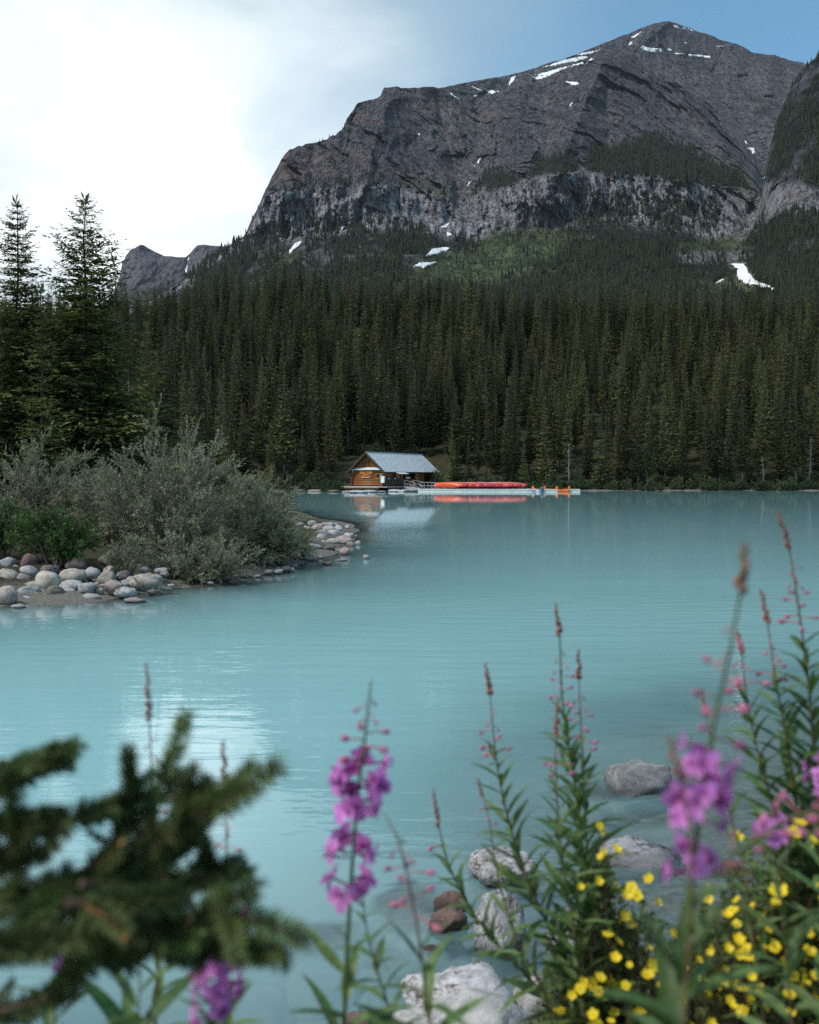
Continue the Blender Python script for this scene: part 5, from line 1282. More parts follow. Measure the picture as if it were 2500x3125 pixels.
shrub('willow_shrub', 'grey green willow leaning over the water at the right end of the point', 'shrub', bs(740, 22.4), wc(760, 22.4, 1.02), (1.30, 1.2, 1.10), 95, 17, 22, .060, .018, 402, M_WIL, bent=.35)
shrub('willow_shrub', 'shaded grey green willow at the left edge below the tall spruces', 'shrub', bs(110, 22.5), wc(120, 22.5, 1.6), (2.0, 1.2, 1.35), 95, 16, 20, .062, .019, 403, M_WIL)
shrub('willow_shrub', 'yellowish willow behind the right end of the point', 'shrub', bs(780, 28), wc(775, 28, 1.45), (1.25, 1.0, .85), 60, 14, 18, .07, .022, 404, M_WILY)
shrub('willow_shrub', 'low willow bough hanging to the water below the tallest willow', 'shrub', bs(620, 18.9), wc(610, 18.7, .42), (1.2, .75, .55), 80, 15, 20, .056, .017, 405, M_WIL, bent=.2)
shrub('willow_shrub', 'low willow touching the water right of the hanging bough', 'shrub', bs(835, 22.6), wc(815, 21.8, .42), (.85, 1.0, .55), 60, 14, 18, .058, .018, 406, M_WIL, bent=.2)
shrub('willow_shrub', 'low willow fringe over the waterline at the far right end of the willows', 'shrub', bs(880, 24), wc(880, 23.8, .45), (.70, .9, .50), 44, 14, 18, .058, .018, 411, M_WIL, bent=.2)
shrub('willow_shrub', 'grey green willow between the left and the tallest willow', 'shrub', bs(320, 21.6), wc(325, 21.6, 1.25), (1.2, 1.0, 1.25), 80, 16, 20, .060, .018, 408, M_WIL)
shrub('willow_shrub', 'small willow sprig standing on the boulders left of the hanging bough', 'shrub', bs(375, 17.9), wc(380, 17.9, .62), (.36, .3, .40), 20, 10, 14, .05, .016, 407, M_WIL)
shrub('green_shrub', 'bright green leafy shrub above the left boulders', 'shrub', bs(180, 18.2), wc(170, 18.2, .95), (.95, .55, .42), 46, 12, 16, .068, .028, 409, M_GRN)
shrub('green_shrub', 'bright green leafy shrub at the left edge above the boulders', 'shrub', bs(-10, 18.6), wc(0, 18.6, 1.15), (.6, .5, .40), 30, 12, 16, .068, .028, 410, M_GRN)
# shrubs along the far shore
sp = [shrub('s', '', '', (0, 0, 0), (0, 0, .62 + .15 * i), (1.1 - .15 * i, 1.0, .60 + .2 * i), 26, 9, 9, .17, .085, 420 + i, M_SHO, only=True) for i in range(3)]
rg = np.random.default_rng(55); cnt = 0
xs_ = np.concatenate([np.linspace(-16, 64, 88), np.linspace(-14, 62, 60), np.linspace(-18, -4, 16)])
for i, x in enumerate(xs_):
    x = x + rg.uniform(-.6, .6)
    for y in np.arange(137, 156, .5):
        if float(sdist(np.array([[x, y]]), LAND)[0]) > (.6 if i < 88 else rg.uniform(2.5, 6)): break
    if -11.5 < x < 4.0 and not (x < -9.4 and y < 141.5): 
        if y < 166: y = 163 if i % 3 == 0 else 999
    if y > 500: continue
    fm, bm = sp[int(rg.integers(3))]; s = rg.uniform(.55, 1.15) * (1.25 if i >= 88 else 1)
    o = thing('shore_shrub', 'low green shrub on the far bank at the foot of the forest', 'shrub', group='shrubs along the far bank')
    o.matrix_basis = mat_z((x, y, gz(x, y) - .05), rg.uniform(0, 6.28), (s, s * rg.uniform(.8, 1.2))); obj('foliage', fm, o); obj('branches', bm, o); cnt += 1
# grey dead trees at the forest edge
def snag(px, D, top, label, seed, lean=0.0, bare=.0):
    rg = np.random.default_rng(seed); x = (px - 1250) / FPX * D; z = gz(x, D); h = CAM_Z + (1456 - top) * D / FPX - z
    o = thing('dead_tree', label, 'tree', (x, D, z - .1)); obj('trunk', trunk_mesh('trunk', h, .010 * h + .03, M_SNAG, seed, lean), o); mb = MB()
    for i in range(int(h * 9)):
        t = rg.uniform(.12, .98); a = rg.uniform(0, 6.28); Lb = (1.0 - t) * .13 * h * rng_(rg) + .15; c, s_ = math.cos(a), math.sin(a); zz = h * t; off = lean * h * t ** 1.3
        mb.tube([(off, 0, zz), (off + c * Lb * .6, s_ * Lb * .6, zz - .10 * Lb), (off + c * Lb, s_ * Lb, zz - .02 * Lb)], [.022, .016, .008], 3, False)
    if mb.v: obj('branches', mb.mesh('branches', M_SNAG), o)
    return o
def rng_(rg): return rg.uniform(.5, 1.2)
snag(1736, 150.5, 1350, 'bare grey dead spruce on the far bank right of the orange canoes', 1)
snag(1358, 164, 1330, 'grey dead spruce with bare twigs directly behind the right end of the boathouse', 2)
snag(1062, 166, 1300, 'pale dead trunk among the trees left of the boathouse roof', 3)
snag(2470, 152, 1330, 'pale dead trunk on the far bank near the right edge of the picture', 4, .03)
snag(2332, 153, 1390, 'leaning pale dead trunk on the far bank in the right third', 5, -.10)
snag(2195, 154, 1380, 'slim pale dead trunk right of the middle of the far bank', 6)
snag(1138, 170, 1225, 'thin leaning dead pole above the boathouse ridge', 7, .06)
snag(1975, 151, 1410, 'short grey dead trunk on the far bank between the orange canoes and the right third', 8, -.05)
snag(396, 56, 1120, 'grey bare lower trunk beside the bushy spruce left of the forest', 9)
# ================================================================== BOULDERS
import bmesh
bm_ = bmesh.new(); bmesh.ops.create_icosphere(bm_, subdivisions=4, radius=1.0); ICO = np.array([v.co[:] for v in bm_.verts]); ICOF = np.array([[v.index for v in f.verts] for f in bm_.faces]); bm_.free()
bm_ = bmesh.new(); bmesh.ops.create_icosphere(bm_, subdivisions=3, radius=1.0); ICO3 = np.array([v.co[:] for v in bm_.verts]); ICOF3 = np.array([[v.index for v in f.verts] for f in bm_.faces]); bm_.free()
def rock_mesh(seed, mat, ang=.4, hi=False, rough=1.0):
    if hi: rough = 1.7 + ang
    rg = np.random.default_rng(seed); p = (ICO if hi else ICO3).copy(); q = p + rg.uniform(0, 50, 3)
    p = p * (1 + .22 * fbm(q[:, 0] * 1.1, q[:, 1] * 1.1, q[:, 2] * 1.1, 3, seed) * (1 + ang))[:, None]
    for k_ in range(int(3 + 9 * ang)):
        n = rg.normal(size=3); n /= np.linalg.norm(n); d = rg.uniform(.62, .92) if ang > .3 else rg.uniform(.80, .98); s = p @ n
        p = p - np.outer(np.maximum(0, s - d) * .9, n)
    p = p * (1 + rough * .05 * fbm(q[:, 0] * 4, q[:, 1] * 5, q[:, 2] * 5, 3, seed + 3) + rough * .03 * ridged(q[:, 0] * 9, q[:, 1] * 9, q[:, 2] * 9, 2, seed + 9))[:, None]
    p /= np.array([np.ptp(p[:, 0]) / 2, np.ptp(p[:, 1]) / 2, np.ptp(p[:, 2]) / 2]); p -= (p.max(0) + p.min(0)) / 2
    return mesh_np('boulder', p, ICOF if hi else ICOF3, mat, True)
def rockmat(name, c1, c2, spot, lo=.40, hi=.62, spotlo=.60, spothi=.66, sc=2.2, wet=True, veins=0.0):
    m, t = new_mat(name); L = t.links.new
    out = N(t, 'ShaderNodeOutputMaterial'); p = N(t, 'ShaderNodeBsdfPrincipled'); p.inputs['Specular IOR Level'].default_value = .25
    tc = N(t, 'ShaderNodeTexCoord'); oi = N(t, 'ShaderNodeObjectInfo')
    ad = N(t, 'ShaderNodeVectorMath', operation='MULTIPLY_ADD'); L(oi.outputs['Random'], ad.inputs[0]); ad.inputs[1].default_value = (37, 19, 23); L(tc.outputs['Object'], ad.inputs[2])
    def noise(s, d, r=.62):
        n = N(t, 'ShaderNodeTexNoise', i_Scale=s, i_Detail=d, i_Roughness=r); L(ad.outputs[0], n.inputs['Vector']); return n.outputs['Fac']
    n1 = noise(sc, 8.0); r = N(t, 'ShaderNodeValToRGB'); L(n1, r.inputs[0])
    r.color_ramp.elements[0].position = lo; r.color_ramp.elements[0].color = rgb(c1); r.color_ramp.elements[1].position = hi; r.color_ramp.elements[1].color = rgb(c2)
    n2 = noise(7.0, 8.0, .72); mr = N(t, 'ShaderNodeMapRange'); L(n2, mr.inputs['Value']); mr.inputs['From Min'].default_value = spotlo; mr.inputs['From Max'].default_value = spothi
    n4 = noise(1.3, 3.0); m4 = N(t, 'ShaderNodeMapRange'); L(n4, m4.inputs['Value']); m4.inputs['From Min'].default_value = .38; m4.inputs['From Max'].default_value = .58
    mu = N(t, 'ShaderNodeMath', operation='MULTIPLY'); L(mr.outputs[0], mu.inputs[0]); L(m4.outputs[0], mu.inputs[1])
    mx = N(t, 'ShaderNodeMix', data_type='RGBA'); L(mu.outputs[0], mx.inputs['Factor']); L(r.outputs[0], mx.inputs[6]); mx.inputs[7].default_value = rgb(spot)
    hs = N(t, 'ShaderNodeHueSaturation'); L(mx.outputs[2], hs.inputs['Color']); mv = N(t, 'ShaderNodeMapRange'); L(oi.outputs['Random'], mv.inputs['Value']); mv.inputs['To Min'].default_value = .78; mv.inputs['To Max'].default_value = 1.18; L(mv.outputs[0], hs.inputs['Value'])
    # a darker, smoother wet band just above the water line
    g = N(t, 'ShaderNodeNewGeometry'); sx = N(t, 'ShaderNodeSeparateXYZ'); L(g.outputs['Position'], sx.inputs[0])
    a2 = N(t, 'ShaderNodeMath', operation='MULTIPLY_ADD'); L(n1, a2.inputs[0]); a2.inputs[1].default_value = -.10; L(sx.outputs['Z'], a2.inputs[2])
    w = N(t, 'ShaderNodeMapRange'); L(a2.outputs[0], w.inputs['Value']); w.inputs['From Min'].default_value = -.03; w.inputs['From Max'].default_value = .02; w.inputs['To Min'].default_value = .42; w.inputs['To Max'].default_value = 1.0
    sc_ = N(t, 'ShaderNodeVectorMath', operation='SCALE'); L(hs.outputs[0], sc_.inputs[0]); L(w.outputs[0], sc_.inputs['Scale']); L(sc_.outputs[0], p.inputs['Base Color'])
    wr = N(t, 'ShaderNodeMapRange'); L(w.outputs[0], wr.inputs['Value']); wr.inputs['From Min'].default_value = .42; wr.inputs['To Min'].default_value = .35; wr.inputs['To Max'].default_value = .88; L(wr.outputs[0], p.inputs['Roughness'])
    b = N(t, 'ShaderNodeBump'); b.inputs['Strength'].default_value = .55; b.inputs['Distance'].default_value = .035; n3 = noise(14.0, 8.0, .7); L(n3, b.inputs['Height']); L(b.outputs[0], p.inputs['Normal'])
    L(p.outputs[0], out.inputs['Surface']); return m
RM = {'tan': rockmat('tan_boulder', (.27, .245, .21), (.47, .44, .39), (.16, .13, .10)), 'grey': rockmat('grey_boulder', (.20, .20, .21), (.38, .38, .39), (.12, .10, .10)),
      'pink': rockmat('pinkish_boulder', (.25, .20, .185), (.42, .36, .335), (.14, .10, .09)), 'dark': rockmat('dark_boulder', (.09, .075, .07), (.20, .175, .165), (.05, .04, .04)),
      'white': rockmat('white_speckled_boulder', (.30, .295, .305), (.56, .56, .58), (.10, .065, .06), .36, .6, .47, .56), 'red': rockmat('red_brown_boulder', (.13, .075, .065), (.27, .18, .165), (.42, .38, .37), .35, .65, .58, .66),
      'light': rockmat('light_boulder', (.33, .325, .32), (.52, .51, .50), (.20, .16, .15))}
def boulder(px, py, w, h, D, kind, label, group=None, seed=0, ang=.35, hi=False, dep=.8, sink=1.25, tilt=0.0, name='boulder'):
    """px,py centre, w,h size in photo pixels, D distance"""
    s = D / FPX; c = A(px, py, D); sz = h * s / 2 * sink; c.z -= h * s / 2 * (sink - 1)
    rg = random.Random(seed * 7 + 3)
    o = thing(name, label, 'boulder', group=group, me=rock_mesh(1000 + seed, RM[kind], ang, hi))
    o.matrix_basis = Matrix.Translation(c) @ Matrix.Rotation(tilt, 4, 'Y') @ Matrix.Diagonal((w * s / 2, w * s / 2 * dep, sz, 1)) @ Matrix.Rotation(rg.choice([0, math.pi]), 4, 'Z')
    return o
BG = 'stones of the boulder bank below the willows'; BL = 'plain stone wedged in the boulder bank below the willows'
LEFTROCKS = [ # x, y, w, h in the 2.875x crop from (0,1650)
 (75,325,190,165,'tan',.1,'large light round boulder at the left edge of the boulder bank'), (195,342,165,125,'pink',.1,'round pinkish boulder behind dead twigs near the left edge'),
 (250,278,190,125,'grey',.1,'smooth grey round boulder at the back, left of the biggest tan boulder'), (425,348,240,170,'tan',.12,'biggest round tan boulder of the bank'),
 (645,302,245,125,'tan',.2,'long light boulder right of the biggest round tan boulder'), (815,280,140,100,'light',.25,'light grey boulder behind the long light boulder'),
 (930,322,160,120,'tan',.4,'tan boulder with a twig across it, right of the long light boulder'), (60,480,185,175,'pink',.5,'large low pinkish slab at the water on the left edge'),
 (235,442,230,105,'grey',.7,'flat grey slab beside the large low pinkish slab'), (290,392,160,80,'tan',.15,'half hidden tan stone in front of the biggest tan boulder'),
 (485,445,185,115,'dark',.3,'dark grey boulder at the water below the biggest tan boulder'), (605,392,240,100,'light',.8,'pale cracked slab below the long light boulder'),
 (770,418,170,100,'grey',.8,'grey angular slab right of the pale cracked slab'), (1000,402,180,120,'pink',.9,'pointed angular tan stone leaning to the right'),
 (1120,368,110,60,'grey',.3,None), (1290,352,275,120,'tan',.75,'large angular tan rock at the right end of the boulder bank'), (1190,368,130,80,'tan',.6,None),
 (1108,442,205,85,'white',.2,'white capped round stone with dark streak standing in the water'), (790,490,215,62,'light',.6,'low pale slab awash in front of the boulder bank'),
 (615,440,120,60,'light',.3,None), (225,510,145,50,'light',.4,'low white stone awash near the left edge'), (305,485,140,65,'pink',.4,None),
 (250,180,160,140,'red',.6,'reddish brown block at the back under the green shrub'), (70,195,170,110,'grey',.7,'mossy grey slab at the back on the left edge'),
 (950,170,170,110,'dark',.6,'dark stone in the shade under the willow, behind the tan boulder'), (500,508,125,30,'grey',.3,None), (160,572,135,36,'light',.4,None), (1185,522,190,45,'pink',.4,'flat brownish stone awash right of the white capped stone'),
 (880,437,75,50,'tan',.3,None), (372,457,65,50,'light',.3,None), (430,252,180,80,'dark',.3,'dark stone in shade behind the biggest tan boulder'), (670,210,210,100,'dark',.4,'dark stone in shade behind the long light boulder'),
 (140,240,80,60,'pink',.4,None), (1090,300,110,80,'dark',.4,None), (960,250,110,70,'pink',.4,None), (710,455,70,40,'tan',.3,None), (130,505,90,50,'pink',.3,None), (345,330,70,90,'grey',.2,None), (1360,400,120,40,'pink',.5,None), (1500,390,70,24,'tan',.4,None)]
for i, (x, y, w, h, kd, ag, lab) in enumerate(LEFTROCKS):
    px, py = x / 2.875, 1650 + y / 2.875; w /= 2.875; h /= 2.875; yb = py + h / 2
    D = 16.0 + (1838 - yb) * .020 if yb < 1826 else 2 * FPX / (yb - 1456)
    boulder(px, py, w, h, D, kd, lab or BL, None if lab else BG, i, ag, dep=.85)
TG = 'stones of the stony tip of the point'; TL = 'pale stone in the heap at the stony tip of the point'
TIPROCKS = [ # x, y, w, h in the 3.833x crop from (700,1500)
 (970,372,120,75,'light',.3,None), (1045,415,150,90,'pink',.3,'pinkish round stone at the back of the stony tip'), (1175,382,135,55,'grey',.4,'flat grey stone at the far edge of the stony tip'), (1165,437,155,80,'tan',.5,'tan brown stone with dark underside on the stony tip'),
 (1272,430,115,70,'light',.2,'light oval stone right of the tan brown one on the stony tip'), (1080,500,235,115,'grey',.3,'large grey stone in the middle of the stony tip'), (1080,547,130,112,'light',.15,'upright white stone in the middle of the stony tip'),
 (1222,590,182,88,'light',.1,'smooth white oval stone at the front of the stony tip'), (1228,492,185,90,'light',.5,'broad light stone behind the white oval stone'), (1342,562,225,115,'pink',.6,'long sloping pinkish slab at the right of the stony tip'),
 (1396,512,125,60,'light',.3,'light stone at the rightmost end of the stony tip'), (1482,522,34,32,'white',.2,None), (970,582,165,65,'pink',.5,'flat pinkish slab at the left front of the stony tip'), (970,647,250,85,'grey',.6,'large flat grey blue slab low at the water on the stony tip'),
 (1165,657,155,62,'dark',.8,'dark wedge shaped stone at the water on the stony tip'), (1425,622,115,70,'pink',.6,'small angular pink stone right of the white oval stone'), (1510,602,68,62,'light',.2,None), (1360,697,125,90,'pink',.3,'pinkish cone shaped stone standing in the water off the stony tip'),
 (1602,765,75,55,'white',.25,'small lone white stone in the water farthest off the stony tip'), (1070,767,68,38,'white',.2,'small white stone in the water before the flat grey slab'), (920,782,160,58,'grey',.4,'flat grey stone awash beside the willow'), (1310,801,150,24,'light',.4,'thin pale slab awash off the stony tip'),
 (1140,842,115,46,'red',.5,'small brown stone awash off the stony tip'), (760,872,95,50,'light',.3,None), (945,487,125,85,'light',.3,None), (915,452,75,55,'tan',.3,None), (600,302,150,95,'light',.3,None), (510,282,70,55,'light',.3,None), (770,337,130,75,'light',.3,None),
 (460,372,110,65,'grey',.3,None), (610,412,110,65,'light',.3,None), (560,462,170,75,'light',.3,None), (830,385,100,65,'grey',.3,None), (700,602,130,75,'light',.3,None), (640,645,110,65,'light',.3,None), (1090,602,120,62,'light',.3,None), (1035,714,65,20,'red',.3,None), (880,560,110,60,'light',.3,None), (860,640,110,60,'grey',.3,None), (1000,440,90,50,'pink',.4,None), (1300,500,80,60,'grey',.4,None), (1290,640,80,40,'pink',.4,None)]
for i, (x, y, w, h, kd, ag, lab) in enumerate(TIPROCKS):
    px, py = 700 + x / 3.833, 1500 + y / 3.833; w /= 3.833; h /= 3.833; yb = py + h / 2
    D = 27.5 + (1684 - yb) * .105 if yb < 1678 else 2 * FPX / (yb - 1456)
    boulder(px, py, w, h, D, kd, lab or TL, None if lab else TG, 100 + i, ag, dep=.85)
_r = random.Random(818)
for i in range(46):       # smaller stones filling the gaps
    px = _r.uniform(-10, 520); py = _r.uniform(1752, 1836) - px * .06; w = _r.uniform(20, 46); D = 16.0 + (1838 - py) * .020
    boulder(px, py, w, w * _r.uniform(.45, .75), D, _r.choice(['tan', 'grey', 'pink', 'dark', 'light', 'grey']), BL, BG, 300 + i, _r.uniform(.3, .9), dep=.85)
for i in range(46):
    t = _r.random(); px = 905 + 150 * t + _r.uniform(-30, 30); py = _r.uniform(1602, 1682) - 10 * (t - .5); w = _r.uniform(12, 34); D = 27.5 + (1684 - py) * .105
    boulder(px, py, w, w * _r.uniform(.4, .7), D, _r.choice(['light', 'grey', 'pink', 'light', 'tan']), TL, TG, 360 + i, _r.uniform(.15, .6), dep=.85)
for i in range(16):
    px = _r.uniform(640, 930); py = 1782 - (px - 640) * .20 + _r.uniform(-6, 8); w = _r.uniform(18, 40); D = 2 * FPX / (py + w * .3 - 1456)
    boulder(px, py, w, w * .5, D, _r.choice(['dark', 'grey', 'pink', 'dark']), 'stone at the waterline under the hanging willow boughs', 'stones under the hanging boughs', 420 + i, _r.uniform(.2, .7), dep=.85)
for i, (px, py, w, h, kd) in enumerate([(1095,1500,60,9,'light'), (1130,1499,50,8,'light'), (1205,1497,40,8,'light'), (1245,1496.5,46,8,'grey'), (1165,1500,30,6,'grey'), (1225,1499,24,6,'light'), (1060,1500,34,7,'grey'), (1020,1498,40,7,'dark'), (960,1497,44,7,'pink'), (915,1497,36,7,'dark')]):
    boulder(px, py, w, h, 2 * FPX / (py + h / 2 - 1456), kd, 'low stone at the water edge below the boathouse walkway', 'stones below the boathouse', 180 + i, .5)
# ================================================================== NEAR SHORE ROCKS
NEAR = [ # px, py, w, h, kind, angularity, label, submerged bottom factor
 (1952, 2362, 212, 100, 'grey', .75, 'big grey layered rock standing alone in the shallow water'), (1925, 2655, 330, 170, 'white', .25, 'big white speckled boulder behind the yellow flowers'),
 (1535, 2648, 220, 100, 'white', .6, 'white topped boulder with red brown foot in the water'), (1375, 2752, 110, 66, 'red', .85, 'small layered red brown rock, upper piece of the pair in the water'),
 (1368, 2805, 130, 84, 'red', .85, 'layered red brown rock, lower piece of the pair in the water'), (1525, 2812, 165, 205, 'white', .85, 'tall angular white rock with brown foot standing in the water'),
 (1322, 2898, 62, 34, 'red', .7, 'tiny dark red rock awash near the red brown pair'), (1405, 3045, 380, 190, 'white', .45, 'broad flat white rock with brown speckles at the bottom'),
 (1480, 3110, 290, 150, 'light', .15, 'smooth white boulder at the bottom edge of the picture'), (1640, 3045, 170, 150, 'light', .2, 'grey white boulder right of the smooth white boulder'),
 (1775, 2895, 220, 240, 'white', .45, 'pale rock half hidden behind fireweed leaves below the big speckled boulder'), (1098, 3112, 100, 60, 'red', .5, 'small brown stone at the bottom edge left of the broad flat rock'),
 (1260, 3118, 190, 50, 'light', .3, 'low white stone at the bottom edge beside the small brown stone'), (2215, 2720, 130, 200, 'red', .6, 'brown rock half hidden behind the pink buds on the right'),
 (2150, 2580, 230, 70, 'dark', .7, 'dark grey flat rock behind the tall pink fireweed'), (2430, 2560, 260, 120, 'grey', .5, 'grey rock at the right edge behind the yellow flowers'), (1700, 3010, 130, 100, 'grey', .4, 'grey stone between the fireweed stems at the bottom')]
for i, (px, py, w, h, kd, ag, lab) in enumerate(NEAR):
    yb = py + h / 2; D = 2 * FPX / (yb - 1456)
    D = {1: 5.2, 13: 5.0, 14: 5.7, 15: 5.6, 7: 3.5, 8: 3.3, 9: 3.5, 16: 3.9, 10: 4.1, 11: 3.4, 12: 3.4}.get(i, D)
    boulder(px, py, w, h, D, kd, lab, None, 200 + i, ag, True, .8, 1.35)
# stones lying under the water: their tops stay below the surface
SUBM = [(1290, 2800, 290, 190, 'light', .9, 'pale angular slab under water left of the red brown pair'), (985, 2935, 250, 130, 'light', .5, 'pale stone deep under water left of the pink fireweed'), (1190, 2985, 180, 130, 'light', .6, 'pale stone under water between the two left fireweeds'),
        (1990, 2520, 360, 90, 'light', .4, 'broad pale stone under shallow water before the big grey rock'), (1820, 2440, 300, 90, 'tan', .4, 'tan stone under shallow water left of the big grey rock'), (1660, 2760, 260, 120, 'grey', .5, 'grey stone under water between the white rocks'), (1420, 2935, 260, 110, 'grey', .5, 'grey stone under water below the tall angular rock'), (2250, 2440, 260, 70, 'tan', .4, 'tan stone under shallow water right of the big grey rock'), (800, 3030, 260, 120, 'grey', .4, 'dim grey stone deep under water at the bottom left of the pink fireweed')]
for i, (px, py, w, h, kd, ag, lab) in enumerate(SUBM):
    top = -.05 - .05 * (i in (1, 2, 8)) - .08 * (i == 8)
    D = (top - CAM_Z) / float(rays(px, py)[2]); s = D / FPX
    o = thing('boulder', lab, 'boulder', me=rock_mesh(1300 + i, RM[kd], ag, True)); hz_ = .16
    o.matrix_basis = Matrix.Translation((float((px - 1250) / FPX * D), D, top - hz_)) @ Matrix.Diagonal((w * s / 2, h * s * 1.1, hz_, 1))
bpy.context.view_layer.update()
# ------------------------------------------------ water is laid last: its depth is measured down to ground and stones
def rocks_bvh():
    VV = []; FF = []; b = 0
    for o in list(SC.objects):
        if o.name.split('.')[0] in ('boulder', 'ground'):
            me = o.data; n = len(me.vertices); v = np.empty(n * 3, np.float32); me.vertices.foreach_get('co', v); M = np.array(o.matrix_world)
            v = v.reshape(-1, 3) @ M[:3, :3].T + M[:3, 3]; f = np.empty(len(me.loops), np.int32); me.loops.foreach_get('vertex_index', f); f = f.reshape(len(me.polygons), -1) + b
            VV.append(v); FF += f.tolist(); b += n
    return BVHTree.FromPolygons(np.concatenate(VV).tolist(), FF)
make_water(rocks_bvh())

# ================================================================== FIREWEED
M_STEM = simple('fireweed_stem', (.10, .085, .035), (.19, .11, .06), 9, .6, spec=.3)
M_STEMG = simple('green_stem', (.055, .095, .025), (.10, .15, .045), 9, .6, spec=.3)
M_LEAF = simple('fireweed_leaf', (.060, .120, .036), (.130, .215, .064), 14, .5, spec=.4, trans=.28, objvar=.3)
M_BUD = simple('fireweed_bud', (.44, .12, .22), (.60, .22, .33), 20, .55, trans=.2, objvar=.2)
M_PED = simple('bud_stalk', (.36, .10, .12), (.48, .17, .18), 20, .6)
M_PET = simple('fireweed_petal', (.66, .20, .62), (.80, .33, .76), 40, .55, trans=.4, objvar=.15)
M_SEP = simple('fireweed_sepal', (.26, .03, .17), (.36, .05, .24), 40, .6, trans=.2)
M_SPIKE = simple('bud_spike', (.22, .10, .075), (.36, .14, .13), 60, .7)
def leaf_me(seed, width, droop):
    rg = random.Random(seed); n = 8; V = []; F = []
    for i in range(n + 1):
        u = i / n; w = width * (math.sin(math.pi * min(1, u ** .75 * .97 + .015)) ** .9) * .5 + .004; z = -droop * u * u + .06 * u; y = .05 * math.sin(u * 3 + seed)
        V += [(u, y - w, z + w * .5), (u, y, z), (u, y + w, z + w * .5)]
    for i in range(n):
        a = i * 3; F += [(a, a + 3, a + 4, a + 1), (a + 1, a + 4, a + 5, a + 2)]
    return MB().add(V, F).mesh('leaf', M_LEAF, True)
LEAF = [leaf_me(i, w, d) for i, (w, d) in enumerate([(.19, .10), (.17, .30), (.21, .22), (.16, .55)])]
def ell(mb, c, d, L, r, m=0, n=6, k=4):
    d = Vector(d).normalized(); a = d.orthogonal().normalized(); b = d.cross(a); V = []; F = []
    for i in range(k + 1):
        t = i / k; rr = r * math.sin(math.pi * (.06 + .88 * t)) ** .8
        for q in range(n): V.append(Vector(c) + d * L * t + (a * math.cos(q * 2 * math.pi / n) + b * math.sin(q * 2 * math.pi / n)) * rr)
    for i in range(k):
        for q in range(n): F.append((i * n + q, i * n + (q + 1) % n, (i + 1) * n + (q + 1) % n, (i + 1) * n + q))
    F.append(tuple(range(n - 1, -1, -1))); F.append(tuple(k * n + q for q in range(n)))
    mb.add(V, F, m)
def bud_me(Lp, Lb, r, ang):
    mb = MB(); e = (Lp, 0, -.25 * Lp * ang)
    mb.tube([(0, 0, 0), (Lp * .5, 0, .06 * Lp - .05 * Lp * ang), e], [.0011, .0009, .0010], 5, True, 1); ell(mb, e, (1, 0, -.5 * ang), Lb, r, 0); return mb.mesh('bud', [M_BUD, M_PED], True)
BUD = [bud_me(.020, .012, .0036, .1), bud_me(.024, .014, .0040, .3), bud_me(.014, .013, .0030, 1.6), bud_me(.018, .010, .0042, .0)]
def flower_me(seed):
    rg = random.Random(seed); mb = MB(); Lp = .016
    mb.tube([(-Lp, 0, -.004), (0, 0, 0)], [.0012, .0014], 5, True, 1)
    for k_ in range(4):
        a = k_ * math.pi / 2 + math.pi / 4 + rg.uniform(-.25, .25); L = rg.uniform(.0145, .018); w = rg.uniform(.0115, .014); bend = rg.uniform(-.1, .55); n = 4; V = []; F = []
        for i in range(n + 1):
            u = i / n; ww = w * .5 * (.18 + .82 * math.sin(math.pi * (.10 + .74 * u)) ** 1.0) * (1 if i < n else .72)
            for s in (-1, 0, 1):
                V.append(Vector((.004 + bend * L * u - .003 * u * u + (.0016 if s else 0) * math.sin(u * 3), s * ww, L * u - (.0016 if (i == n and s == 0) else 0))))
        for i in range(n): F += [(i * 3, i * 3 + 1, i * 3 + 4, i * 3 + 3), (i * 3 + 1, i * 3 + 2, i * 3 + 5, i * 3 + 4)]
        M3 = Matrix.Rotation(a, 3, 'X'); mb.add([M3 @ v for v in V], F, 0)
        a2 = k_ * math.pi / 2; M3 = Matrix.Rotation(a2, 3, 'X'); mb.add([M3 @ Vector(v) for v in ((0, -.0014, 0), (0, .0014, 0), (.002, .001, .009), (.003, 0, .0145), (.002, -.001, .009))], [(0, 1, 2, 3, 4)], 1)
    for k_ in range(6):
        a = rg.uniform(0, 6.28); mb.tube([(0, 0, 0), (.012, math.cos(a) * .005, math.sin(a) * .005 - .003)], [.0004, .0006], 3, True, 1)
    return mb.mesh('flower', [M_PET, M_SEP], True)
FLOW = [flower_me(i) for i in range(4)]
def resample(P, n):
    P = np.array(P); d = np.concatenate([[0], np.cumsum(np.linalg.norm(np.diff(P, axis=0), axis=1))]); t = np.linspace(0, d[-1], n)
    return np.stack([np.interp(t, d, P[:, i]) for i in range(3)], 1), d[-1]
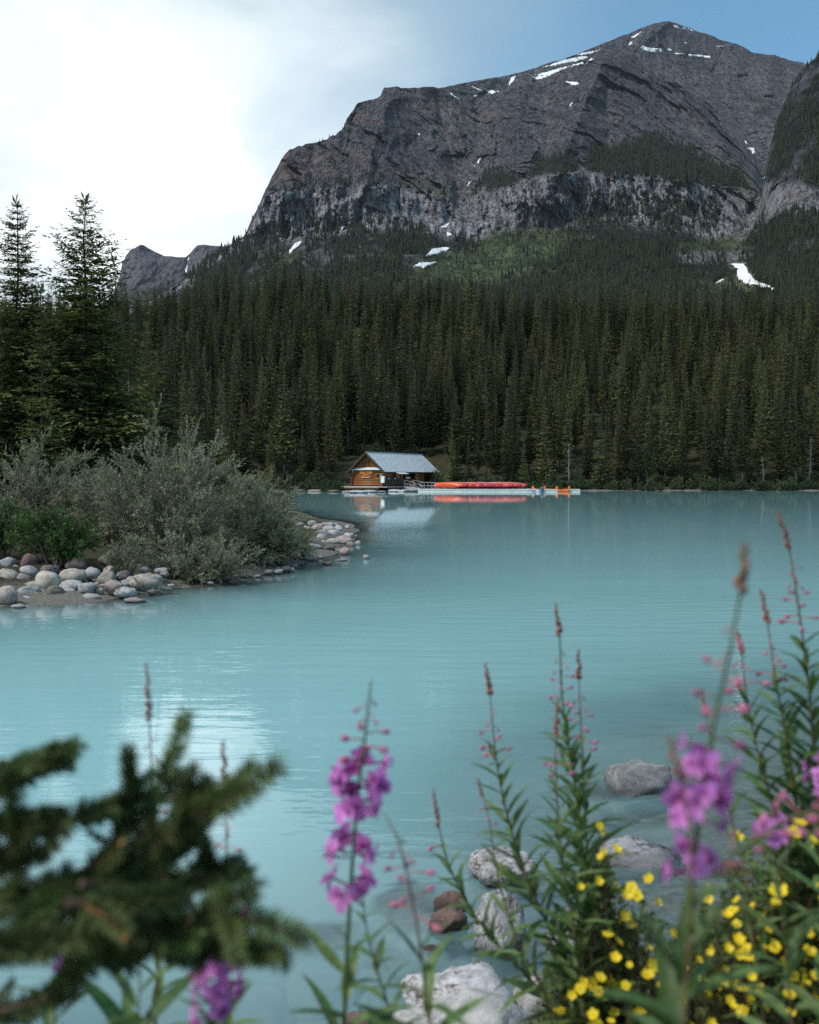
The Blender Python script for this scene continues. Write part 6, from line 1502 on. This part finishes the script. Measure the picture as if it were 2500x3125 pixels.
def fireweed(label, pts, d, leaves=None, buds=None, flowers=(), spike=None, thick=.0045, lsz=.09, lstep=.016, fsz=1.0, bstep=.010, bsz=1.0, dd=0.0, seed=0, hang=False):
    """pts: stem in photo pixels from the tip down at distance d; leaves / buds / spike: ranges of py"""
    rg = random.Random(seed + 50); n0 = len(pts)
    P = [at(x, y, d + dd * i / n0) for i, (x, y) in enumerate(pts)]
    last = P[-1]; g = gz(last[0], last[1]); dr = (P[-1] - P[-2]); dr = dr / (abs(dr[2]) + 1e-6) if dr[2] < -1e-4 else np.array((0, 0, -1.))
    if last[2] > g:
        hgt = last[2] - g + .03; q = last + dr * hgt * .35; e = np.array((q[0] + dr[0] * hgt * .2, q[1] + dr[1] * hgt * .2, g - .03)); P += [last * .6 + q * .4, q, e]
    S, Lt = resample(P, 64); base = S[-1]
    # smooth the bends a little
    for _ in range(4): S[1:-1] = S[1:-1] * .5 + .25 * (S[:-2] + S[2:])
    o = thing('fireweed', label, 'flower', base)
    obj('stem', MB().tube([S[i] - base for i in range(0, 64, 2)] + [S[63] - base], [max(.0008, thick * (.22 + .78 * min(1, i / 40))) for i in list(range(0, 64, 2)) + [63]], 6).mesh('stem', M_STEM if thick < .006 else M_STEMG, True), o)
    pyS = 1562.5 - FPX * np.array([(CP * (q[2] - CAM_Z) - SP * q[1]) / (CP * q[1] + SP * (q[2] - CAM_Z)) for q in S])
    seglen = Lt / 63
    def along(y0, y1, step):
        idx = [i for i in range(64) if y0 <= pyS[i] <= y1]
        if not idx: return
        a, b = idx[0], idx[-1]; u = float(a)
        while u <= b:
            i = min(62, int(u)); f = u - i; p = S[i] * (1 - f) + S[i + 1] * f; t = S[max(0, i - 1)] - S[min(63, i + 2)]; t = t / (np.linalg.norm(t) + 1e-9)
            yield Vector(p - base), Vector(t), (u - a) / max(1, b - a); u += step * rg.uniform(.75, 1.25) / seglen
    def frame(t, az, el):
        q = Vector((0, 0, 1)).rotation_difference(t); h = q @ Vector((math.cos(az), math.sin(az), 0)); x = (h * math.cos(el) + t * math.sin(el)).normalized(); y = t.cross(h).normalized(); z = x.cross(y)
        return Matrix((x, y, z)).transposed().to_4x4()
    az = rg.uniform(0, 6.28)
    if leaves:
        for p, t, u in along(leaves[0], leaves[1], lstep):
            az += 2.4 + rg.uniform(-.35, .35); s = lsz * (.45 + .55 * min(1, u * 2.2)) * rg.uniform(.8, 1.15)
            obj('leaf', LEAF[rg.randrange(4)], o, mat=Matrix.Translation(p) @ frame(t, az, rg.uniform(.55, 1.1) - .25 * u) @ Matrix.Rotation(rg.uniform(-.3, .3), 4, 'X') @ Matrix.Diagonal((s, s, s, 1)))
    if buds:
        for p, t, u in along(buds[0], buds[1], bstep):
            az += 2.4 + rg.uniform(-.3, .3); s = bsz * (.55 + .55 * u) * rg.uniform(.85, 1.15); up = u < .35
            obj('bud', BUD[2] if up else BUD[rg.choice([0, 1, 3])], o, mat=Matrix.Translation(p) @ frame(t, az, rg.uniform(-.5, .1) if up else rg.uniform(-.1, .35)) @ Matrix.Diagonal((s, s, s, 1)))
    for f in flowers:
        y0, y1, step = f
        for p, t, u in along(y0, y1, step):
            az += 2.0 + rg.uniform(-.6, .6); fr = frame(t, az, rg.uniform(-.15, .35)); s = fsz * rg.uniform(.85, 1.15); out = (fr @ Vector((1, 0, 0))); off = .020 * s
            obj('flower', FLOW[rg.randrange(4)], o, mat=Matrix.Translation(p + Vector(out[:3]) * off) @ fr @ Matrix.Rotation(rg.uniform(0, 6.28), 4, 'X') @ Matrix.Diagonal((s, s, s, 1)))
    if spike:
        mb = MB()
        for p, t, u in along(spike[0], spike[1], .0022):
            a = rg.uniform(0, 6.28); q = Vector((0, 0, 1)).rotation_difference(t); dv = q @ Vector((math.cos(a), math.sin(a), 1.1)); r = (.0012 + .0018 * u) * bsz
            ell(mb, p + dv * .0012, dv, r * 3.2, r, 0, 4, 3)
        if mb.v: obj('bud_spike', mb.mesh('bud_spike', M_SPIKE, True), o)
    return o
fireweed('fireweed with large magenta flowers in the middle, before open water', [(1132, 2082), (1128, 2130), (1118, 2230), (1106, 2320), (1092, 2420), (1082, 2520), (1075, 2650), (1066, 2780), (1058, 2900), (1050, 3125)], 1.4, (2850, 3300), (2100, 2360), [(2328, 2500, .0052), (2540, 2650, .0050), (2675, 2735, .0065)], (2080, 2110), .0062, .11, .020, 1.32, .0095, 1.35, seed=1)
fireweed('thin leafy fireweed just right of the magenta fireweed in the middle', [(1112, 2600), (1106, 2700), (1112, 2820), (1140, 2930), (1180, 3050), (1200, 3125)], 1.55, (2740, 3300), (2640, 2740), (), (2590, 2640), .004, .075, .016, seed=2)
fireweed('fireweed with bent over tip and sparse pink buds right of the middle one', [(1172, 2480), (1200, 2495), (1222, 2560), (1240, 2660), (1262, 2760), (1280, 2860), (1295, 2980), (1312, 3125)], 1.35, (2880, 3300), (2520, 2860), (), None, .0048, .12, .015, 1, .012, 1.25, seed=3)
fireweed('short slender fireweed with reddish tip left of the white rocks', [(1322, 2412), (1334, 2480), (1345, 2560), (1358, 2610), (1385, 2680), (1425, 2760), (1480, 2840), (1560, 2930), (1640, 3010), (1690, 3060)], 2.2, (2600, 3300), (2540, 2600), (), (2410, 2545), .0044, .11, .015, 1, .016, 1.1, seed=4)
fireweed('fireweed with round pink buds and thin tip, third from the middle', [(1482, 2026), (1492, 2080), (1500, 2150), (1502, 2200), (1512, 2310), (1535, 2440), (1575, 2590), (1630, 2740), (1700, 2880), (1740, 2960)], 2.15, (2290, 3300), (2130, 2330), (), (2022, 2140), .0048, .115, .0125, 1, .012, 1.25, seed=5)
fireweed('tallest slender fireweed right of centre with dense leaves', [(1696, 1845), (1706, 1900), (1712, 1960), (1710, 2050), (1716, 2150), (1722, 2200), (1738, 2280), (1752, 2380), (1768, 2500), (1785, 2650), (1800, 2820), (1806, 3000)], 2.15, (2180, 3300), (1960, 2170), (), (1842, 1965), .0062, .128, .0085, 1, .011, 1.2, seed=6)
fireweed('fireweed with pink buds close right of the tallest slender one', [(1764, 1985), (1768, 2040), (1766, 2090), (1772, 2180), (1777, 2280), (1781, 2380), (1786, 2500), (1800, 2700), (1815, 2900)], 2.25, (2300, 3300), (2090, 2310), (), (1982, 2090), .0044, .11, .013, 1, .010, 1.2, seed=7)
fireweed('short fireweed with pink spike close left of the tallest slender one', [(1702, 2128), (1700, 2200), (1694, 2290), (1698, 2400), (1704, 2500), (1716, 2620), (1740, 2760), (1760, 2900)], 2.05, (2400, 3300), (2260, 2400), (), (2126, 2260), .0044, .11, .013, 1, .011, 1.2, seed=8)
fireweed('thin pink tipped fireweed in front of the water left of the leafy group', [(1458, 2378), (1476, 2420), (1490, 2480), (1502, 2560), (1512, 2640), (1540, 2760), (1580, 2880), (1640, 2990)], 2.1, (2560, 3300), (2430, 2550), (), (2376, 2440), .0038, .085, .022, 1, .018, .9, seed=9)
fireweed('close blurred fireweed with the biggest magenta flowers on the right', [(2270, 1668), (2268, 1760), (2262, 1850), (2236, 1960), (2206, 2080), (2176, 2220), (2150, 2330), (2136, 2450), (2122, 2600), (2105, 2760), (2090, 2920), (2070, 3125)], .98, (2700, 3400), (1840, 2310), [(2250, 2560, .0048), (2590, 2700, .007)], (1665, 1840), .0060, .11, .017, .92, .010, 1.2, seed=10)
fireweed('close blurred fireweed stub with brownish tip beside the biggest flowers', [(2042, 2258), (2062, 2320), (2088, 2400), (2106, 2490), (2118, 2600), (2112, 2760), (2100, 2920), (2090, 3125)], .95, (2720, 3400), (), [(2400, 2470, .007)], (2256, 2420), .0048, .10, .02, .95, seed=11)
fireweed('fireweed with sparse pink buds behind the biggest flowers', [(2252, 1930), (2266, 2000), (2274, 2080), (2280, 2150), (2300, 2240), (2330, 2360), (2356, 2450), (2385, 2560), (2400, 2700)], 2.0, (2120, 3300), (2000, 2130), (), (1926, 2010), .0048, .125, .013, 1, .012, 1.2, seed=12)
fireweed('leafy fireweed with reddish tip, second from the right edge', [(2322, 1802), (2340, 1870), (2348, 1930), (2358, 2010), (2368, 2100), (2392, 2190), (2406, 2300), (2428, 2440), (2450, 2600), (2460, 2760)], 2.0, (2080, 3300), (1940, 2100), (), (1800, 1940), .0054, .135, .0105, 1, .010, 1.2, seed=13)
fireweed('tallest fireweed near the right edge with arching reddish tip', [(2372, 1566), (2392, 1610), (2412, 1670), (2422, 1740), (2436, 1850), (2448, 1930), (2462, 2030), (2472, 2120), (2482, 2260), (2492, 2420), (2510, 2600), (2520, 2760)], 2.0, (1930, 3300), (1720, 1960), (), (1564, 1720), .0058, .135, .0105, 1, .009, 1.2, seed=14)
fireweed('small thin fireweed in the shade of the biggest flowers', [(2143, 2102), (2154, 2170), (2160, 2230), (2176, 2290), (2196, 2380), (2230, 2480), (2260, 2600), (2280, 2740)], 1.9, (2250, 3300), (2190, 2250), (), (2100, 2200), .0036, .08, .022, 1, .018, .9, seed=15)
fireweed('thin budding fireweed left, rising behind the dark spruce bough', [(446, 2026), (452, 2090), (456, 2160), (458, 2250), (462, 2350), (470, 2480), (480, 2640), (486, 2800), (480, 2960), (475, 3125)], 1.6, (2860, 3300), (2220, 2560), [(2560, 2600, .010), (2680, 2780, .012)], (2022, 2210), .0042, .09, .020, 1, .013, .95, seed=16)
fireweed('thin fireweed with paired pink buds right of the spruce bough', [(682, 2262), (685, 2340), (688, 2420), (690, 2500), (692, 2600), (696, 2700), (694, 2800), (690, 2920), (688, 3125)], 1.5, (2960, 3300), (2440, 2770), (), (2258, 2400), .0038, .08, .02, 1, .0105, .95, seed=17)
fireweed('magenta fireweed below the spruce bough at the bottom left', [(196, 2770), (186, 2830), (178, 2920), (172, 3000), (168, 3125)], 1.25, (3010, 3400), (), [(2790, 2990, .0068)], None, .0046, .10, .016, 1.0, seed=18)
fireweed('magenta fireweed at the bottom below the right end of the spruce bough', [(690, 2800), (682, 2880), (668, 2980), (655, 3060), (640, 3160)], 1.15, (3060, 3500), (), [(2800, 3110, .0040)], None, .0060, .10, .016, 1.0, seed=19)
fireweed('leafy fireweed shoot without flowers at the bottom left', [(432, 2930), (428, 2990), (424, 3060), (420, 3160)], 1.25, (2930, 3500), None, (), None, .0045, .12, .020, seed=20)
fireweed('leaning reddish fireweed stem with red buds at the right edge', [(2200, 2640), (2250, 2600), (2310, 2550), (2400, 2495), (2500, 2440), (2580, 2440), (2640, 2560), (2660, 2760)], 1.05, (2700, 3500), (2560, 2700), (), None, .0062, .10, .02, 1, .010, 1.5, seed=21)
fireweed('purple flower spike cut by the right edge of the picture', [(2500, 2300), (2498, 2360), (2500, 2430), (2510, 2600), (2520, 2800)], 1.7, (2480, 3300), (), [(2320, 2420, .007)], None, .0045, .10, .018, 1.0, seed=22)
fireweed('low fireweed with one purple flower cluster above the yellow flowers', [(2330, 2470), (2345, 2520), (2362, 2580), (2380, 2680), (2390, 2800)], 1.5, (2600, 3300), (), [(2480, 2590, .008)], None, .0045, .10, .018, 1.0, seed=23)
# ================================================================== CINQUEFOIL SHRUBS
M_CQ = simple('cinquefoil_leaf', (.060, .086, .022), (.150, .175, .048), 9, .65, spec=.3, trans=.25)
M_CQT = simple('cinquefoil_twig', (.07, .045, .030), (.15, .10, .07), 12, .9)
M_YEL2 = simple('cinquefoil_petal', (.74, .55, .015), (.84, .66, .03), 60, .5, trans=.2, objvar=.08)
M_YC = simple('cinquefoil_centre', (.52, .33, .02), (.62, .42, .04), 60, .7)
def yflower(seed, cup):
    rg = random.Random(seed); mb = MB()
    for k_ in range(5):
        a = k_ * 1.2566 + rg.uniform(-.1, .1); L = .0115; w = .0105; V = []
        for u, ww in ((.05, .2), (.4, .8), (.75, 1.0), (1.0, .55)):
            for s in (-1, 0, 1): V.append(Vector((u * L, s * w * .5 * ww, cup * L * u * u + (.0008 if s == 0 else .0015))))
        F = []
        for i in range(3): F += [(i * 3, i * 3 + 3, i * 3 + 4, i * 3 + 1), (i * 3 + 1, i * 3 + 4, i * 3 + 5, i * 3 + 2)]
        M3 = Matrix.Rotation(a, 3, 'Z'); mb.add([M3 @ v for v in V], F, 0)
    ell(mb, (0, 0, .0005), (0, 0, 1), .003, .0032, 1); mb.tube([(0, 0, 0), (0, 0, -.02)], [.0008, .0008], 4, True, 1)
    return mb.mesh('flower', [M_YEL2, M_YC], True)
YF = [yflower(1, .15), yflower(2, .35), yflower(3, .6)]
YPX = [(1700 + x * .4638, 2350 + y * .4638, s) for x, y, s in [(1190,440,1),(1560,420,1.5),(1600,350,1.2),(1690,480,1.2),(210,785,1),(270,735,.8),(385,760,1),(450,830,1.1),(520,825,1.1),(490,770,1),(610,720,.9),(440,970,1),(480,1020,1),(335,1090,1),(400,1135,1),(385,1240,1.1),(620,1290,1.2),(600,1355,1.2),(910,1360,1.1),(880,880,1),(925,1005,1),(1325,1005,1.1),(1460,800,1.5),(1440,880,1),(1430,725,1),(1200,1120,1.1),(1180,1170,1),(1240,1175,1.1),(1260,1230,1),(1420,1155,1.2),(1580,1110,1),(1660,1205,1.3),(1640,910,1),(1630,1410,1.2),(1540,1480,1.3),(1430,1530,1.2),(1230,1600,1.2),(1520,1610,1),(330,1390,1.1),(230,1400,1),(165,1400,1),(150,1440,1),(240,1610,1),(270,1660,1),(20,1590,1.1),(300,570,1),(390,525,1),(310,545,.9),(280,370,.8),(300,410,.7),(150,770,.7),(660,870,.9),(1000,600,.8),(1695,750,.9),(1610,1340,.9),(1280,1360,.9),(1190,1400,.8),(1390,1040,.8),(1100,1320,.8),(930,1250,.8),(700,1480,.9),(560,1600,.9),(820,1560,.9),(1050,1500,.9),(1340,1440,.9),(1700,1560,1),(1480,1260,.9),(450,1420,.9),(100,1480,.8)]]
_r = random.Random(404)
for _i in range(90):
    _x = 1640 + 880 * _r.random() ** .7; _y = 2640 + 500 * _r.random()
    if _y > 3250 - (_x - 1500) * .9: YPX.append((_x, _y, _r.uniform(.6, 1.05)))
def cinquefoil(label, poly, n, seed, d0, d1, sel):
    rg = np.random.default_rng(seed); p = np.array(poly, float); base = None; P = []; D = []; U = []; mb = MB()
    cx = float(p[:, 0].mean()); dm = (d0 + d1) / 2; bx = (cx - 1250) / FPX * dm; base = np.array((bx, dm, gz(bx, dm) - .02)); k_ = 0
    while k_ < n:
        x = rg.uniform(p[:, 0].min(), p[:, 0].max()); y = rg.uniform(p[:, 1].min(), p[:, 1].max())
        if float(inpoly(np.array([x]), np.array([y]), poly)[0]) < 0: continue
        k_ += 1; d = rg.uniform(d0, d1); tip = at(x, y, d); b = base + (tip - base) * np.array((.45, .45, 0)) + rg.normal(0, .03, 3) * np.array((1, 1, 0)); b[2] = gz(b[0], b[1]) - .01
        if tip[2] < b[2] + .03: continue
        mid = b + (tip - b) * .6 + np.array((0, 0, .12)) * abs(tip[2] - b[2]); q = lambda u: (1 - u) ** 2 * b + 2 * u * (1 - u) * mid + u * u * tip
        mb.tube([q(0) - base, q(.5) - base, q(.8) - base, q(1) - base], [.0032, .0022, .0014, .0007], 4, False)
        ln = np.linalg.norm(tip - b)
        for c in range(11):
            u = 1 - rg.uniform(0, min(.75, .26 / ln)); pc = q(u); dr = rg.normal(0, .6, 3) + np.array((0, 0, .75)); dr /= np.linalg.norm(dr); sd = np.cross(dr, rg.normal(size=3)); sd /= np.linalg.norm(sd) + 1e-9; nn = np.cross(dr, sd)
            for a in (-1.15, -.55, 0, .55, 1.15):
                P.append(pc + dr * .006 - base); D.append(dr * math.cos(a) + sd * math.sin(a)); U.append(nn)
    V, F = diamonds(P, D, U, rg.uniform(.010, .016, len(P)), rg.uniform(.0035, .0052, len(P)), .15, .5)
    o = thing('cinquefoil_shrub', label, 'shrub', base); obj('foliage', mesh_np('foliage', V, F, M_CQ), o); obj('twigs', mb.mesh('twigs', M_CQT), o)
    for x, y, s in YPX:
        if not sel(x): continue
        d = rg.uniform(d0 - .12, d0 + .1); c = A(x, y, d) - Vector(base); dr = Vector((rg.normal(0, .5), rg.normal(-.55, .35), .9)).normalized(); s = s * d / 2.0 * rg.uniform(.9, 1.1)
        obj('flower', YF[int(rg.integers(3))], o, mat=Matrix.Translation(c) @ Vector((0, 0, 1)).rotation_difference(dr).to_matrix().to_4x4() @ Matrix.Rotation(rg.uniform(0, 6.28), 4, 'Z') @ Matrix.Diagonal((s, s, s, 1)))
    return o
cinquefoil('yellow flowered cinquefoil shrub filling the bottom right corner', [(2060, 3200), (2010, 2900), (2080, 2790), (2180, 2740), (2260, 2640), (2380, 2520), (2500, 2450), (2620, 2430), (2640, 3220)], 640, 31, 1.9, 2.6, lambda x: x >= 2080)
cinquefoil('yellow flowered cinquefoil shrub left of the corner, before the white boulder', [(1560, 3220), (1640, 3000), (1720, 2890), (1760, 2760), (1800, 2640), (1822, 2520), (1850, 2560), (1880, 2680), (1980, 2760), (2060, 2820), (2120, 2900), (2100, 3220)], 430, 32, 2.0, 2.6, lambda x: x < 2080)
# ================================================================== NEAR SPRUCE BOUGHS
M_SHOOT = simple('near_spruce_needle', (.055, .086, .026), (.135, .180, .058), 8, .6, spec=.3, trans=.1, objvar=.35)
M_SHOOTN = simple('fresh_spruce_needle', (.085, .150, .045), (.160, .240, .075), 8, .6, spec=.3, trans=.15, objvar=.25)
M_LIMB = simple('spruce_limb', (.055, .036, .026), (.12, .08, .06), 10, .9, .3, 40)
M_TIP = simple('orange_spruce_bud', (.26, .11, .045), (.36, .17, .07), 20, .8)
def shoot_me(seed, mat, n=300, bend=.12, bud=False):
    rg = np.random.default_rng(seed); u = np.sort(rg.uniform(0, 1, n)); a = rg.uniform(0, 6.28, n); L = .075
    P = np.stack([u * L, np.zeros(n), bend * L * u * u], 1); el = .75 - .35 * u
    n = len(u); D = np.stack([.45 + .55 * u ** 2, np.cos(a), np.sin(a) + .25], 1); U = np.stack([np.zeros(n), -np.sin(a), np.cos(a)], 1)
    V, F = diamonds(P, D, U, rg.uniform(.012, .019, n) * (1 - .15 * u), .0019, .3, .4)
    mb = MB().tube([(0, 0, 0), (L * .5, 0, bend * L * .25), (L, 0, bend * L)], [.0022, .0018, .0012], 5); tf = []
    if bud: ell(mb, (L * .97, 0, bend * L), (1, 0, .2), .008, .0035, 0, 5, 3)
    for f in mb.f:
        for q in range(1, len(f) - 1): tf.append((f[0], f[q], f[q + 1]))
    nv = len(V); V, F = join([(V, F), (np.array(mb.v), np.array(tf))]); mi = np.concatenate([np.zeros(len(F) - len(tf)), np.ones(len(tf))])
    return mesh_np('shoot', V, F, [mat, M_TIP if bud else M_LIMB], False, mi=mi)
SHOOT = [shoot_me(61, M_SHOOT, 300, .1), shoot_me(62, M_SHOOT, 300, -.1), shoot_me(63, M_SHOOTN, 300, .15), shoot_me(64, M_SHOOT, 300, .3, True)]
def near_spruce():
    rg = random.Random(99); tx = A(-420, 2400, 1.15); g = gz(tx.x, tx.y); base = Vector((tx.x, tx.y, g - .03))
    o = thing('young_spruce', 'dark blurred young spruce reaching in from the left edge, close to the viewer', 'tree', base)
    obj('trunk', MB().tube([(0, 0, 0), (.01, 0, .5), (0, .01, 1.1), (0, 0, 1.6)], [.028, .022, .014, .004], 8).mesh('trunk', M_BARK, True), o)
    LIMBS = [ # (points px..), depth, shoot size, density
     ([(-300, 2800), (-60, 2760), (150, 2705), (330, 2620), (430, 2500), (500, 2370), (560, 2275)], 1.0, 1.0), ([(-320, 2560), (-60, 2530), (120, 2515), (250, 2490), (330, 2430)], 1.0, 1.0),
     ([(-100, 2790), (150, 2760), (400, 2640), (560, 2510), (650, 2460), (800, 2440)], .95, 1.15), ([(-200, 2900), (100, 2850), (300, 2820), (480, 2850), (640, 2790), (770, 2800), (850, 2830)], .93, 1.1),
     ([(0, 2790), (240, 2740), (450, 2690), (580, 2690), (650, 2660)], 1.0, .9), ([(-320, 2480), (-100, 2420), (20, 2380), (80, 2320)], .95, 1.0), ([(-100, 2420), (60, 2350), (150, 2320)], .97, .9),
     ([(-320, 3140), (-60, 3100), (120, 3060), (240, 2960), (280, 2920)], .95, .95), ([(300, 2820), (420, 2870), (560, 2890), (700, 2900), (780, 2900), (860, 2855)], .95, 1.0),
     ([(200, 2760), (330, 2760), (450, 2780), (560, 2750)], .9, 1.1), ([(-200, 2680), (0, 2650), (60, 2560), (20, 2430)], 1.0, 1.0), ([(330, 2620), (390, 2480), (400, 2360), (404, 2290)], 1.0, .7), ([(480, 2560), (560, 2480), (570, 2400)], .98, .75),
     ([(100, 2850), (260, 2880), (330, 2900), (420, 2880)], .92, 1.1), ([(520, 2700), (620, 2680), (640, 2610)], .98, .8),
     ([(-250, 2900), (0, 2890), (100, 2800), (230, 2780)], .9, 1.15), ([(250, 2700), (380, 2720), (480, 2640), (540, 2600)], .93, 1.1)]
    for pts, d, sz in LIMBS:
        P = [at(x, y, d + .04 * math.sin(i + d * 40)) for i, (x, y) in enumerate(pts)]; S, Lt = resample(P, 200); keep = max(60, int(200 * (1 - .036 * sz / Lt))); S, Lt = resample(S[:keep], 40)
        for _ in range(3): S[1:-1] = S[1:-1] * .5 + .25 * (S[:-2] + S[2:])
        obj('limb', MB().tube([Vector(S[i]) - base for i in range(0, 40, 3)], [.006 - .0045 * i / 13 for i in range(14)], 6).mesh('limb', M_LIMB, True), o)
        u = 6.0; side = 1
        while u < 39:
            i = int(u); t = Vector(S[min(39, i + 1)] - S[max(0, i - 1)]).normalized(); p = Vector(S[i]) - base
            h = t.cross(Vector((0, 0, 1))).normalized(); v_ = h.cross(t)
            a = rg.uniform(-.9, .9); dr = (t * rg.uniform(.7, 1.1) + (h * math.cos(a) + v_ * math.sin(a)) * side * rg.uniform(.4, .95) + Vector((0, 0, .12))).normalized()
            s = sz * rg.uniform(.45, .85); q = Vector((1, 0, 0)).rotation_difference(dr).to_matrix().to_4x4()
            obj('shoot', SHOOT[rg.choice([0, 1, 2, 2, 2]) if u > 28 else rg.choice([0, 1, 0, 1, 3, 2])], o, mat=Matrix.Translation(p) @ q @ Matrix.Rotation(rg.uniform(0, 6.28), 4, 'X') @ Matrix.Diagonal((s, s * 1.3, s * 1.3, 1)))
            side = -side; u += rg.uniform(2.2, 3.8) * .050 / max(.004, Lt / 40) * .24 + 1.2
        # needles also clothe the limb itself: a shoot along its own direction
        for i in range(8, 40, 6):
            t = Vector(S[min(39, i + 1)] - S[max(0, i - 1)]).normalized(); q = Vector((1, 0, 0)).rotation_difference(t).to_matrix().to_4x4()
            obj('shoot', SHOOT[2 if i > 32 else 0], o, mat=Matrix.Translation(Vector(S[i]) - base) @ q @ Matrix.Rotation(rg.uniform(0, 6.28), 4, 'X') @ Matrix.Diagonal((sz, sz * 1.25, sz * 1.25, 1)))
    return o
near_spruce()
# ================================================================== AIR
def make_haze():
    m, t = new_mat('haze_air'); out = N(t, 'ShaderNodeOutputMaterial'); v = N(t, 'ShaderNodeVolumePrincipled')
    v.inputs['Color'].default_value = (.78, .86, .95, 1); v.inputs['Density'].default_value = HAZE; v.inputs['Anisotropy'].default_value = .2
    t.links.new(v.outputs[0], out.inputs['Volume'])
    x0, x1, y0, y1, z0, z1 = -4200, 4200, -300, 6200, -24, 1620
    obj('haze', MB().box(((x0 + x1) / 2, (y0 + y1) / 2, (z0 + z1) / 2), (x1 - x0, y1 - y0, z1 - z0)).mesh('haze', m), kind='stuff', label='thin blue mountain air', category='haze')
HAZE = 2.2e-5
make_haze()
